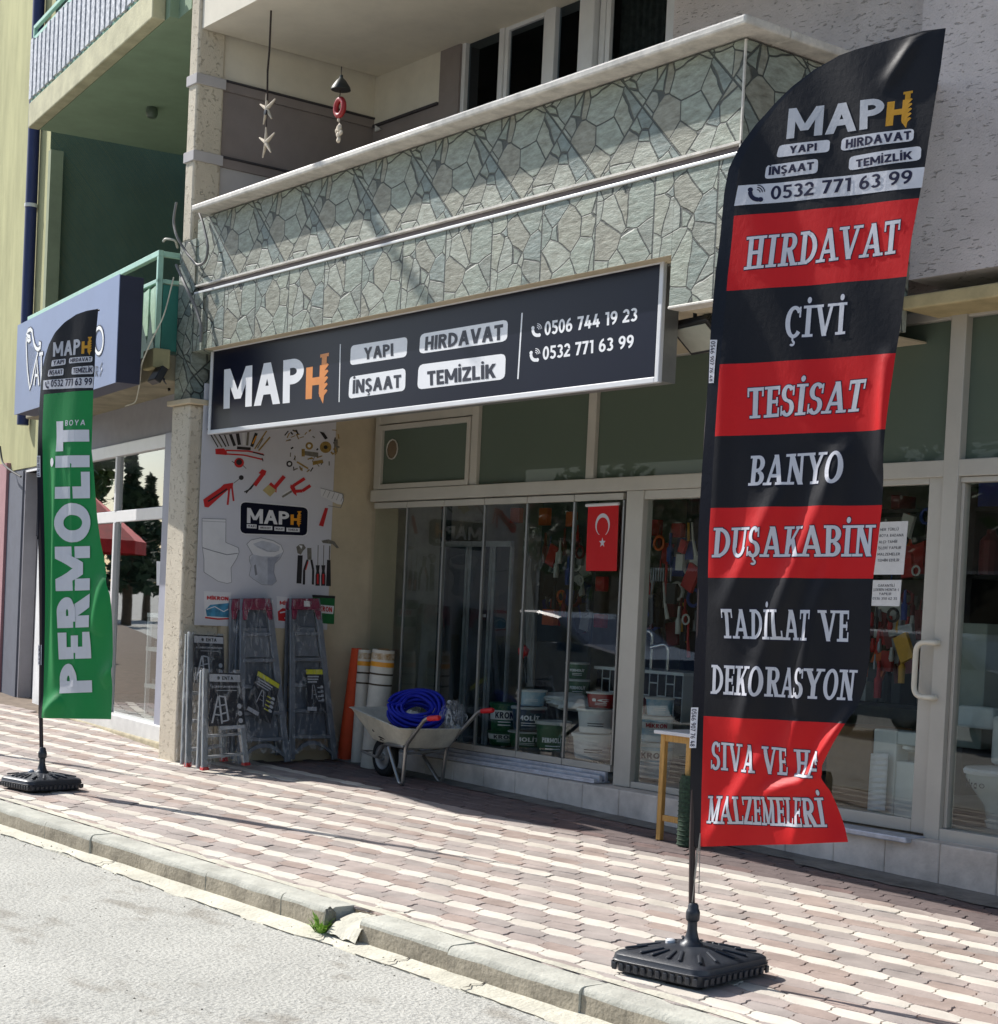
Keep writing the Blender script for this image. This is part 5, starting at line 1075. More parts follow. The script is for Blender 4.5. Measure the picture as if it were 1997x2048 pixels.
# ------------------------------------------------------------------ poster of tools on the side wall
XPO = XL + .021
cP = crop(380, 820, 4.438); NX = Vector((1, 0, 0))
pa, pb = onX(395, 1100, XPO), onX(659, 1150, XPO); zb = onX(658, 1260, XPO).z
po = thing('tool_poster', 'large pale poster of tools, toilets and paint tubs on the side wall behind the ladders', 'poster', (XPO, (pa.y + pb.y) / 2, zb))
m = MB(); m.box(XPO, XPO + .004, pa.y, pb.y, zb, 1.78); m.build('sheet', mat('poster sheet', (206, 206, 214), .35, var=.03, vscale=1.5), po)
PC = [mat('poster red', (196, 40, 44), .4, var=.08), mat('poster dark', (40, 36, 40), .4, var=.1), mat('poster steel', (120, 116, 108), .4, var=.15, vscale=30), mat('poster brass', (160, 132, 70), .4, var=.2, vscale=30), mat('poster white', (222, 222, 226), .4, var=.03), mat('poster line', (130, 132, 140), .4), M_navy, M_gold, mat('poster blue', (70, 140, 176), .4, var=.25, vscale=18), mat('poster green', (30, 104, 56), .4, var=.06), mat('poster straw', (190, 172, 120), .4, var=.1), mat('poster shade', (192, 195, 206), .4), mat('poster deep shade', (164, 168, 182), .4)]
m = MB()
def PX(x, y, h=.0052): return onX(*cP(x, y), XPO + h)
lay = [0]
def poly(pts, mi, h=None):
    lay[0] += 1; m.face([PX(x, y, (.0052 + .00025 * (lay[0] % 14)) if h is None else h) for x, y in pts], mi)
def line(pts, w, mi):
    lay[0] += 1; h = .0054 + .00025 * (lay[0] % 14)
    for (a, b) in zip(pts[:-1], pts[1:]):
        dx, dy = b[0] - a[0], b[1] - a[1]; L = math.hypot(dx, dy) or 1; ox, oy = -dy / L * w / 2, dx / L * w / 2
        m.face([PX(a[0] + ox, a[1] + oy, h), PX(a[0] - ox, a[1] - oy, h), PX(b[0] - ox, b[1] - oy, h), PX(b[0] + ox, b[1] + oy, h)], mi)
# fan of hand tools, tape and cutters
for k, (a, b, w, c) in enumerate((((155, 165), (250, 330), 10, 1), ((205, 200), (285, 330), 12, 2), ((250, 200), (320, 325), 12, 1), ((300, 200), (345, 320), 11, 1), ((350, 190), (398, 318), 26, 1), ((420, 200), (440, 310), 30, 1), ((475, 180), (480, 310), 22, 4), ((520, 180), (508, 315), 20, 2), ((590, 205), (548, 325), 28, 1), ((682, 185), (575, 345), 12, 3), ((712, 240), (610, 360), 14, 3), ((650, 250), (600, 340), 9, 2))): line([a, b], w, c)
line([(590, 230), (556, 300)], 12, 7); line([(418, 335), (540, 345)], 26, 1)
poly([(225, 345), (300, 340), (330, 370), (325, 400), (228, 392)], 0); line([(320, 358), (520, 365), (655, 395)], 14, 0); line([(320, 390), (480, 400), (650, 440)], 13, 0); line([(560, 375), (660, 402)], 10, 1); line([(640, 425), (650, 455)], 9, 1)
poly(disc((437, 468), 44, 14), 0); poly(disc((437, 462), 27, 12), 1); line([(470, 490), (500, 520)], 7, 2); line([(372, 455), (398, 470)], 6, 1)
random.seed(21)
for i in range(46):                                    # heap of screws, nuts and bolts
    x, y = random.uniform(862, 1320), random.uniform(150, 530); a = random.uniform(0, 3.14); l = random.uniform(18, 52); line([(x, y), (x + l * math.cos(a), y + l * math.sin(a))], random.uniform(6, 14), random.choice((2, 3, 3, 1)))
poly(disc((1205, 330), 52, 16), 3); poly(disc((1205, 330), 18, 10), 1); poly(disc((884, 478), 28, 12), 1); poly(disc((884, 478), 14, 10), 4); poly(disc((1060, 318), 34, 12), 3); poly(disc((1060, 318), 16, 10), 4)
poly([(1010, 362), (1140, 378), (1140, 420), (1010, 400)], 2); poly([(992, 345), (1020, 345), (1020, 412), (992, 412)], 3); poly([(1090, 455), (1180, 440), (1184, 470), (1092, 490)], 3); poly([(1280, 262), (1312, 262), (1312, 375), (1280, 375)], 2); line([(950, 460), (1050, 520)], 14, 3); poly([(1150, 190), (1190, 200), (1225, 250), (1200, 262)], 1)
# red tools row
poly([(118, 795), (270, 690), (300, 660), (385, 645), (380, 690), (330, 715), (165, 865), (130, 860)], 0); line([(160, 812), (330, 700)], 14, 1); line([(350, 690), (335, 842)], 18, 0); line([(372, 670), (388, 808)], 16, 0); line([(388, 650), (448, 605)], 6, 2); poly(disc((456, 600), 22, 12), 1)
line([(620, 590), (540, 700), (482, 728)], 10, 1); line([(640, 560), (560, 665), (498, 738)], 12, 1); line([(655, 560), (575, 670)], 34, 0); poly([(610, 560), (640, 525), (680, 540), (668, 580), (640, 575)], 0)
line([(838, 588), (760, 680)], 34, 0); poly([(720, 640), (772, 690), (768, 735), (700, 665)], 0); poly([(700, 662), (768, 712), (712, 770), (645, 712)], 10)
line([(1020, 608), (930, 665), (900, 690)], 28, 0); line([(1070, 670), (1000, 718), (935, 722)], 28, 0); poly([(895, 660), (935, 690), (950, 765), (920, 740), (890, 690)], 0); line([(905, 720), (820, 772)], 18, 2); line([(895, 708), (825, 748)], 9, 4)
poly([(1160, 692), (1355, 745), (1365, 800), (1345, 840), (1310, 835), (1165, 765)], 4)
for k in range(5): line([(1205 + 40 * k, 712 + 10 * k), (1180 + 40 * k, 765 + 12 * k)], 4, 5)
line([(1160, 692), (1355, 745), (1365, 800), (1340, 868), (1230, 850)], 5, 5); poly([(1200, 868), (1228, 872), (1185, 1035), (1145, 1025)], 0)
# MAPH plaque
qq = [PX(*p, .010) for p in ((448, 1095), (452, 815), (1040, 1115), (1048, 868))]
pill(m, quad_fn([PX(*p, .009) for p in ((440, 1103), (444, 806), (1048, 1124), (1056, 858))], NX), 4, .075, .16); pill(m, quad_fn(qq, NX), 6, .07, .15)
put_text(m, 'MAP', quad_fn([PX(*p, .0106) for p in ((508, 1003), (510, 868), (880, 1020), (882, 905))], NX), 4, w=.21, t=.2, gap=.07); drill_h(m, quad_fn([PX(*p, .0106) for p in ((893, 1018), (895, 905), (985, 1025), (990, 905))], NX), 7)
for (x0, x1, y), s in zip(((505, 592, 1030), (610, 732, 1044), (750, 840, 1053), (857, 975, 1062)), ('YAPI', 'HIRDAVAT', 'İNŞAAT', 'TEMİZLİK')):
    f_ = quad_fn([PX(*p, .0106) for p in ((x0, y + 18), (x0, y - 18), (x1, y + 22), (x1, y - 14))], NX); m.face([f_(0, 0, 0), f_(1, 0, 0), f_(1, 1, 0), f_(0, 1, 0)], 4); put_text(m, s, lambda u, v, h, f_=f_: f_(.12 + .76 * u, .25 + .5 * v, h + .0006), 6, w=.2, t=.19)
# toilets
T1 = [(108, 962), (320, 970), (318, 1175), (430, 1222), (437, 1262), (415, 1320), (365, 1400), (370, 1530), (330, 1540), (250, 1520), (125, 1440), (125, 1330), (108, 1200)]
poly(T1, 4); line(T1 + [T1[0]], 4, 5); line([(108, 985), (318, 995)], 3, 5); line([(112, 1222), (200, 1250), (330, 1285), (425, 1272)], 7, 5); line([(140, 1190), (320, 1182)], 3, 5); line([(150, 1405), (158, 1440)], 5, 5)
poly([(128, 1330), (240, 1362), (345, 1372), (365, 1400), (368, 1528), (330, 1538), (252, 1518), (128, 1440)], 11); poly([(300, 1365), (345, 1372), (365, 1400), (368, 1528), (330, 1538)], 12); poly([(112, 1228), (330, 1290), (425, 1276), (412, 1318), (365, 1392), (240, 1360), (128, 1330)], 11); poly([(262, 990), (318, 995), (316, 1174), (262, 1170)], 11)
T2 = [(505, 1190), (540, 1155), (630, 1135), (740, 1160), (810, 1200), (832, 1255), (800, 1320), (752, 1365), (745, 1440), (770, 1520), (730, 1555), (640, 1550), (560, 1500), (527, 1470), (545, 1380), (528, 1335), (530, 1300), (556, 1280)]
poly(T2, 4); poly([(556, 1280), (640, 1300), (745, 1300), (826, 1262), (800, 1320), (752, 1365), (745, 1440), (768, 1518), (730, 1552), (642, 1546), (562, 1498), (530, 1468), (548, 1380), (532, 1335)], 11); poly([(690, 1310), (800, 1300), (750, 1365), (743, 1440), (766, 1518), (728, 1552), (690, 1550)], 12); poly([(560, 1188), (640, 1160), (740, 1182), (800, 1215), (790, 1252), (690, 1262), (600, 1222)], 11); line(T2 + [T2[0]], 4, 5); line([(600, 1210), (690, 1252), (770, 1258)], 3, 5); poly([(568, 1380), (585, 1370), (600, 1460), (580, 1470)], 5)
# wrench, pliers, screwdrivers, hammer
line([(980, 1290), (968, 1540)], 44, 1); poly([(945, 1215), (975, 1192), (1010, 1192), (1030, 1225), (1005, 1250), (985, 1285), (955, 1270)], 2); poly([(968, 1200), (1000, 1205), (990, 1235)], 4); poly(disc((968, 1520), 10, 8), 4)
line([(1060, 1225), (1062, 1330)], 38, 2); line([(1045, 1330), (1015, 1420), (1012, 1550)], 20, 1); line([(1078, 1330), (1095, 1420), (1092, 1550)], 20, 1); line([(1050, 1345), (1028, 1420)], 8, 0)
for x in (1135, 1185): line([(x + 4, 1200), (x, 1380)], 6, 2); poly([(x - 18, 1378), (x + 18, 1378), (x + 12, 1430), (x + 20, 1470), (x + 18, 1560), (x - 20, 1560), (x - 20, 1470), (x - 12, 1430)], 1); poly([(x - 8, 1455), (x + 8, 1455), (x + 8, 1545), (x - 8, 1545)], 0)
line([(1242, 1205), (1238, 1330)], 10, 2); poly([(1218, 1330), (1248, 1332), (1252, 1565), (1208, 1562)], 1); poly([(1168, 1160), (1230, 1148), (1285, 1168), (1325, 1225), (1305, 1228), (1265, 1190), (1180, 1180)], 2)
# three paint tubs
def tub(x0, x1, y0, y1, lidc, bodyc, label, tc=0):
    t = (x1 - x0) * .06; poly([(x0, y0), (x1, y0 + 12), (x1 - 4, y0 + 34), (x0 + 4, y0 + 22)], lidc); poly([(x0 + 4, y0 + 22), (x1 - 4, y0 + 34), (x1 - t, y1), (x0 + t * .6, y1 - 10)], bodyc)
    f_ = quad_fn([PX(*p, .0092) for p in ((x0 + 30, y0 + 75), (x0 + 30, y0 + 42), (x1 - 26, y0 + 84), (x1 - 26, y0 + 50))], NX); put_text(m, label, f_, tc, w=.24, t=.22, gap=.08)
tub(122, 368, 1608, 1860, 4, 4, 'MİKRON'); poly([(140, 1770), (180, 1730), (260, 1722), (360, 1712), (352, 1842), (150, 1830)], 8); line([(150, 1770), (220, 1745), (300, 1790), (355, 1760)], 7, 4); line([(135, 1842), (250, 1856), (348, 1852)], 14, 0)
tub(768, 905, 1652, 1885, 4, 4, 'MİK'); poly([(780, 1790), (820, 1760), (900, 1765), (895, 1880), (785, 1870)], 0); line([(800, 1800), (850, 1790), (880, 1830), (840, 1850)], 12, 4)
tub(1085, 1292, 1640, 1900, 1, 9, ' '); poly([(1092, 1722), (1280, 1740), (1272, 1812), (1098, 1795)], 4); put_text(m, 'KRON', quad_fn([PX(*p, .0098) for p in ((1150, 1785), (1150, 1740), (1262, 1795), (1262, 1750))], NX), 0, w=.24, t=.22, gap=.08)
for k in range(3): line([(1150, 1825 + 18 * k), (1255 - 12 * k, 1832 + 18 * k)], 6, 4)
m.build('print', PC, po)

# ------------------------------------------------------------------ ladders wrapped in film
FILM = plastic_film('wrapping film', .26); M_ladal = mat('ladder aluminium', (172, 176, 180), .35, metal=.75, var=.08); M_ladbl = mat('blue grey ladder steel', (124, 130, 140), .4, metal=.35, var=.12, vscale=8); M_cap = mat('maroon ladder cap', (122, 30, 62), .45, var=.05); M_ink2 = mat('card black', (24, 26, 36), .4, var=.06); M_sil = mat('card silver', (176, 180, 188), .35); M_yel = mat('card yellow', (206, 204, 44), .45)
def LQ(q, lift=0): return lambda u, v, h=0: bil(q, u, v) + NX * (lift + h)
def ladder_small(label, q, ncard):
    """q: bl, tl, br, tr of the front on its lean plane"""
    f = LQ(q); c = (q[0] + q[2]) / 2; L = thing('step_ladder', label, 'ladder', c, 'aluminium step ladders in wrapping')
    m = MB(); m.bar(f(.05, 0), f(.05, 1), .05, .024, NX); m.bar(f(.95, 0), f(.95, 1), .05, .024, NX); m.build('side_rail', M_ladal, L, bevel=.004)
    m = MB(); bk = Vector((-.07, 0, 0)); m.bar(f(.0, .01) + bk, f(.06, .98) + bk, .03, .024, NX); m.bar(f(1, .01) + bk, f(.94, .98) + bk, .03, .024, NX); m.build('rear_leg', M_ladal, L, bevel=.004)
    for v in (.12, .33, .54): m = MB(); m.hexa([f(.07, v - .012, -.06), f(.93, v - .012, -.06), f(.93, v - .012, .012), f(.07, v - .012, .012)], [f(.07, v + .012, -.06), f(.93, v + .012, -.06), f(.93, v + .012, .012), f(.07, v + .012, .012)]); m.build('tread', M_ladal, L, bevel=.004)
    for u in (.05, .95): m = MB(); m.hexa([f(u - .07, -.0, -.03), f(u + .07, .0, -.03), f(u + .07, .0, .03), f(u - .07, .0, .03)], [f(u - .06, .03, -.026), f(u + .06, .03, -.026), f(u + .06, .03, .026), f(u - .06, .03, .026)]); m.build('foot', M_red, L, bevel=.003)
    m = MB(); v0, v1 = ncard; hh = v1 - v0
    m.face([f(.1, v0, .03), f(.99, v0, .03), f(.99, v1, .03), f(.1, v1, .03)], 0); m.face([f(.11, v1 - .17 * hh, .0306), f(.98, v1 - .17 * hh, .0306), f(.98, v1 - .03 * hh, .0306), f(.11, v1 - .03 * hh, .0306)], 1)
    put_text(m, 'ENTA', lambda u, v, h: f(.46 + .32 * u, v1 - .135 * hh + .07 * hh * v, .0312 + h), 0, w=.22, t=.2); m.face([f(.36 + .04 * math.cos(k * .785), v1 - .1 * hh + .035 * hh * math.sin(k * .785), .0312) for k in range(8)], 0)
    put_text(m, 'ALÜMİNYUM MERDİVEN', lambda u, v, h: f(.16 + .78 * u, v1 - .285 * hh + .04 * hh * v, .0312 + h), 1, w=.2, t=.18); m.face([f(.3, v1 - .34 * hh, .0312), f(.85, v1 - .34 * hh, .0312), f(.85, v1 - .33 * hh, .0312), f(.3, v1 - .33 * hh, .0312)], 1)
    def ln(a, b, w=.022):
        d = (b[0] - a[0], b[1] - a[1]); l = math.hypot(*d); o = (-d[1] / l * w, d[0] / l * w * .6); m.face([f(a[0] + o[0], v0 + hh * (a[1] + o[1]), .0312), f(a[0] - o[0], v0 + hh * (a[1] - o[1]), .0312), f(b[0] - o[0], v0 + hh * (b[1] - o[1]), .0312), f(b[0] + o[0], v0 + hh * (b[1] + o[1]), .0312)], 1)
    for a, b in (((.18, .06), (.34, .56)), ((.42, .04), (.36, .56)), ((.36, .56), (.52, .54)), ((.52, .54), (.58, .1)), ((.24, .22), (.4, .2)), ((.3, .36), (.38, .36)), ((.38, .38), (.54, .4)), ((.4, .22), (.56, .25)), ((.42, .08), (.58, .1))): ln(a, b)
    for k in range(3): m.face([f(.88 + .055 * math.cos(i * .524), v0 + hh * (.36 - .14 * k + .05 * math.sin(i * .524)), .0314) for i in range(12)], 1)
    if v0 < .5: m.face([f(.36, v0 - .04, .03), f(.96, v0 - .04, .03), f(.96, v0 - .005, .03), f(.36, v0 - .005, .03)], 1)
    m.build('label_card', [M_ink2, M_sil], L)
    random.seed(int(v0 * 1000)); rows = []
    for i in range(15):
        v = -.0 + 1.01 * i / 14; rows.append([f(-.06 + 1.12 * j / 9, v + (.02 * math.sin(j * 2) if i == 0 else 0), .04 + .01 * random.random() + .01 * math.sin(j * 1.7 + i)) for j in range(10)])
    m = MB(); m.grid(rows); side = [[r[0] + Vector((-.0 - .09 * k, -.004 * k + .006 * random.random(), 0)) for k in range(3)] for r in rows]; m.grid(side); m.build('film', FILM, L, smooth=True)
    return L
def lean(xb, xt, px_bl, px_tl, px_br, px_tr):
    bl = onX(*px_bl, xb); tl = onX(*px_tl, xt); br = onX(*px_br, xb); tr_ = onX(*px_tr, xt); return (bl, tl, br, tr_)
ladder_small('taller of the two film wrapped ENTA step ladders, against the plaster pillar', lean(-12.44, -12.60, (372, 1534), (378, 1264), (452, 1522), (444, 1268)), (.62, .985))
ladder_small('shorter film wrapped ENTA step ladder standing in front of the taller one', lean(-12.10, -12.26, (404, 1541), (408, 1338), (497, 1530), (477, 1341)), (.43, .97))
def ladder_big(label, q, card, tag_=False):
    f = LQ(q); c = (q[0] + q[2]) / 2; L = thing('step_ladder', label, 'ladder', c, 'tall maroon topped step ladders')
    m = MB(); m.bar(f(.03, 0), f(.05, 1), .055, .026, NX); m.bar(f(.97, 0), f(.95, 1), .055, .026, NX); m.build('side_rail', M_ladbl, L, bevel=.004)
    m = MB(); bk = Vector((-.09, 0, 0)); m.bar(f(-.03, .02) + bk, f(.08, .97) + bk, .03, .022, NX); m.bar(f(1.03, .02) + bk, f(.92, .97) + bk, .03, .022, NX); m.build('rear_leg', M_ladbl, L, bevel=.003)
    m = MB(); m.hexa([f(-.02, .93, -.08), f(1.02, .93, -.08), f(1.02, .93, .03), f(-.02, .93, .03)], [f(.03, 1.0, -.07), f(.97, 1.0, -.07), f(.97, 1.0, .025), f(.03, 1.0, .025)])
    m.hexa([f(.02, .87, .0), f(.12, .87, .0), f(.12, .87, .028), f(.02, .87, .028)], [f(.0, .93, .0), f(.2, .93, .0), f(.2, .93, .028), f(.0, .93, .028)]); m.hexa([f(.88, .87, .0), f(.98, .87, .0), f(.98, .87, .028), f(.88, .87, .028)], [f(.8, .93, .0), f(1, .93, .0), f(1, .93, .028), f(.8, .93, .028)]); m.build('top_cap', M_cap, L, bevel=.006)
    if tag_: m = MB(); m.face([f(.4, .95, .0312), f(.62, .95, .0312), f(.61, .985, .0312), f(.41, .985, .0312)]); m.build('price_tag', M_wh, L)
    for v in (.14, .30, .46, .62, .78): m = MB(); m.hexa([f(.06, v - .01, -.1), f(.94, v - .01, -.1), f(.94, v - .01, .016), f(.06, v - .01, .016)], [f(.06, v + .012, -.1), f(.94, v + .012, -.1), f(.94, v + .012, .016), f(.06, v + .012, .016)]); m.build('tread', M_ladbl, L, bevel=.004)
    m = MB(); m.hexa([f(.12, .64, -.03), f(.88, .64, -.03), f(.88, .64, -.02), f(.12, .64, -.02)], [f(.17, .82, -.03), f(.83, .82, -.03), f(.83, .82, -.02), f(.17, .82, -.02)]); m.build('platform', M_ladbl, L, bevel=.003)
    m = MB()
    for i in range(8):                                # arched foot brace
        a, b = -1 + i / 4, -1 + (i + 1) / 4; y = lambda t: .105 - .085 * t * t * (1 if abs(t) < 1 else 1)
        m.hexa([f(.5 + .47 * a, y(a) - .012, -.01), f(.5 + .47 * b, y(b) - .012, -.01), f(.5 + .47 * b, y(b) - .012, .012), f(.5 + .47 * a, y(a) - .012, .012)], [f(.5 + .47 * a, y(a) + .012, -.01), f(.5 + .47 * b, y(b) + .012, -.01), f(.5 + .47 * b, y(b) + .012, .012), f(.5 + .47 * a, y(a) + .012, .012)])
    m.build('foot_brace', M_ladbl, L)
    m = MB(); m.hexa([f(.1, .13, -.05), f(.9, .13, -.05), f(.9, .13, -.045), f(.1, .13, -.045)], [f(.1, .93, -.05), f(.9, .93, -.05), f(.9, .93, -.045), f(.1, .93, -.045)]); m.build('back_sheet', mat('slate ladder sheet', (88, 96, 108), .45, var=.1), L)
    # hanging card
    ux, uy, cw, chh, rot = card; m = MB(); cr, sr = math.cos(rot), math.sin(rot); Hh = (q[1] - q[0]).length; Wd = (q[2] - q[0]).length; asp = Wd / Hh
    def cf(a, b, h=.0): x, y = (a - .5) * cw, (b - .5) * chh; return f(ux + (x * cr - y * sr / asp), uy + (x * sr * asp + y * cr), .034 + h)
    m.face([cf(0, 0), cf(1, 0), cf(1, 1), cf(0, 1)], 0); m.face([cf(.04, .87, .0006), cf(.98, .87, .0006), cf(.98, .98, .0006), cf(.04, .98, .0006)], 2)
    for k in range(3): m.face([cf(.12, .80 - .06 * k, .0006), cf(.12 + (.62, .58, .5)[k], .80 - .06 * k, .0006), cf(.12 + (.62, .58, .5)[k], .83 - .06 * k, .0006), cf(.12, .83 - .06 * k, .0006)], 1)
    for k in range(4): m.face([cf(.62, .55 - .1 * k, .0006), cf(.84, .55 - .1 * k, .0006), cf(.84, .575 - .1 * k, .0006), cf(.62, .575 - .1 * k, .0006)], 2 if rot else 1); m.face([cf(.86 + .075 * math.cos(i * .628), .58 - .1 * k + .035 * math.sin(i * .628), .0008) for i in range(10)], 1)
    for a, b in (((.28, .3), (.36, .62)), ((.36, .62), (.44, .62)), ((.44, .62), (.56, .28)), ((.32, .4), (.5, .4)), ((.34, .5), (.47, .5))):
        m.face([cf(a[0], a[1], .0006), cf(a[0] + .03, a[1], .0006), cf(b[0] + .03, b[1], .0006), cf(b[0], b[1] + .012, .0006)], 1)
    m.face([cf(.05, .03, .0006), cf(.5, .03, .0006), cf(.5, .12, .0006), cf(.05, .12, .0006)], 1); m.build('label_card', [M_ink2, M_sil, M_yel], L)
    rows = []; random.seed(int(ux * 977 + uy * 100))
    for i in range(18):
        v = .0 + 1.0 * i / 17; rows.append([f(-.02 + 1.04 * j / 9, v + (.10 * math.sin(math.pi * j / 9) if i == 0 else 0), .042 + .012 * random.random()) for j in range(10)])
    m = MB(); m.grid(rows); m.build('film', FILM, L, smooth=True)
    return L
ladder_big('rear tall step ladder with maroon top, half hidden behind its twin', lean(-12.62, -12.66, (458, 1512), (462, 1198), (560, 1510), (525, 1196)), (.4, .3, .3, .2, 0))
ladder_big('tall step ladder with maroon top and its card hanging askew', lean(-12.38, -12.58, (478, 1527), (484, 1197), (578, 1524), (539, 1197)), (.52, .40, .62, .27, -.42))
ladder_big('tall step ladder with maroon top and white tag, its card hanging straight', lean(-12.45, -12.60, (581, 1519), (582, 1197), (672, 1519), (636, 1197)), (.60, .43, .5, .27, 0), True)
# ------------------------------------------------------------------ rolls leaning in the corner
p0, p1 = onY(691, 1509, 8.0), onY(720, 1298, 8.06); g0 = G(p0.x, p0.y)
m = MB(); m.tube([Vector((p0.x, p0.y, g0 + .01)), p1], .072, 20); m.tube([p1, p1 + (p1 - p0).normalized() * .004], .03, 12)
tag(m.build('orange_roll', mat('orange foam', (206, 74, 34), .75, var=.06, vscale=8), smooth=True), 'long orange foam roll leaning in the corner by the glass', 'roll')
M_roll = mat('off white roll', (206, 200, 188), .6, var=.07, vscale=6)
for k, (xa_, xb_, yt, r_, Y) in enumerate(((731, 716, 1300, .06, 8.02), (768, 745, 1300, .098, 7.96))):
    t_, b_ = onY(xa_, yt, Y), onY(xb_, 1520, Y - .03); b_.z = G(b_.x, b_.y)
    R = thing('film_roll', ('thin' if k == 0 else 'thick') + ' off white roll with printed top standing behind the wheelbarrow', 'roll', b_, 'off white rolls behind the wheelbarrow')
    MB().tube([b_, b_ + (t_ - b_) * .9, t_], [r_, r_, r_ * .96], 22).build('wrap', M_roll, R, smooth=True)
    m = MB(); d = (t_ - b_)
    for a0, a1, w in ((.70, .715, 1), (.79, .805, 1), (.86, .90, 0), (.92, .975, 2)): m.tube([b_ + d * a0, b_ + d * a1], r_ * 1.012, 22, mi=w, cap=False)
    m.build('print', [M_gold, mat('roll print dark', (70, 56, 40), .6), mat('roll print brown', (150, 110, 50), .6, rgb2=(214, 206, 190), vscale=22)], R, smooth=True)
    MB().tube([t_, t_ + d.normalized() * .012], [r_ * .6, r_ * .4], 16).build('core', mat('cardboard tube', (150, 120, 84), .9), R)
# ------------------------------------------------------------------ wheelbarrow
wc = onG(771, 1559); WBo = Vector((-11.02, 7.72, G(-11.02, 7.72)))
wb = thing('wheelbarrow', 'galvanised wheelbarrow with red grips parked in the shade by the glass', 'wheelbarrow', WBo)
def WP(x, y, z): return WBo + Vector((x, y, z))
# tray by stacked outlines: x<0 is the nose
def ring_t(x0, x1, w0, w1, z0, z1, r=.07, n=5):
    out = []
    for (cx, cy, a0, z) in ((x1, w1, 0, z1), (x0, w0, 90, z0), (x0, -w0, 180, z0), (x1, -w1, 270, z1)):
        sx = 1 if cx == x1 else -1; sy = 1 if cy > 0 else -1
        for k in range(n): a = R_(a0 + 90 * k / (n - 1)); out.append(WP(cx - sx * r + r * math.cos(a), cy - sy * r + r * math.sin(a), z))
    return out
def wb_px(px, py, y): return onY(px, py, WBo.y + y) - WBo
nose = wb_px(711, 1414, -.16); nr = wb_px(805, 1460, -.30); fr_ = wb_px(910, 1451, .28); bb = wb_px(800, 1497, -.2)
xn, zn, xr_, zr_ = nose.x, nose.z, nr.x + .03, nr.z; zb_ = bb.z + .01
rings = [ring_t(xn + .33, xr_ - .12, .15, .18, zb_ + .01, zb_ - .01, .05), ring_t(xn + .27, xr_ - .08, .18, .22, zb_ + .03, zb_ + .01, .06), ring_t(xn + .02, xr_, .25, .295, zn - .01, zr_, .09), ring_t(xn, xr_ + .015, .265, .31, zn, zr_ + .006, .09), ring_t(xn + .01, xr_ + .01, .255, .30, zn + .004, zr_ + .012, .09), ring_t(xn + .04, xr_ - .02, .235, .28, zn - .02, zr_ - .012, .085), ring_t(xn + .29, xr_ - .1, .165, .2, zb_ + .05, zb_ + .03, .06)]
n = len(rings[0]); m = MB(); m.raw([v for r in rings for v in r], [tuple(reversed(range(n)))] + [(i * n + k, i * n + (k + 1) % n, (i + 1) * n + (k + 1) % n, (i + 1) * n + k) for i in range(len(rings) - 1) for k in range(n)] + [tuple((len(rings) - 1) * n + k for k in range(n))]); tray = m.build('tray', M_galv, wb, smooth=True, angle=55)
m = MB()
for k in range(6):                                     # pressed ribs on the flank
    t = .16 + .1 * k; x_ = xn + .1 + (xr_ - xn) * t * .55; a = WP(x_ + .07, -.235 + .02 * 0, zn - .06 - .05 * t); b = WP(x_ + .12, -.205, zb_ + .12); m.bar(a, b, .02, .014, (0, -1, 0))
m.build('rib', M_galv, tray, bevel=.006)
# frame: tubes from the axle under the tray to the grips, legs bent in a V
M_tube = mat('zinc tube', (160, 160, 158), .32, metal=.8, var=.08)
def cv(p): return [Vector(q_) for q_ in p]
def smooth_path(P, r=.06, n=5):
    out = [P[0]]
    for a, b, c in zip(P[:-2], P[1:-1], P[2:]):
        u, v = (a - b), (c - b); l = min(r, u.length * .45, v.length * .45); out += arcpts(b + u.normalized() * l, b, b + v.normalized() * l, n)
    return out + [P[-1]]
for sd, foot, up1, gr, leg0 in ((-1, (801, 1570), (812, 1492), (851, 1438), (777, 1494)), (1, (880, 1562), (894, 1494), (958, 1423), (847, 1512))):
    y = .25 * sd; yf = .22 * sd
    F_ = wb_px(*foot, yf); F_.z = .012; U = wb_px(*up1, yf); Gp = wb_px(*gr, y * 1.1); L0 = wb_px(*leg0, yf)
    m = MB(); m.tube(smooth_path([WBo + L0, WBo + F_ + Vector((-.015, 0, 0)), WBo + F_ + Vector((.03, 0, 0)), WBo + U, WBo + Gp, WBo + Gp + Vector((.10, 0, .012))], .05), .0155, 10); m.build('leg', M_tube, wb, smooth=True)
    m = MB(); m.tube([WBo + U + Vector((-.02, 0, -.01)), WBo + L0 + Vector((0, 0, .02)), WP(xn + .34, .09 * sd, zb_ - .01), WP(onY(771, 1523, WBo.y).x - WBo.x, .075 * sd, .165)], .0145, 10); m.build('frame_tube', M_tube, wb, smooth=True)
    gr_ = MB(); e = WBo + Gp + Vector((.04, 0, .005)); gr_.tube([e, e + Vector((.03, 0, .004)), e + Vector((.13, 0, .016)), e + Vector((.145, 0, .018))], [.018, .021, .021, .015], 12); gr_.build('grip', mat('red rubber grip', (196, 26, 34), .5, var=.04), wb, smooth=True)
m = MB(); ya = wb_px(811, 1510, -.22); m.tube([WBo + wb_px(811, 1508, -.22), WBo + wb_px(893, 1499, .22)], .010, 8); m.tube([WBo + wb_px(812, 1500, -.22), WBo + wb_px(894, 1491, .22)], .008, 8); m.build('cross_brace', M_tube, wb, smooth=True)
wx = Matrix.Rotation(math.pi / 2, 3, 'X'); wcp = onY(771, 1523, WBo.y); wcx = WP(wcp.x - WBo.x, 0, .165)
m = MB(); m.lathe([(.10, -.03), (.13, -.036), (.155, -.026), (.165, -.01), (.165, .01), (.155, .026), (.13, .036), (.10, .03), (.095, 0)], wcx, wx, 32); wh = m.build('wheel', M_rubber, wb, smooth=True)
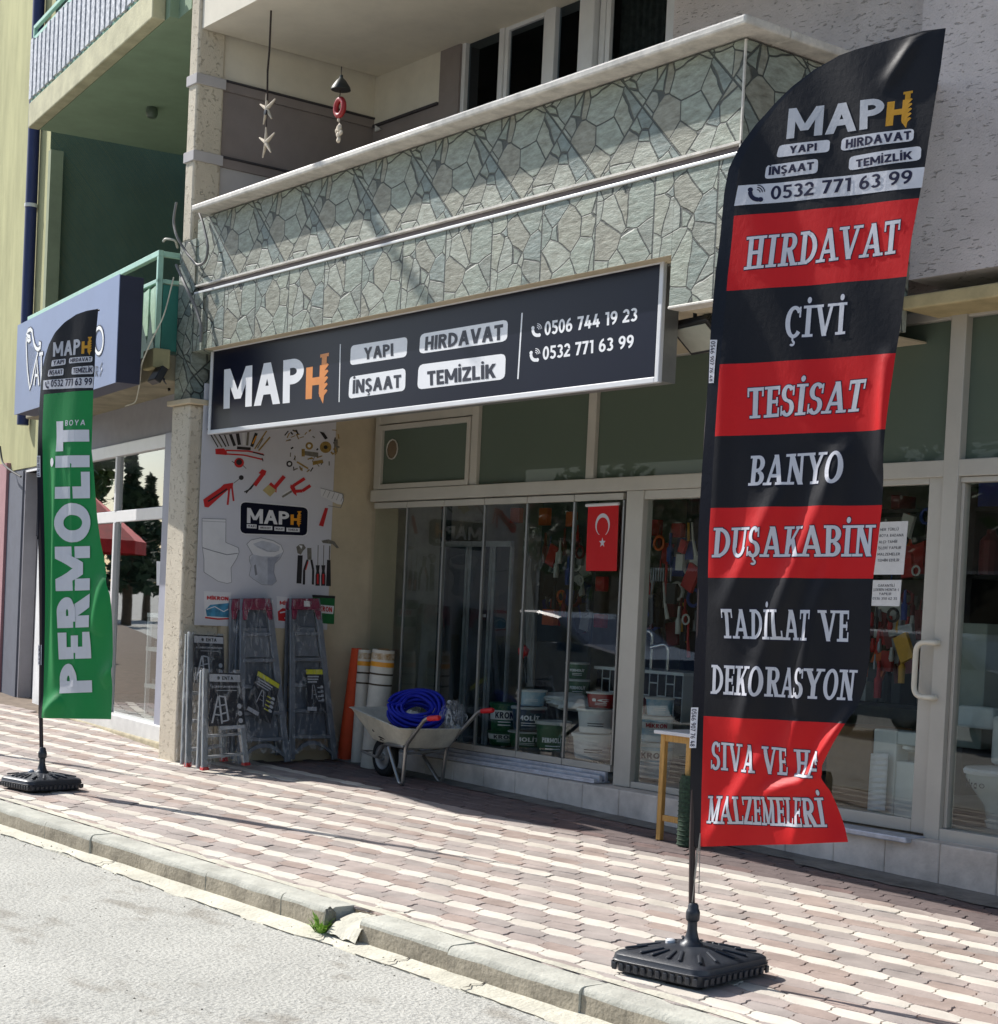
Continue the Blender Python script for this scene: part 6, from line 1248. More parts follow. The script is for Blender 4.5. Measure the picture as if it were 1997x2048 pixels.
m = MB(); m.lathe([(.03, -.05), (.034, -.03), (.075, -.02), (.098, -.028), (.102, -.034), (.1, .0), (.102, .034), (.098, .028), (.075, .02), (.034, .03), (.03, .05)], wcx, wx, 28); m.build('rim', M_ladal, wh, smooth=True, angle=35)
m = MB(); m.tube([wcx + Vector((0, -.09, 0)), wcx + Vector((0, .09, 0))], .012, 10); m.tube([wcx + Vector((0, -.09, 0)), wcx + Vector((-.2, -.10, .03)), wcx + Vector((-.22, .1, .03)), wcx + Vector((0, .09, 0))], .012, 8); m.build('axle', M_tube, wb, smooth=True)
# load: blue hose coil, clear bag, dark sack
hc_ = onY(834, 1420, WBo.y + .06)
dcam = (-hc_).normalized(); ax = (Vector((0, 0, 1)) * .72 + Vector((dcam.x, dcam.y, 0)).normalized() * .70).normalized(); e1 = ax.cross(Vector((0, 0, 1))).normalized(); e2 = ax.cross(e1)
pts = []; random.seed(9)
for lp in range(16):
    ro = .105 + .029 * (lp % 4); hh = -.065 + .036 * (lp // 4) + random.uniform(-.006, .006)
    for k in range(28): th = 2 * math.pi * k / 28; rr = ro + .008 * math.sin(3 * th + lp); pts.append(hc_ + e1 * (rr * 1.16 * math.cos(th)) + e2 * (rr * math.sin(th)) + ax * (hh + .006 * math.sin(2 * th + lp * 1.3)))
m = MB(); m.tube(pts, .0135, 8); ho = tag(m.build('hose_coil', mat('blue hose', (20, 36, 165), .5, var=.12, vscale=14, spec=.35), smooth=True), 'coil of bright blue hose lying in the wheelbarrow', 'hose')
m = MB(); m.tube([hc_ + e1 * .1 + e2 * .05 - ax * .02, hc_ + e1 * .03 + e2 * .09, hc_ - e1 * .04 + e2 * .06, hc_ - e1 * .08 + e2 * .10], .004, 6); m.tube([hc_ - e1 * .12 + e2 * .08, hc_ - e1 * .14 + e2 * .02 + ax * .05], .004, 6); m.build('hose_tie', M_wh, ho)
def crumple(c, rx, ry, rz, seed, n=26):
    random.seed(seed); vs = []; fs = []
    ph = [(random.uniform(2, 9), random.uniform(0, 6), random.uniform(2, 8), random.uniform(0, 6)) for _ in range(6)]
    for i in range(n + 1):
        for j in range(n):
            a, b = math.pi * i / n, 2 * math.pi * j / n; d = 1 + sum(.07 * math.sin(p * a + q_) * math.sin(round(r) * b + s_) for p, q_, r, s_ in ph) + random.uniform(-.05, .05)
            vs.append(c + Vector((rx * math.sin(a) * math.cos(b), ry * math.sin(a) * math.sin(b), rz * math.cos(a))) * d)
    for i in range(n):
        for j in range(n): fs.append((i * n + j, i * n + (j + 1) % n, (i + 1) * n + (j + 1) % n, (i + 1) * n + j))
    return vs, fs
BAGF = plastic_film('clear bag film', .55)
m = MB(); m.raw(*crumple(hc_ + Vector((-.27, .12, -.03)), .08, .1, .08, 4)); m.raw(*crumple(hc_ + Vector((.22, .2, -.03)), .11, .1, .11, 6)); tag(m.build('plastic_bag', BAGF, smooth=True), 'crumpled clear plastic bag around the blue hose in the wheelbarrow', 'bag')
m = MB(); m.raw(*crumple(WP((xn + xr_) / 2 + .02, 0, zr_ - .08), .3, .2, .1, 8)); tag(m.build('dark_sack', M_black, smooth=True), 'black sacking lining the bottom of the wheelbarrow', 'sack')
# ------------------------------------------------------------------ wooden stool table by the flag
M_wood = mat('raw pine', (196, 152, 84), .7, var=.14, vscale=5, stretch=(8, 8, 1.2)); M_wood2 = mat('dark pine', (170, 112, 58), .7, var=.12, vscale=5)
t0 = onY(1316, 1680, 7.63); t0.z = G(t0.x, t0.y); zt_ = onY(1316, 1459, 7.63).z; xl_, xr2 = onY(1325, 1560, 7.63).x, onY(1377, 1560, 7.63).x
tb_ = thing('side_table', 'narrow pine table with a white top standing beside the red and black flag', 'table', ((xl_ + xr2) / 2, 7.8, t0.z))
for x in (xl_, xr2):
    for y in (7.63, 8.0): m = MB(); m.box(x - .02, x + .02, y - .014, y + .02, G(x, y) + .004, zt_ - .025); m.build('leg', M_wood, tb_, bevel=.003)
m = MB(); m.box(xl_ + .021, xr2 - .021, 7.625, 7.645, t0.z + .13, t0.z + .17); m.box(xl_ + .021, xr2 - .021, 7.62, 7.645, zt_ - .07, zt_ - .026); m.box(xl_ + .021, xr2 - .021, 7.985, 8.005, zt_ - .07, zt_ - .026); m.build('rail', M_wood, tb_, bevel=.003)
m = MB(); m.box(xl_ - .05, xr2 + .1, 7.58, 8.05, zt_ - .024, zt_); m.build('table_top', M_pvc, tb_, bevel=.004)
mr0 = onY(1376, 1688, 7.62); mr0.z = G(mr0.x, mr0.y)
M_mesh = mat('green mesh', (52, 78, 56), .8, rgb2=(20, 30, 24), var=.2, vscale=60)
m = MB(); m.lathe([(.05, 0), (.07, .01), (.072, .42), (.06, .46), (.05, .46), (.04, .40)], mr0, n=20)
for k in range(14): m.tube([mr0 + Vector((.073 * math.cos(t * .5), .073 * math.sin(t * .5), .02 + .03 * k)) for t in range(13)], .003, 5)
tag(m.build('mesh_roll', M_mesh, smooth=True), 'short roll of green mesh standing on the paving behind the flag pole', 'roll')
# ------------------------------------------------------------------ notices and the red crescent flag
dn = crop(1700, 950, 4.882); YG = YB - .016
def note(lines, q, lab, inset, fs):
    Q = qY(dn, q, YG); m = MB(); f = quad_fn(Q, NF); m.face([f(0, 0, 0), f(1, 0, 0), f(1, 1, 0), f(0, 1, 0)], 0); m.face([f(0, 0, -.0015), f(0, 1, -.0015), f(1, 1, -.0015), f(1, 0, -.0015)], 0)
    for s, (u0, u1, v) in zip(lines, inset): put_text(m, s, lambda u, vv, h, u0=u0, u1=u1, v=v: f(u0 + (u1 - u0) * u, v + fs * vv, h + .0006), 1, w=.17, t=.15, gap=.12)
    tag(m.build('paper_notice', [M_wh, mat('print grey', (84, 86, 92), .7)]), lab, 'notice')
note(['HER TÜRLÜ', 'BOYA BADANA', 'ALÇI-TAMİR', 'İŞLERİ YAPILIR', 'MALZEMELER', 'TEMİN EDİLİR'], ((215, 973), (272, 461), (525, 972), (573, 449)), 'larger white notice on the shop door with six lines of print', [(.12, .72, .83), (.12, .9, .715), (.12, .72, .595), (.12, .86, .48), (.12, .84, .36), (.14, .84, .245)], .052)
note(['GARANTİLİ', 'ŞOFBEN MONTAJI', 'YAPILIR', '0536 350 62 35'], ((203, 1278), (218, 1027), (487, 1282), (508, 1025)), 'smaller white notice below the larger one on the shop door', [(.22, .78, .74), (.07, .93, .58), (.27, .7, .42), (.06, .9, .24)], .1)
Qf = [onY(*p, YB - .03) for p in ((1172.5, 1142), (1177, 1011), (1235, 1142), (1238, 1009))]; m = MB(); f = quad_fn(Qf, NF)
def fw(u, v, h=0): return f(u, v, h + .006 * math.sin(u * 7 + v * 3) * (1 - v))
m.grid([[fw(j / 10, i / 14) for j in range(11)] for i in range(15)], 0)
fo = thing('crescent_flag', 'small red flag with white crescent and star hanging at the folding glass', 'flag', Qf[0].lerp(Qf[2], .5)); cf_ = m.build('cloth', C_red, fo, smooth=True)
m = MB(); asp = (Qf[1] - Qf[0]).length / (Qf[2] - Qf[0]).length
C0, r0, C1, r1 = (.5, .70), .24, (.5, .672), .195
o_ = [(C0[0] + r0 * math.cos(R_(a)), C0[1] + r0 / asp * 1.0 * math.sin(R_(a))) for a in range(-62, 243, 12)]; i_ = [(C1[0] + r1 * math.cos(R_(a)), C1[1] + r1 / asp * math.sin(R_(a))) for a in [-62 + 304 * k / (len(o_) - 1) for k in range(len(o_))]]
m.grid([[fw(*p, .002) for p in o_], [fw(*p, .002) for p in i_]])
st = [(.5 + (.11 if k % 2 == 0 else .045) * math.sin(k * math.pi / 5), .43 + (.11 if k % 2 == 0 else .045) / asp * math.cos(k * math.pi / 5)) for k in range(10)]
for k in range(10): m.face([fw(.5, .43, .002), fw(*st[k], .002), fw(*st[(k + 1) % 10], .002)])
m.build('emblem', C_wht, cf_); MB().tube([f(-.04, 1.0, .006), f(1.03, 1.01, .006)], .012, 8).build('rod', M_pvc, fo)
# ------------------------------------------------------------------ hanging ornaments on the balcony
c7 = crop(350, 0, 4.2311); YH = 6.72
def h7(x, y): return onY(*c7(x, y), YH)
M_star = mat('dried starfish', (200, 188, 170), .8, var=.1, vscale=20, bump=.4); M_str = mat('dark cord', (60, 50, 46), .9)
sm = thing('starfish_mobile', 'two pale starfish on a cord hanging from the balcony ceiling', 'mobile', h7(770, 1300))
top_ = h7(800, 430); ct = Vector((top_.x, YH, ZCL)); MB().tube([ct, top_, h7(785, 600), h7(782, 850)], .009, 6).build('cord', M_str, sm); MB().tube([h7(782, 940), h7(770, 1130)], .004, 6).build('cord', M_str, sm)
for cx, cy, s_ in ((778, 920, 1), (772, 1205, 1.0)):
    m = MB(); cc = h7(cx, cy)
    for k, a in enumerate((95, 28, -48, -122, 152)):
        d = Vector((math.cos(R_(a)), .1 * (k % 2), math.sin(R_(a)))); m.tube([cc, cc + d * .05 * s_, cc + d * .125 * s_], [.017, .013, .006], 8)
    m.build('starfish', M_star, sm, smooth=True)
m = MB(); m.lathe([(.004, -.008), (.02, -.006), (.02, .006), (.004, .008)], h7(786, 952) + Vector((0, -.02, 0)), Mx, 14); m.build('bead', M_ink2, sm)
wcm = thing('wind_chime', 'wind chime with dark bell, red ring and shells hanging above the balcony', 'wind chime', h7(1385, 1200))
MB().tube([Vector((h7(1408, 620).x, YH, h7(1408, 620).z + .05)), h7(1408, 640)], .004, 6).build('cord', M_str, wcm)
m = MB(); b0 = h7(1405, 760); m.lathe([(.075, 0), (.07, .02), (.035, .07), (.014, .09), (.012, .11)], b0, n=16); m.build('bell', mat('dark patina', (56, 60, 58), .5, metal=.5, var=.2), wcm, smooth=True)
m = MB(); rc_ = h7(1396, 908); m.tube([rc_ + Vector((.055 * math.cos(k * .393), 0, .06 * math.sin(k * .393))) for k in range(16)], .021, 10, closed=True); m.build('ring', mat('red ring', (150, 30, 34), .45), wcm, smooth=True)
MB().tube([h7(1400, 760), h7(1394, 860)], .004, 6).build('cord', M_str, wcm); m = MB(); m.tube([h7(1392, 960), h7(1386, 1200)], .003, 6)
for cx, cy, r_ in ((1386, 1010, .016), (1392, 1080, .03), (1372, 1105, .02), (1405, 1120, .02), (1384, 1140, .025), (1386, 1180, .024)): m.raw(*crumple(h7(cx, cy), r_, r_ * .6, r_, cx, 8))
m.build('shell', M_star, wcm, smooth=True)
m = MB(); tri = [qW(272, 680, YB - .03), qW(300, 700, YB - .03), qW(272, 715, YB - .03)]; m.hexa(tri, [p + Vector((0, .02, 0)) for p in tri]); tag(m.build('corner_bracket', M_wh), 'small white triangular bracket in the balcony wall corner', 'bracket')
# ------------------------------------------------------------------ camera lamp, ceiling light and cables on the neighbour's front
c5 = crop(0, 500, 4.2311)
fp = onN(*c5(1335, 1060), 6.3); sp2 = thing('spotlight', 'small black spotlight on an arm below the green balcony corner', 'lamp', fp + Vector((0, 0, -.08)))
m = MB(); m.box(-.1, .1, -.03, .03, -.07, .07); m.v = [fp + Matrix.Rotation(R_(-8), 3, 'Z') @ Matrix.Rotation(R_(-28), 3, 'X') @ v for v in m.v]; m.build('head', M_black, sp2, bevel=.008)
MB().tube([fp + Vector((.05, .03, -.03)), onN(*c5(1385, 1100), 6.4), onN(*c5(1430, 1150), 6.6), onN(*c5(1432, 1190), 6.6)], .012, 7).build('arm', M_black, sp2, smooth=True)
lc4 = onN(*c4(1378, 1010), 7.4); lc4z = zs0 + .003; d0 = ray(*c4(1378, 1000)); lp_ = d0 * ((lc4z - .03) / d0.z)
m = MB(); m.lathe([(.05, .03), (.06, .0), (.06, -.04), (.045, -.07), (.02, -.08)], lp_, n=16); tag(m.build('ceiling_lamp', mat('dim lamp glass', (92, 104, 92), .4), smooth=True), 'small round lamp under the upper green balcony slab', 'lamp')
M_cab = mat('pale cable', (190, 190, 176), .6)
def cable(name, pts, lab, r=.006, mt=None): tag(MB().tube(smooth_path(pts, .2, 4), r, 6).build(name, mt or M_cab, smooth=True), lab, 'cable')
yc = 6.05
cable('cable', [onN(*c5(1470, 230), 6.1), onN(*c5(1390, 560), 6.08), onN(*c5(1290, 750), 6.06), onN(*c5(1200, 950), 6.06), onN(*c5(1180, 1150), 6.3), onN(*c5(1150, 1290), 6.5), onN(*c5(1060, 1320), 6.6)], 'thin pale cable drooping from the green balcony corner past the spotlight')
cA = crop(0, 400, 4.5333)
cable('cable', [onY(*cA(1600, 20), 6.44), onY(*cA(1570, 190), 6.42), onY(*cA(1600, 330), 6.4), onY(*cA(1680, 460), 6.44), onY(*cA(1790, 600), 6.44), onY(*cA(1870, 560), 6.44), onY(*cA(1890, 420), 6.44), onY(*cA(1840, 200), 6.45), onY(*cA(1810, 120), 6.46)], 'grey cable looped across the tiled pillar head', .011, mat('grey cable', (120, 118, 116), .6))
cable('cable', [onY(*cA(1600, 590), 6.43), onY(*cA(1690, 790), 6.4), onY(*cA(1780, 980), 6.44), onY(*cA(1830, 1150), 6.44), onY(*cA(1820, 1290), 6.44)], 'thick grey cable running down the tiles beside the shop sign', .014, MATS['grey cable'])
cable('cable', [onY(*cA(1480, 375), 6.3), onY(*cA(1500, 350), 6.3), onY(*cA(1590, 360), 6.35), onY(*cA(1610, 430), 6.42)], 'pale wire loop sticking out left of the tiled pillar head', .01)
cable('cable', [onN(*c3(0, 330), 6.6), onN(*c3(20, 480), 6.6), onN(*c3(90, 545), 6.6), onN(*c3(190, 605), 6.65)], 'black cable hanging over the slate door jamb at the far left', .012, M_black)
# ------------------------------------------------------------------ paint tubs stacked inside the glass
kb5 = crop(650, 1200, 2.72)
M_lid = mat('tub lid white', (216, 216, 212), .4, var=.04); M_bgreen = mat('tub green', (22, 84, 50), .4, var=.05); M_bred = mat('tub red', (150, 24, 30), .4, var=.06); M_bblue = mat('tub blue wave', (90, 160, 190), .4, rgb2=(214, 220, 222), vscale=5); M_bwht = mat('tub white', (212, 214, 214), .4, var=.05); M_bteal = mat('tub navy', (30, 58, 70), .4, var=.05); M_tlid = mat('tub lid grey', (176, 180, 178), .4)
TXT = [M_lett, M_ink, mat('tub lettering red', (170, 28, 40), .4)]
zfloor = -1.185
def tub3(px, Y, body, lid, label, word=None, wc=1, band=None, wv_=(.55, .82), zoff=0, lidh=.12):
    x0, x1, yt, yb = px
    a, b = onY(*kb5(x0, (yt + yb) / 2), Y), onY(*kb5(x1, (yt + yb) / 2), Y)
    cx = (a.x + b.x) / 2; r = abs(b.x - a.x) / 2 * .80; zt_ = onY(*kb5((x0 + x1) / 2, yt), Y - r * .3).z; zb_ = onY(*kb5((x0 + x1) / 2, yb), Y - r).z
    zb_ = max(zb_, zfloor); c = Vector((cx, Y, zb_)); H = zt_ - zb_
    T = thing('paint_tub', label, 'paint tub', c, 'paint tubs stacked inside the glass')
    MB().lathe([(r * .80, 0), (r * .85, .012), (r * .96, H * (1 - lidh) - .001)], c, n=26).build('body', body, T, smooth=True)
    MB().lathe([(r * .9, H * (1 - lidh)), (r * 1.03, H * (1 - lidh)), (r * 1.05, H * .97), (r * 1.0, H), (r * .9, H * .99), (r * .86, H * .97)], c, n=26).build('lid', lid, T, smooth=True, angle=35)
    ac = math.atan2(-c.y, -c.x)
    def cyl(u, v, h=0):
        a_ = ac + (u - .5) * 1.9; rr = r * (.85 + .11 * v) + .003 + h; return c + Vector((rr * math.cos(a_), rr * math.sin(a_), .012 + v * (H * (1 - lidh) - .012)))
    m = MB()
    if band is not None: m.grid([[cyl(-.25 + 1.5 * j / 14, v, .001) for j in range(15)] for v in (wv_[0] - .06, wv_[1] + .06)], 3)
    if word: put_text(m, word, lambda u, v, h: cyl(.14 + .72 * u, wv_[0] + (wv_[1] - wv_[0]) * v, h + .002), wc, w=.24, t=.22, gap=.09, step=.3)
    for k in range(2): m.grid([[cyl(.25 + .5 * j / 6, wv_[0] - .16 - .12 * k, .001) for j in range(7)], [cyl(.25 + .5 * j / 6, wv_[0] - .12 - .12 * k, .001) for j in range(7)]], 0 if body is not M_bwht else 1)
    m.build('print', TXT + [band or M_lett], T)
    return T
Y1, Y2 = 8.52, 8.62
tub3((905, 1040, 715, 800), Y1, M_bgreen, M_bgreen, 'bottom green tub lettered KRON, leftmost on the shop floor', 'KRON', 1, M_lid, (.5, .85))
tub3((915, 1040, 560, 735), Y1, M_bgreen, M_bgreen, 'upper green tub lettered KRON, leftmost stack', 'KRON', 1, M_lid, (.55, .8))
tub3((1020, 1180, 715, 810), Y1, M_bgreen, M_tlid, 'green tub lettered OLİT under the navy one', 'MOLİT', 0, None, (.35, .7))
tub3((1035, 1185, 580, 718), Y1, M_bteal, M_tlid, 'navy tub lettered OLİT on top of a green one', 'MOLİT', 0, None, (.45, .7))
tub3((1065, 1190, 490, 582), Y1 + .04, M_bblue, M_lid, 'white and blue tub on top of the navy one', None, 0)
tub3((1165, 1320, 660, 830), Y1, M_bgreen, M_tlid, 'wide green tub lettered PERMOLİT with a dusty lid', 'PERMOLİT', 0, None, (.28, .48))
tub3((1320, 1430, 430, 540), 9.0, M_bgreen, M_tlid, 'far green tub lettered PERMOLİT behind the dusty one', 'PERMOLİT', 0, None, (.5, .7))
tub3((1322, 1425, 340, 432), 9.0, M_bgreen, M_tlid, 'topmost far green tub near the reflected car', 'PERMOLİT', 0, None, (.45, .65))
tub3((1365, 1560, 730, 880), Y1, M_bwht, M_lid, 'lower plain white tub beside the glazing post', None, 0)
tub3((1390, 1560, 592, 732), Y1, M_bwht, M_lid, 'middle plain white tub beside the glazing post', None, 0)
tub3((1438, 1570, 502, 592), Y1 + .03, M_bred, M_lid, 'red tub with white lid on the white ones by the glazing post', 'İÇ', 0, None, (.4, .6))
tub3((1605, 1725, 760, 965), 8.6, M_bred, M_lid, 'bottom dark red tub right of the glazing post', 'MİKRON', 0, None, (.55, .7))
tub3((1620, 1730, 622, 762), 8.6, M_bred, M_lid, 'middle dark red tub right of the glazing post', 'MİKRON', 0, None, (.5, .7))
tub3((1635, 1745, 515, 624), 8.62, M_bred, M_lid, 'top dark red tub right of the glazing post', None, 0)
tub3((1695, 1880, 775, 980), 8.56, M_bblue, M_lid, 'large white and blue tub lettered KRON at the bottom, by the pine table', 'KRON', 1, M_lid, (.62, .82))
tub3((1725, 1885, 632, 778), 8.58, M_bblue, M_lid, 'white and blue tub with red lettering in the middle of its stack', 'MİKRON', 2, M_lid, (.6, .8))
tub3((1755, 1890, 530, 634), 8.6, M_bblue, M_lid, 'small white and blue tub on top of its stack', None, 0)
# sacks of plaster
for k, (x0, x1, y0, y1, lab) in enumerate(((1180, 1395, 508, 545, 'flat white sack on the stack behind the dusty green tub'), (1240, 1440, 538, 580, 'flat grey white sack below another in the shop window'))):
    a, b = onY(*kb5(x0, (y0 + y1) / 2), 8.75), onY(*kb5(x1, (y0 + y1) / 2), 8.75); zt_, zb_ = onY(*kb5(x0, y0), 8.75).z, onY(*kb5(x0, y1), 8.75).z
    m = MB(); m.raw(*crumple(Vector(((a.x + b.x) / 2, 8.8, (zt_ + zb_) / 2)), abs(b.x - a.x) / 2, .2, (zt_ - zb_) / 2 + .02, 30 + k, 18)); tag(m.build('plaster_sack', M_bwht, smooth=True), lab, 'sack')
m = MB(); m.box(-9.9, -9.2, 8.68, 9.2, zfloor, onY(*kb5(1300, 590), 8.75).z - .05); tag(m.build('tub_pallet', mat('stacked grey cartons', (112, 116, 112), .8, var=.2, vscale=9), bevel=.01), 'grey block of cartons carrying the flat sacks', 'cartons')
# ------------------------------------------------------------------ tile display counter with taps
def brick_mat(name, c1, cm, sx, sz, off=.5, swap=False):
    m = bpy.data.materials.new(name); m.use_nodes = True; nt = m.node_tree; p = nt.nodes['Principled BSDF']; tc = N(nt, 'ShaderNodeTexCoord'); sx_ = N(nt, 'ShaderNodeSeparateXYZ'); nt.links.new(tc.outputs['Object'], sx_.inputs[0]); cb = N(nt, 'ShaderNodeCombineXYZ')
    nt.links.new(sx_.outputs[2 if swap else 0], cb.inputs[0]); nt.links.new(sx_.outputs[0 if swap else 2], cb.inputs[1])
    b = N(nt, 'ShaderNodeTexBrick'); b.inputs['Scale'].default_value = 1; b.inputs['Brick Width'].default_value = sx; b.inputs['Row Height'].default_value = sz; b.inputs['Mortar Size'].default_value = .006; b.inputs['Color1'].default_value = (*lin(c1), 1); b.inputs['Color2'].default_value = (*lin([v * .8 for v in c1]), 1); b.inputs['Mortar'].default_value = (*lin(cm), 1); b.offset = off
    nt.links.new(cb.outputs[0], b.inputs['Vector']); nt.links.new(b.outputs[0], p.inputs['Base Color']); p.inputs['Roughness'].default_value = .25; return m
YC_ = 9.15; ca_, cb_ = onY(*kb5(1640, 372), YC_), onY(*kb5(1905, 385), YC_); zc0 = onY(*kb5(1700, 520), YC_).z
ct_ = thing('tile_counter', 'display counter faced with glossy black tiles in white joints', 'counter', ((ca_.x + cb_.x) / 2, YC_ + .3, zfloor))
m = MB(); m.box(ca_.x - .35, cb_.x + .1, YC_, YC_ + .5, zfloor, ca_.z - .025); m.build('tiled_front', brick_mat('black upright tile', (26, 26, 36), (196, 196, 196), .20, .095, .5, True), ct_)
m = MB(); m.box(ca_.x - .37, cb_.x + .12, YC_ - .02, YC_ + .52, ca_.z - .024, ca_.z); m.build('counter_top', M_lid, ct_)
for k, x in enumerate((1775, 1690, 1865)):
    p = onY(*kb5(x, 365), YC_ + .12); p.z = ca_.z; h = .28 - .05 * k
    m = MB(); m.tube(smooth_path([p, p + Vector((0, 0, h)), p + Vector((-.02, -.02, h + .03)), p + Vector((-.14, -.06, h))], .05), .016, 10); tag(m.build('tap', M_chrome, smooth=True), ('tall chrome tap standing nearest the pole on the tiled counter', 'short chrome tap at the left end of the tiled counter', 'low chrome tap at the right end of the tiled counter')[k], 'tap')
# ------------------------------------------------------------------ shower cabin and cloth roll behind the left panels
cS = crop(720, 980, 5.2785); YW = 9.3
sh = thing('shower_cabin', 'shower cabin with white aluminium posts and dim glass behind the folding panels', 'shower cabin', onY(*cS(1000, 1900), YW) + Vector((0, 0, -.3)))
ztop = onY(*cS(1120, 600), YW).z; M_shp = mat('shower profile', (196, 200, 204), .3, metal=.4)
xsP = [onY(*cS(x, 900), YW).x for x in (690, 890, 1130, 1165, 1385, 1420)]; xe = onY(*rm(880, 900), YW).x
for X in xsP + [xe]: MB().box(X - .014, X + .014, YW - .014, YW + .014, zfloor, ztop).build('post', M_shp, sh)
m = MB(); m.box(xsP[0], xe, YW - .02, YW + .02, ztop, ztop + .05); m.build('top_rail', M_shp, sh)
GL_sh = glass_mat('shower glass', (.5, .58, .6), film=.35, filmc=lin((70, 82, 92)))
for a, b in zip(xsP + [xe], xsP[1:] + [xe]):
    if b - a > .1: MB().box(a + .015, b - .015, YW - .004, YW + .004, zfloor, ztop).build('glass', GL_sh, sh)
MB().box(xsP[4] - .04, xsP[4] - .02, YW - .06, YW - .02, onY(*cS(1330, 1310), YW).z - .03, onY(*cS(1330, 1310), YW).z).build('handle', M_chrome, sh)
MB().box(-12.7, xe + .05, YW + .9, YW + .94, zfloor, 1.3).build('back_panel', mat('shower back', (84, 92, 98), .5), sh)
p0, p1 = onY(*cS(420, 1900), 8.9), onY(*cS(240, 380), 8.9); m = MB(); p0.z = zfloor; m.tube([p0, p0.lerp(p1, .5), p1], [.11, .14, .13], 14); tag(m.build('green_roll', mat('dark green sheeting', (34, 58, 46), .6, var=.15, vscale=6, stretch=(6, 6, .6)), smooth=True), 'dark green sheeting roll leaning behind the leftmost glass panel', 'roll')
# blue curtain-like goods, white puppet of plastic, red ball, hanging stock
cR = crop(950, 980, 4.051)
m = MB(); m.raw(*crumple(onY(*cR(395, 1310), 8.7), .045, .045, .05, 3, 14)); tag(m.build('red_ball', M_red, smooth=True), 'small red ball on a cord behind the folding glass', 'ball')
m = MB(); m.tube([onY(*cR(410, 1350), 8.7), onY(*cR(415, 1560), 8.7)], .012, 6); tag(m.build('hanging_cord', M_black), 'dark cord hanging below the red ball', 'cord')
def pxp(x, y, Y): return onY(*cR(x, y), Y)
m = MB(); random.seed(17)
rows = []
for i in range(16):
    t = i / 15; y = 300 + 470 * t; half = 14 + 75 * min(1, t * 3) * (1 - .55 * max(0, t - .35)); rows.append([pxp(500 - 45 * t + half * (2 * j / 9 - 1) + 8 * math.sin(j * 2 + i), y + 6 * math.sin(j * 1.3 + i * .7), 8.95 + .03 * math.sin(j * 1.9) + .02 * random.random()) for j in range(10)])
m.grid(rows); tag(m.build('film_drape', plastic_film('hanging film', .4), smooth=True), 'sheet of clear film hung in folds over a tall stand inside', 'plastic sheet')
m = MB(); 
for k in range(9): a = pxp(430 + 12 * (k % 3), 500 + 30 * k, 9.0); b = pxp(450 + 20 * math.sin(k), 1600, 9.0); m.tube([a, a.lerp(b, .5) + Vector((.05 * math.sin(k * 2), 0, 0)), b], .012, 6)
tag(m.build('handle_bundle', mat('grey handles', (120, 116, 112), .6)), 'bundle of long pale handles standing under the hung film', 'handles')
# shelves of small stock along the back
M_shelf = mat('dark shelf', (44, 42, 42), .7)
sv = thing('stock_shelf', 'dark stock shelves along the back of the shop', 'shelf', (-9.5, 10.6, zfloor))
for z in (-.55, -.05, .45, .95): MB().box(-10.9, -3.2, 10.4, 10.8, z - .03, z).build('board', M_shelf, sv)
for X in (-10.9, -9.4, -7.9, -6.4, -4.9, -3.4): MB().box(X - .03, X + .03, 10.4, 10.8, zfloor, 1.1).build('upright', M_shelf, sv)
SC = [mat('stock red', (170, 30, 30), .5), mat('stock maroon', (110, 24, 30), .5), mat('stock blue', (40, 60, 130), .5), mat('stock yellow', (200, 150, 40), .5), mat('stock black', (30, 30, 32), .5), mat('stock white', (196, 196, 190), .5), mat('stock orange', (206, 96, 40), .5), mat('stock steel', (150, 152, 156), .35, metal=.5)]
SN = ['red', 'maroon', 'blue', 'yellow', 'black', 'white', 'orange', 'steel grey']
random.seed(23); first = {}
for z in (-.55, -.05, .45, .95):
    X = -10.8
    while X < -3.4:
        w_ = random.uniform(.07, .26); h_ = random.uniform(.1, .34); k = random.choice((0, 0, 1, 1, 2, 3, 4, 4, 4, 5, 6, 7))
        if random.random() < .8:
            m = MB(); zz = z + .002
            if random.random() < .35: m.lathe([(w_ * .45, 0), (w_ * .45, h_ * .75), (w_ * .2, h_ * .9), (w_ * .18, h_)], Vector((X + w_ / 2, 10.5, zz)), n=12)
            else: m.box(X, X + w_, 10.40, 10.40 + .2, zz, zz + h_)
            tag(m.build('boxed_stock', SC[k], bevel=.006), SN[k] + ' pack on the dark stock shelves deep in the shop', 'packet', SN[k] + ' packs on the stock shelves')
        X += w_ + random.uniform(.01, .12)
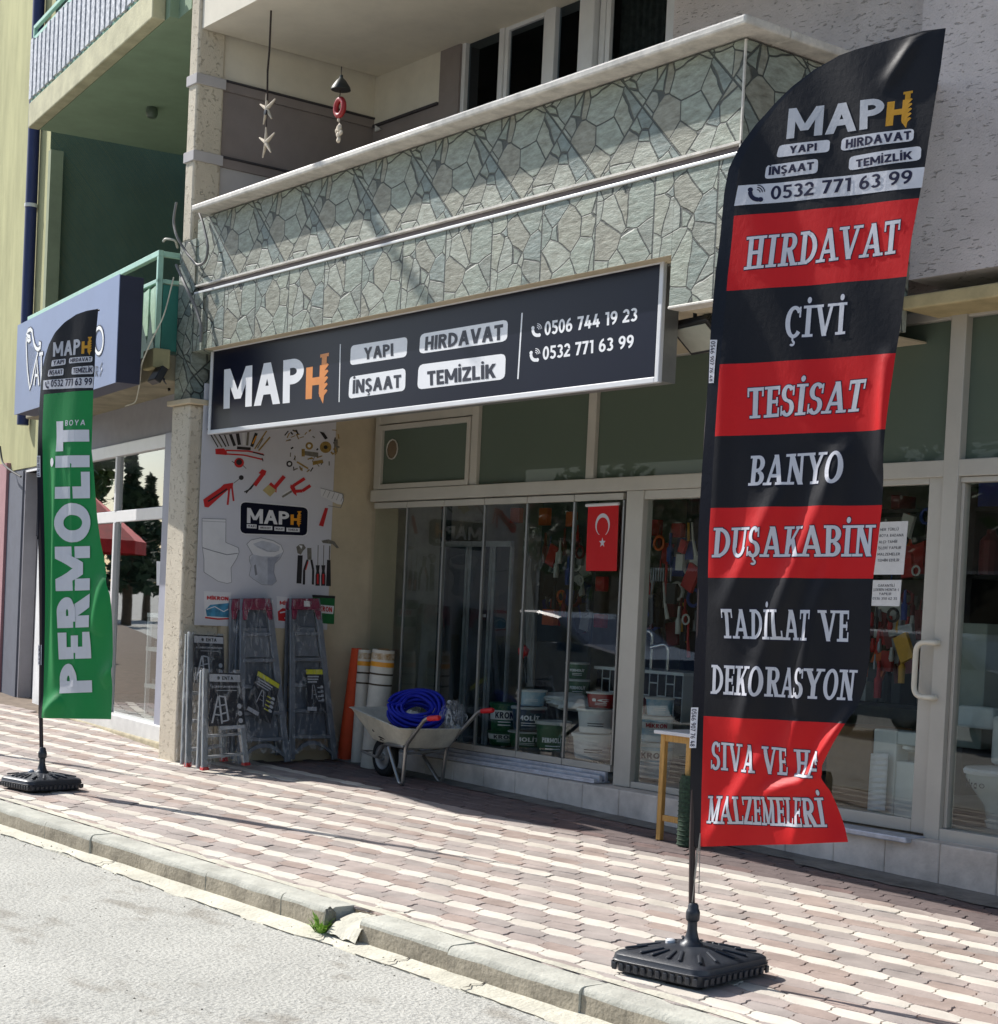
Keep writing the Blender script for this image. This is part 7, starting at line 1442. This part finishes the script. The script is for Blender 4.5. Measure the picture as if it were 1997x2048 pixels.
# hung cards and tools near the front
for (x, y, w_, h_, k, Y, lab) in ((1435, 305, 125, 130, 0, 9.8, 'larger red card hung high right of the glazing post'), (1630, 325, 100, 115, 0, 9.8, 'smaller red card hung high right of the glazing post'), (320, 205, 90, 120, 6, 9.9, 'leftmost orange bundle hung from the ceiling'), (550, 215, 85, 140, 6, 9.9, 'middle orange bundle hung from the ceiling'), (765, 235, 75, 120, 6, 9.9, 'rightmost orange bundle hung from the ceiling'), (1010, 760, 90, 120, 0, 9.6, 'red toolbox below the crescent flag'), (1000, 1060, 100, 110, 0, 9.6, 'lower red toolbox below the crescent flag'), (590, 1030, 120, 130, 6, 9.4, 'orange pack above the reflected car roof'), (1375, 800, 80, 110, 3, 9.6, 'yellow pack in the middle of the fixed pane'), (1640, 620, 120, 160, 2, 9.7, 'blue pack in the right of the fixed pane'), (1580, 970, 80, 120, 1, 9.7, 'maroon pack low in the right of the fixed pane'), (1430, 1030, 160, 160, 4, 9.7, 'black case in the middle of the fixed pane')):
    p = pxp(x, y, Y); s_ = (pxp(x + w_, y, Y) - p).length; hz = (pxp(x, y, Y) - pxp(x, y + h_, Y)).length
    m = MB(); m.box(p.x - s_ * .4, p.x + s_ * .4, Y, Y + .06, p.z - hz / 2, p.z + hz / 2); tag(m.build('hung_stock', SC[k], bevel=.008), lab, 'packet')
d7 = crop(1640, 1300, 4.65)
# crowded small stock hung between the panels and the shelves
random.seed(41)
def clutter(x0, x1, y0, y1, n, f, lab, grp):
    for i in range(n):
        x, y = random.uniform(x0, x1), random.uniform(y0, y1); Y = random.uniform(9.35, 9.95); p = onY(*f(x, y), Y)
        if p.z < zfloor + .35: continue
        k = random.choice((0, 1, 2, 3, 4, 4, 5, 5, 6, 7, 7)); m = MB(); s_ = random.uniform(.03, .075); t = random.random(); a = random.uniform(-.5, .5)
        if t < .4: M_ = Matrix.Rotation(a, 3, 'Y'); m.box(-s_, s_, 0, .03, -s_ * 1.6, s_ * 1.6); m.v = [p + M_ @ v for v in m.v]
        elif t < .7: m.lathe([(s_ * .35, -s_ * 1.8), (s_ * .4, 0), (s_ * .2, s_ * .3), (s_ * .16, s_ * 1.8)], p, n=8)
        elif t < .85: m.tube([p + Vector((s_ * math.cos(q_ * .524), 0, s_ * math.sin(q_ * .524))) for q_ in range(12)], s_ * .22, 6, closed=True)
        else: m.tube([p + Vector((-s_ * math.sin(a), 0, s_ * 2.6)), p, p + Vector((s_ * math.sin(a), .02, -s_ * 2.6))], [s_ * .15, s_ * .2, s_ * .32], 7)
        tag(m.build('hung_stock', SC[k], smooth=t >= .4), SN[k] + lab, 'hardware', SN[k] + grp)
clutter(560, 900, 330, 1080, 46, lambda x, y: cR(x, y), ' piece of hardware hung behind the folding glass panels', ' hardware behind the folding glass')
clutter(1290, 1800, 380, 1230, 62, lambda x, y: cR(x, y), ' piece of hardware hung behind the fixed pane left of the big flag', ' hardware behind the fixed pane')
clutter(480, 1000, -1250, 300, 40, lambda x, y: d7(x, y), ' piece of hardware hung deep behind the shop door', ' hardware behind the shop door')
m = MB()
for k in range(12): p = pxp(1370 + 20 * k, 690, 9.5); m.tube([p + Vector((0, 0, .06)), p - Vector((0, 0, .05))], .008, 6)
tag(m.build('tool_rail', SC[7]), 'row of small steel tools hung on a rail in the fixed pane', 'tools')
# ------------------------------------------------------------------ bathroom ware behind the door and right pane
def dz(x, y, Y): return onY(*d7(x, y), Y)
def slab3(name, pts, Y, th, m_, **k): f_ = [dz(*p, Y) for p in pts]; return MB().hexa(f_, [p + Vector((0, th, 0)) for p in f_]).build(name, m_, **k)
M_cer = mat('white ceramic', (206, 210, 206), .18, var=.03); M_card = mat('brown carton', (128, 98, 66), .85, var=.1, vscale=4)
zfl2 = zfloor
o = MB(); a, b = dz(185, 700, 8.9), dz(500, 700, 8.9); o.box(a.x - .1, b.x, 8.9, 9.3, zfl2, a.z); tag(o.build('carton', M_card, bevel=.006), 'tall brown carton standing behind the shop door', 'carton')
Yb = 8.62; a, b = dz(505, 730, Yb), dz(980, 775, Yb)
bs = thing('basin_cabinet', 'white washbasin block with a square bowl standing behind the shop door', 'washbasin', ((a.x + b.x) / 2, Yb + .1, zfl2))
zt_, xr_b = a.z, b.x + .08
ia, ib = dz(715, 880, Yb), dz(950, 1060, Yb)
m = MB(); m.box(a.x, ia.x, Yb, Yb + .16, zfl2 + .01, zt_); m.box(ia.x, xr_b, Yb, Yb + .16, ia.z, zt_); m.box(ia.x, xr_b, Yb, Yb + .16, zfl2 + .01, ib.z); m.build('slab', M_cer, bs, bevel=.012)
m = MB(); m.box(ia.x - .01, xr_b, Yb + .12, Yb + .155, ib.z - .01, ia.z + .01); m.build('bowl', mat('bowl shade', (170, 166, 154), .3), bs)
m = MB(); m.lathe([(.02, 0), (.06, .02), (.055, .05), (.02, .06)], dz(850, 950, Yb + .08), n=14); m.build('waste_cap', M_cer, bs, smooth=True)
m = MB(); rows = []
for i in range(34):
    y = 965 + (1500 - 965) * i / 33; rows.append([dz(480 - 35 * i / 33 + (640 - 480) * j, y, Yb - .05 + .006 * math.sin(i * 1.9)) for j in (0, .5, 1)])
m.grid(rows); tag(m.build('ribbed_sheet', M_wh, smooth=True, solid=.006), 'ribbed white board leaning on the washbasin block', 'board')
Yt = 8.75; tb0, tb1 = dz(1240, 1130, Yt), dz(1660, 1130, Yt)
tcx = tb0.x + .24; tz = dz(1400, 1150, Yt).z; to = thing('toilet', 'white toilet bowl lettered edra behind the right hand pane', 'toilet', (tcx, Yt + .2, zfl2))
prof = [(.10, zfl2 - tz), (.115, zfl2 - tz + .05), (.10, -.30), (.12, -.20), (.19, -.10), (.232, -.03), (.235, 0)]
MB().lathe(prof, (tcx, Yt + .22, tz), n=28, sy=1.15).build('bowl', M_cer, to, smooth=True)
MB().lathe([(.1, .0), (.245, .0), (.25, .02), (.24, .035), (.1, .04)], (tcx, Yt + .22, tz), n=28, sy=1.15).build('seat', M_wh, to, smooth=True, angle=40)
MB().box(tcx - .19, tcx + .19, Yt + .5, Yt + .68, tz - .02, tz + .36).build('cistern', M_cer, to, bevel=.03, seg=3)
e0, e1_ = dz(1300, 1248, Yt - .04), dz(1455, 1212, Yt - .04); m = MB()
def cylT(u, v, h=0): a_ = -math.pi / 2 - .72 + 1.0 * u; r_ = .2345 + .002 + h; return Vector((tcx + r_ * math.cos(a_), Yt + .22 + r_ * 1.15 * math.sin(a_), tz - .085 + .05 * v))
for k, ch_ in enumerate('edra'):
    u0 = .12 + .14 * k
    L_ = lambda x, y: cylT(u0 + .11 * x, y)
    def ar(a0, a1): m.grid([[L_(.45 + .45 * math.cos(R_(a)), .36 + .36 * math.sin(R_(a))) for a in range(a0, a1 + 1, 15)], [L_(.45 + .27 * math.cos(R_(a)), .36 + .2 * math.sin(R_(a))) for a in range(a0, a1 + 1, 15)]])
    if ch_ == 'e': ar(0, 330); m.face([L_(.1, .3), L_(.9, .3), L_(.9, .42), L_(.1, .42)])
    if ch_ == 'd': ar(0, 360); m.face([L_(.72, 0), L_(.92, 0), L_(.92, 1.1), L_(.72, 1.1)])
    if ch_ == 'r': m.face([L_(.2, 0), L_(.4, 0), L_(.4, .7), L_(.2, .7)]); m.face([L_(.4, .5), L_(.75, .55), L_(.75, .72), L_(.4, .66)])
    if ch_ == 'a': ar(0, 360); m.face([L_(.72, 0), L_(.92, 0), L_(.92, .72), L_(.72, .72)])
ov = [(.80 + .08 * math.cos(t * .524), .45 + .3 * math.sin(t * .524)) for t in range(13)]; m.grid([[cylT(*p) for p in ov], [cylT(.80 + (p[0] - .8) * .7, .45 + (p[1] - .45) * .7) for p in ov]]); m.build('lettering', M_ink, to)
Yk = 9.25; a, b = dz(1285, 60, Yk), dz(1545, 60, Yk); m = MB(); m.box(a.x, b.x, Yk, Yk + .3, zfl2 + .45, dz(1400, -250, Yk).z); tag(m.build('cistern_box', mat('pale green carton', (132, 140, 130), .7, var=.06), bevel=.008), 'tall pale green box standing behind the toilet', 'carton')
a, b = dz(1280, 510, 9.1), dz(1610, 750, 9.1); m = MB(); m.box(a.x, b.x, 9.1, 9.22, b.z, a.z); tag(m.build('cistern', M_cer, bevel=.02), 'white cistern on the pile behind the toilet', 'cistern')
a, b = dz(1600, 600, 8.95), dz(1700, 1080, 8.95); m = MB(); m.box(a.x, b.x + .2, 8.95, 9.15, b.z, a.z); tag(m.build('pedestal', M_cer, bevel=.03), 'white pedestal standing right of the toilet', 'pedestal')
m = MB(); m.box(-6.9, -4, 9.6, 9.7, -.2, 1.5); tag(m.build('wall_board', mat('dark maroon board', (56, 22, 24), .7, rgb2=(26, 18, 20), vscale=8)), 'dark maroon peg board of stock deep behind the door', 'board')
random.seed(31)
for i in range(16):
    p = dz(random.uniform(480, 1000), random.uniform(-330, 60), 9.55); m = MB(); m.lathe([(.012, -.05), (.02, -.03), (.012, .05)], p, n=8); tag(m.build('hung_tool', random.choice((SC[7], SC[5], SC[3], SC[0]))), 'small tool hung on the maroon peg board', 'tool', 'small tools on the peg board')
# ------------------------------------------------------------------ weed and stone at the broken kerb
wd = onG(642, 1862, -.11); wdp = Vector((wd.x, wd.y, RZ(wd.x, KY(wd.x)) + .01)); m = MB(); random.seed(2)
for i in range(70):
    a = random.uniform(0, 6.28); l = random.uniform(.04, .11); d = Vector((math.cos(a), math.sin(a) * .7, 0)); b0 = wdp + d * random.uniform(0, .03); tip = b0 + d * l * .8 + Vector((0, 0, l * random.uniform(.3, 1.0))); md = b0.lerp(tip, .5) + Vector((0, 0, .018)); s_ = d.cross(Vector((0, 0, 1))) * random.uniform(.004, .008)
    m.face([b0 - s_ * .4, b0 + s_ * .4, md + s_, md - s_]); m.face([md - s_, md + s_, tip])
tag(m.build('weed', mat('weed green', (150, 190, 70), .6, rgb2=(90, 140, 50), vscale=30)), 'tuft of green weed growing at the broken kerb', 'weed')
sp3 = onG(666, 1850, -.08); m = MB(); vs, fs = crumple(Vector((0, 0, 0)), .026, .035, .06, 12, 10); m.raw([Vector((sp3.x, sp3.y - .02, RZ(sp3.x, KY(sp3.x)) + .08)) + v for v in vs], fs); tag(m.build('stone', mat('dark kerb stone', (120, 118, 106), .95, var=.2, vscale=20, bump=.5)), 'dark upright stone beside the weed in the kerb gap', 'stone')
# ------------------------------------------------------------------ across the street: what the panes mirror
M_leaf = mat('leaf', (78, 104, 52), .7, rgb2=(44, 66, 30), vscale=3); M_pine = mat('pine needles', (52, 76, 46), .8, rgb2=(30, 48, 28), vscale=3); M_bark = mat('bark', (92, 76, 60), .95, var=.2, vscale=8)
def tree(c, h, cr, label, pine=False, seed=1, group='trees across the street'):
    random.seed(seed); T = thing('pine_tree' if pine else 'leafy_tree', label, 'tree', c, group); m = MB()
    m.tube([c, c + Vector((.1, 0, h * .4)), c + Vector((0, .1, h * .92))], [.16, .11, .03], 8)
    for k in range(9):
        z = h * (.3 + .065 * k); a = k * 2.4; rr = cr * (.9 - .08 * k); m.tube([c + Vector((0, 0, z)), c + Vector((math.cos(a) * rr * .8, math.sin(a) * rr * .8, z + rr * .3))], [.05, .012], 5)
    m.build('trunk', M_bark, T, smooth=True); m = MB()
    for k in range(1500):
        if pine: t = random.random() ** 1.2; z = h * (.22 + .78 * t); r_ = cr * (1 - t) * random.uniform(.25, 1) * (.75 + .25 * math.sin(z * 7)); a = random.uniform(0, 6.28); p = c + Vector((r_ * math.cos(a), r_ * math.sin(a), z - .15 * r_))
        else:
            a, b = random.uniform(0, 6.28), math.acos(random.uniform(-1, 1)); r_ = random.uniform(.45, 1) ** .5 * (.8 + .2 * math.sin(3 * a + 4 * b)); p = c + Vector((cr * r_ * math.sin(b) * math.cos(a), cr * r_ * math.sin(b) * math.sin(a), h * .66 + h * .36 * r_ * math.cos(b)))
        s_ = random.uniform(.10, .24); u = Vector((random.gauss(0, 1), random.gauss(0, 1), random.gauss(0, .6))).normalized(); v = u.cross(Vector((random.gauss(0, 1), random.gauss(0, 1), random.gauss(0, 1)))).normalized()
        m.face([p - u * s_, p - v * s_ * .5, p + u * s_, p + v * s_ * .5])
    m.build('crown', M_pine if pine else M_leaf, T); return T
def mirr(x, y, y0, dist):
    """place seen in a pane of the neighbour's window: reflect the view ray in that pane and go on for dist"""
    p = onN(x, y, y0); d = p.normalized(); d2 = d - NBN * 2 * d.dot(NBN); return p + d2 * dist
gz = lambda v: Vector((v.x, v.y, RZ(v.x, v.y)))
a = mirr(150, 960, y0w + .035, 17); tree(gz(a), 6.4, 1.05, 'dense leafy tree mirrored in the left shop window', False, 3)
a = mirr(262, 1010, y0w + .035, 34); tree(gz(a), 5.2, 1.3, 'young pine mirrored in the upper pane of the left shop window', True, 5)
a = mirr(300, 1020, y0w + .035, 40); tree(gz(a), 4.6, 1.2, 'smaller pine mirrored near the pillar in the left shop window', True, 6)
# red parasol
a = gz(mirr(165, 1060, y0w + .035, 12)); pr_ = thing('red_parasol', 'red market parasol mirrored in the left shop window', 'parasol', a)
hh = mirr(165, 975, y0w + .035, 12).z - a.z; he = mirr(225, 1078, y0w + .035, 12).z - a.z
MB().tube([a, a + Vector((0, 0, hh + .1))], .03, 8).build('pole', M_pvc, pr_)
m = MB(); n = 8; vs = [a + Vector((0, 0, hh))] + [a + Vector((1.1 * math.cos(k * math.pi / 4), 1.1 * math.sin(k * math.pi / 4), he)) for k in range(8)] + [a + Vector((1.1 * math.cos(k * math.pi / 4), 1.1 * math.sin(k * math.pi / 4), he - .22)) for k in range(8)]
m.raw(vs, [(0, 1 + k, 1 + (k + 1) % 8) for k in range(8)] + [(1 + k, 9 + k, 9 + (k + 1) % 8, 1 + (k + 1) % 8) for k in range(8)]); m.build('canopy', mat('parasol red', (196, 34, 36), .7), pr_)
for k in range(9):
    X = -34 + 7.2 * k; tree(Vector((X, -13 - 2 * (k % 2), RZ(X, -13))), 5.5 + 1.1 * ((k * 7) % 3), 2.6, ('broad leafy tree across the street', 'tall leafy tree across the street', 'low leafy tree across the street')[k % 3], False, 40 + k)
# cars parked opposite
M_carb = mat('dark blue car paint', (66, 84, 112), .22, var=.03, coat=.6); M_cars = mat('grey blue car paint', (150, 164, 178), .22, var=.03, coat=.6); M_cgl = mat('car glass', (18, 22, 28), .06, var=.02, spec=.8); M_hl = mat('headlamp', (220, 224, 230), .1)
def car(label, o, L, Wd, prof, paint, glass_x, wheel_x, head):
    """prof: outline (x along the car, z) of the body side, extruded with tumblehome"""
    T = thing('parked_car', label, 'car', o, 'cars parked opposite'); m = MB()
    def P(x, y, z): k = 1 - .16 * max(0, z - 1.0) / .8; return o + Vector((x * head, y * k, z))
    n = len(prof); ys = (-Wd / 2, -Wd / 2 + .06, Wd / 2 - .06, Wd / 2)
    rings = []
    for y in ys:
        s = .96 if abs(y) == Wd / 2 else 1; cx = sum(p[0] for p in prof) / n; cz = .75
        rings.append([P(cx + (x - cx) * s, y, cz + (z - cz) * (s if z > .5 else 1)) for x, z in prof])
    for i in range(3):
        for k in range(n): m.face([rings[i][k], rings[i][(k + 1) % n], rings[i + 1][(k + 1) % n], rings[i + 1][k]])
    m.face(list(reversed(rings[0]))); m.face(rings[3]); m.build('body', paint, T, bevel=.03, smooth=True, angle=30)
    for sy in (-1, 1):
        for gx in glass_x:
            y = sy * (Wd / 2 + .004); m = MB(); m.face([P(x, y, z) + Vector((0, sy * .004 - sy * .16 * 0, 0)) for x, z in gx]); m.build('window', M_cgl, T)
        for x in wheel_x:
            m = MB(); c = o + Vector((x * head, sy * (Wd / 2 - .08), .31)); m.lathe([(.19, -.1), (.29, -.1), (.31, -.07), (.31, .07), (.29, .1), (.19, .1)], c, Mx, 24); w = m.build('wheel', M_rubber, T, smooth=True); m = MB(); m.lathe([(.03, -.108), (.19, -.104), (.19, .104), (.03, .108)], c, Mx, 16); m.build('rim', M_ladal, w)
        m = MB(); c = P(L * .47, sy * Wd * .34, .74); m.raw(*crumple(c, .12, .16, .09, 5, 8)); m.build('headlight', M_hl, T, smooth=True)
        m = MB(); m.box(-.08, .08, -.1, .1, -.06, .06); m.v = [P(L * .14, sy * (Wd / 2 + .12), 1.02) + v for v in m.v]; m.build('mirror', paint, T, bevel=.02)
    m = MB(); f = [g for g in glass_x][0]; m.build
    return T
def mirror_pt(x, y, dist): p = onY(x, y, YB); d = p.normalized(); d2 = Vector((d.x, -d.y, d.z)); return p + d2 * dist
c1 = gz(mirror_pt(1165, 1400, 12.5)); c2_ = gz(mirror_pt(1900, 1420, 15))
car('dark blue estate car parked opposite, mirrored in the folding glass', c1, 4.4, 1.75, [(-2.2, .32), (2.2, .3), (2.25, .7), (2.1, .92), (1.05, 1.08), (.35, 1.44), (-.2, 1.52), (-1.7, 1.50), (-2.15, 1.1), (-2.25, .6)], M_carb, [[(.85, 1.1), (.3, 1.39), (-.2, 1.45), (-.2, 1.08)], [(-.3, 1.08), (-.3, 1.45), (-1.6, 1.43), (-1.95, 1.12)]], (1.4, -1.4), 1)
car('grey blue van parked opposite, mirrored in the shop door', c2_, 4.3, 1.8, [(-2.15, .34), (2.1, .32), (2.2, .75), (2.0, 1.02), (1.3, 1.12), (.75, 1.5), (.2, 1.6), (-1.9, 1.6), (-2.1, 1.48), (-2.2, .8)], M_cars, [[(1.1, 1.1), (.65, 1.42), (.1, 1.5), (.1, 1.06)], [(-.1, 1.06), (-.1, 1.5), (-.95, 1.5), (-.95, 1.06)], [(-1.1, 1.08), (-1.1, 1.48), (-1.85, 1.46), (-1.9, 1.08)]], (1.35, -1.35), 1)
ob = thing('opposite_building', 'long low building across the street, only mirrored in the glass', 'building', (-12, -20, -1.6))
m = MB(); m.box(-60, 25, -26, -20, -1.9, 3.6); m.build('wall', mat('opposite wall', (150, 140, 126), .9, var=.1), ob)
m = MB(); m.box(-61, 26, -26.5, -18.9, 3.6, 4.0); m.build('roof', mat('opposite roof', (110, 66, 52), .9, var=.1), ob)
for k in range(14):
    m = MB(); X = -57 + 5.8 * k; m.box(X, X + 2.6, -19.99, -19.95, -1.2, 1.6); wo = m.build('window', M_cgl, ob); m = MB(); frame_rect(m, X - .08, X + 2.68, -1.28, 1.68, -19.97, .08, .06); m.build('frame', M_pvc, wo)
hl = MB(); rows = []
for i in range(5):
    rows.append([(-160 + 12 * k, -60 - 14 * i, -2 + [0, 5, 9, 12, 8][i] * (1 + .3 * math.sin(k * .7 + i)) * (.6 + .4 * math.sin(k * .23 + 1))) for k in range(27)])
hl.grid(rows); hl.build('hills', mat('wooded hill', (66, 82, 58), .95, var=.25, vscale=.12), kind='structure', smooth=True)
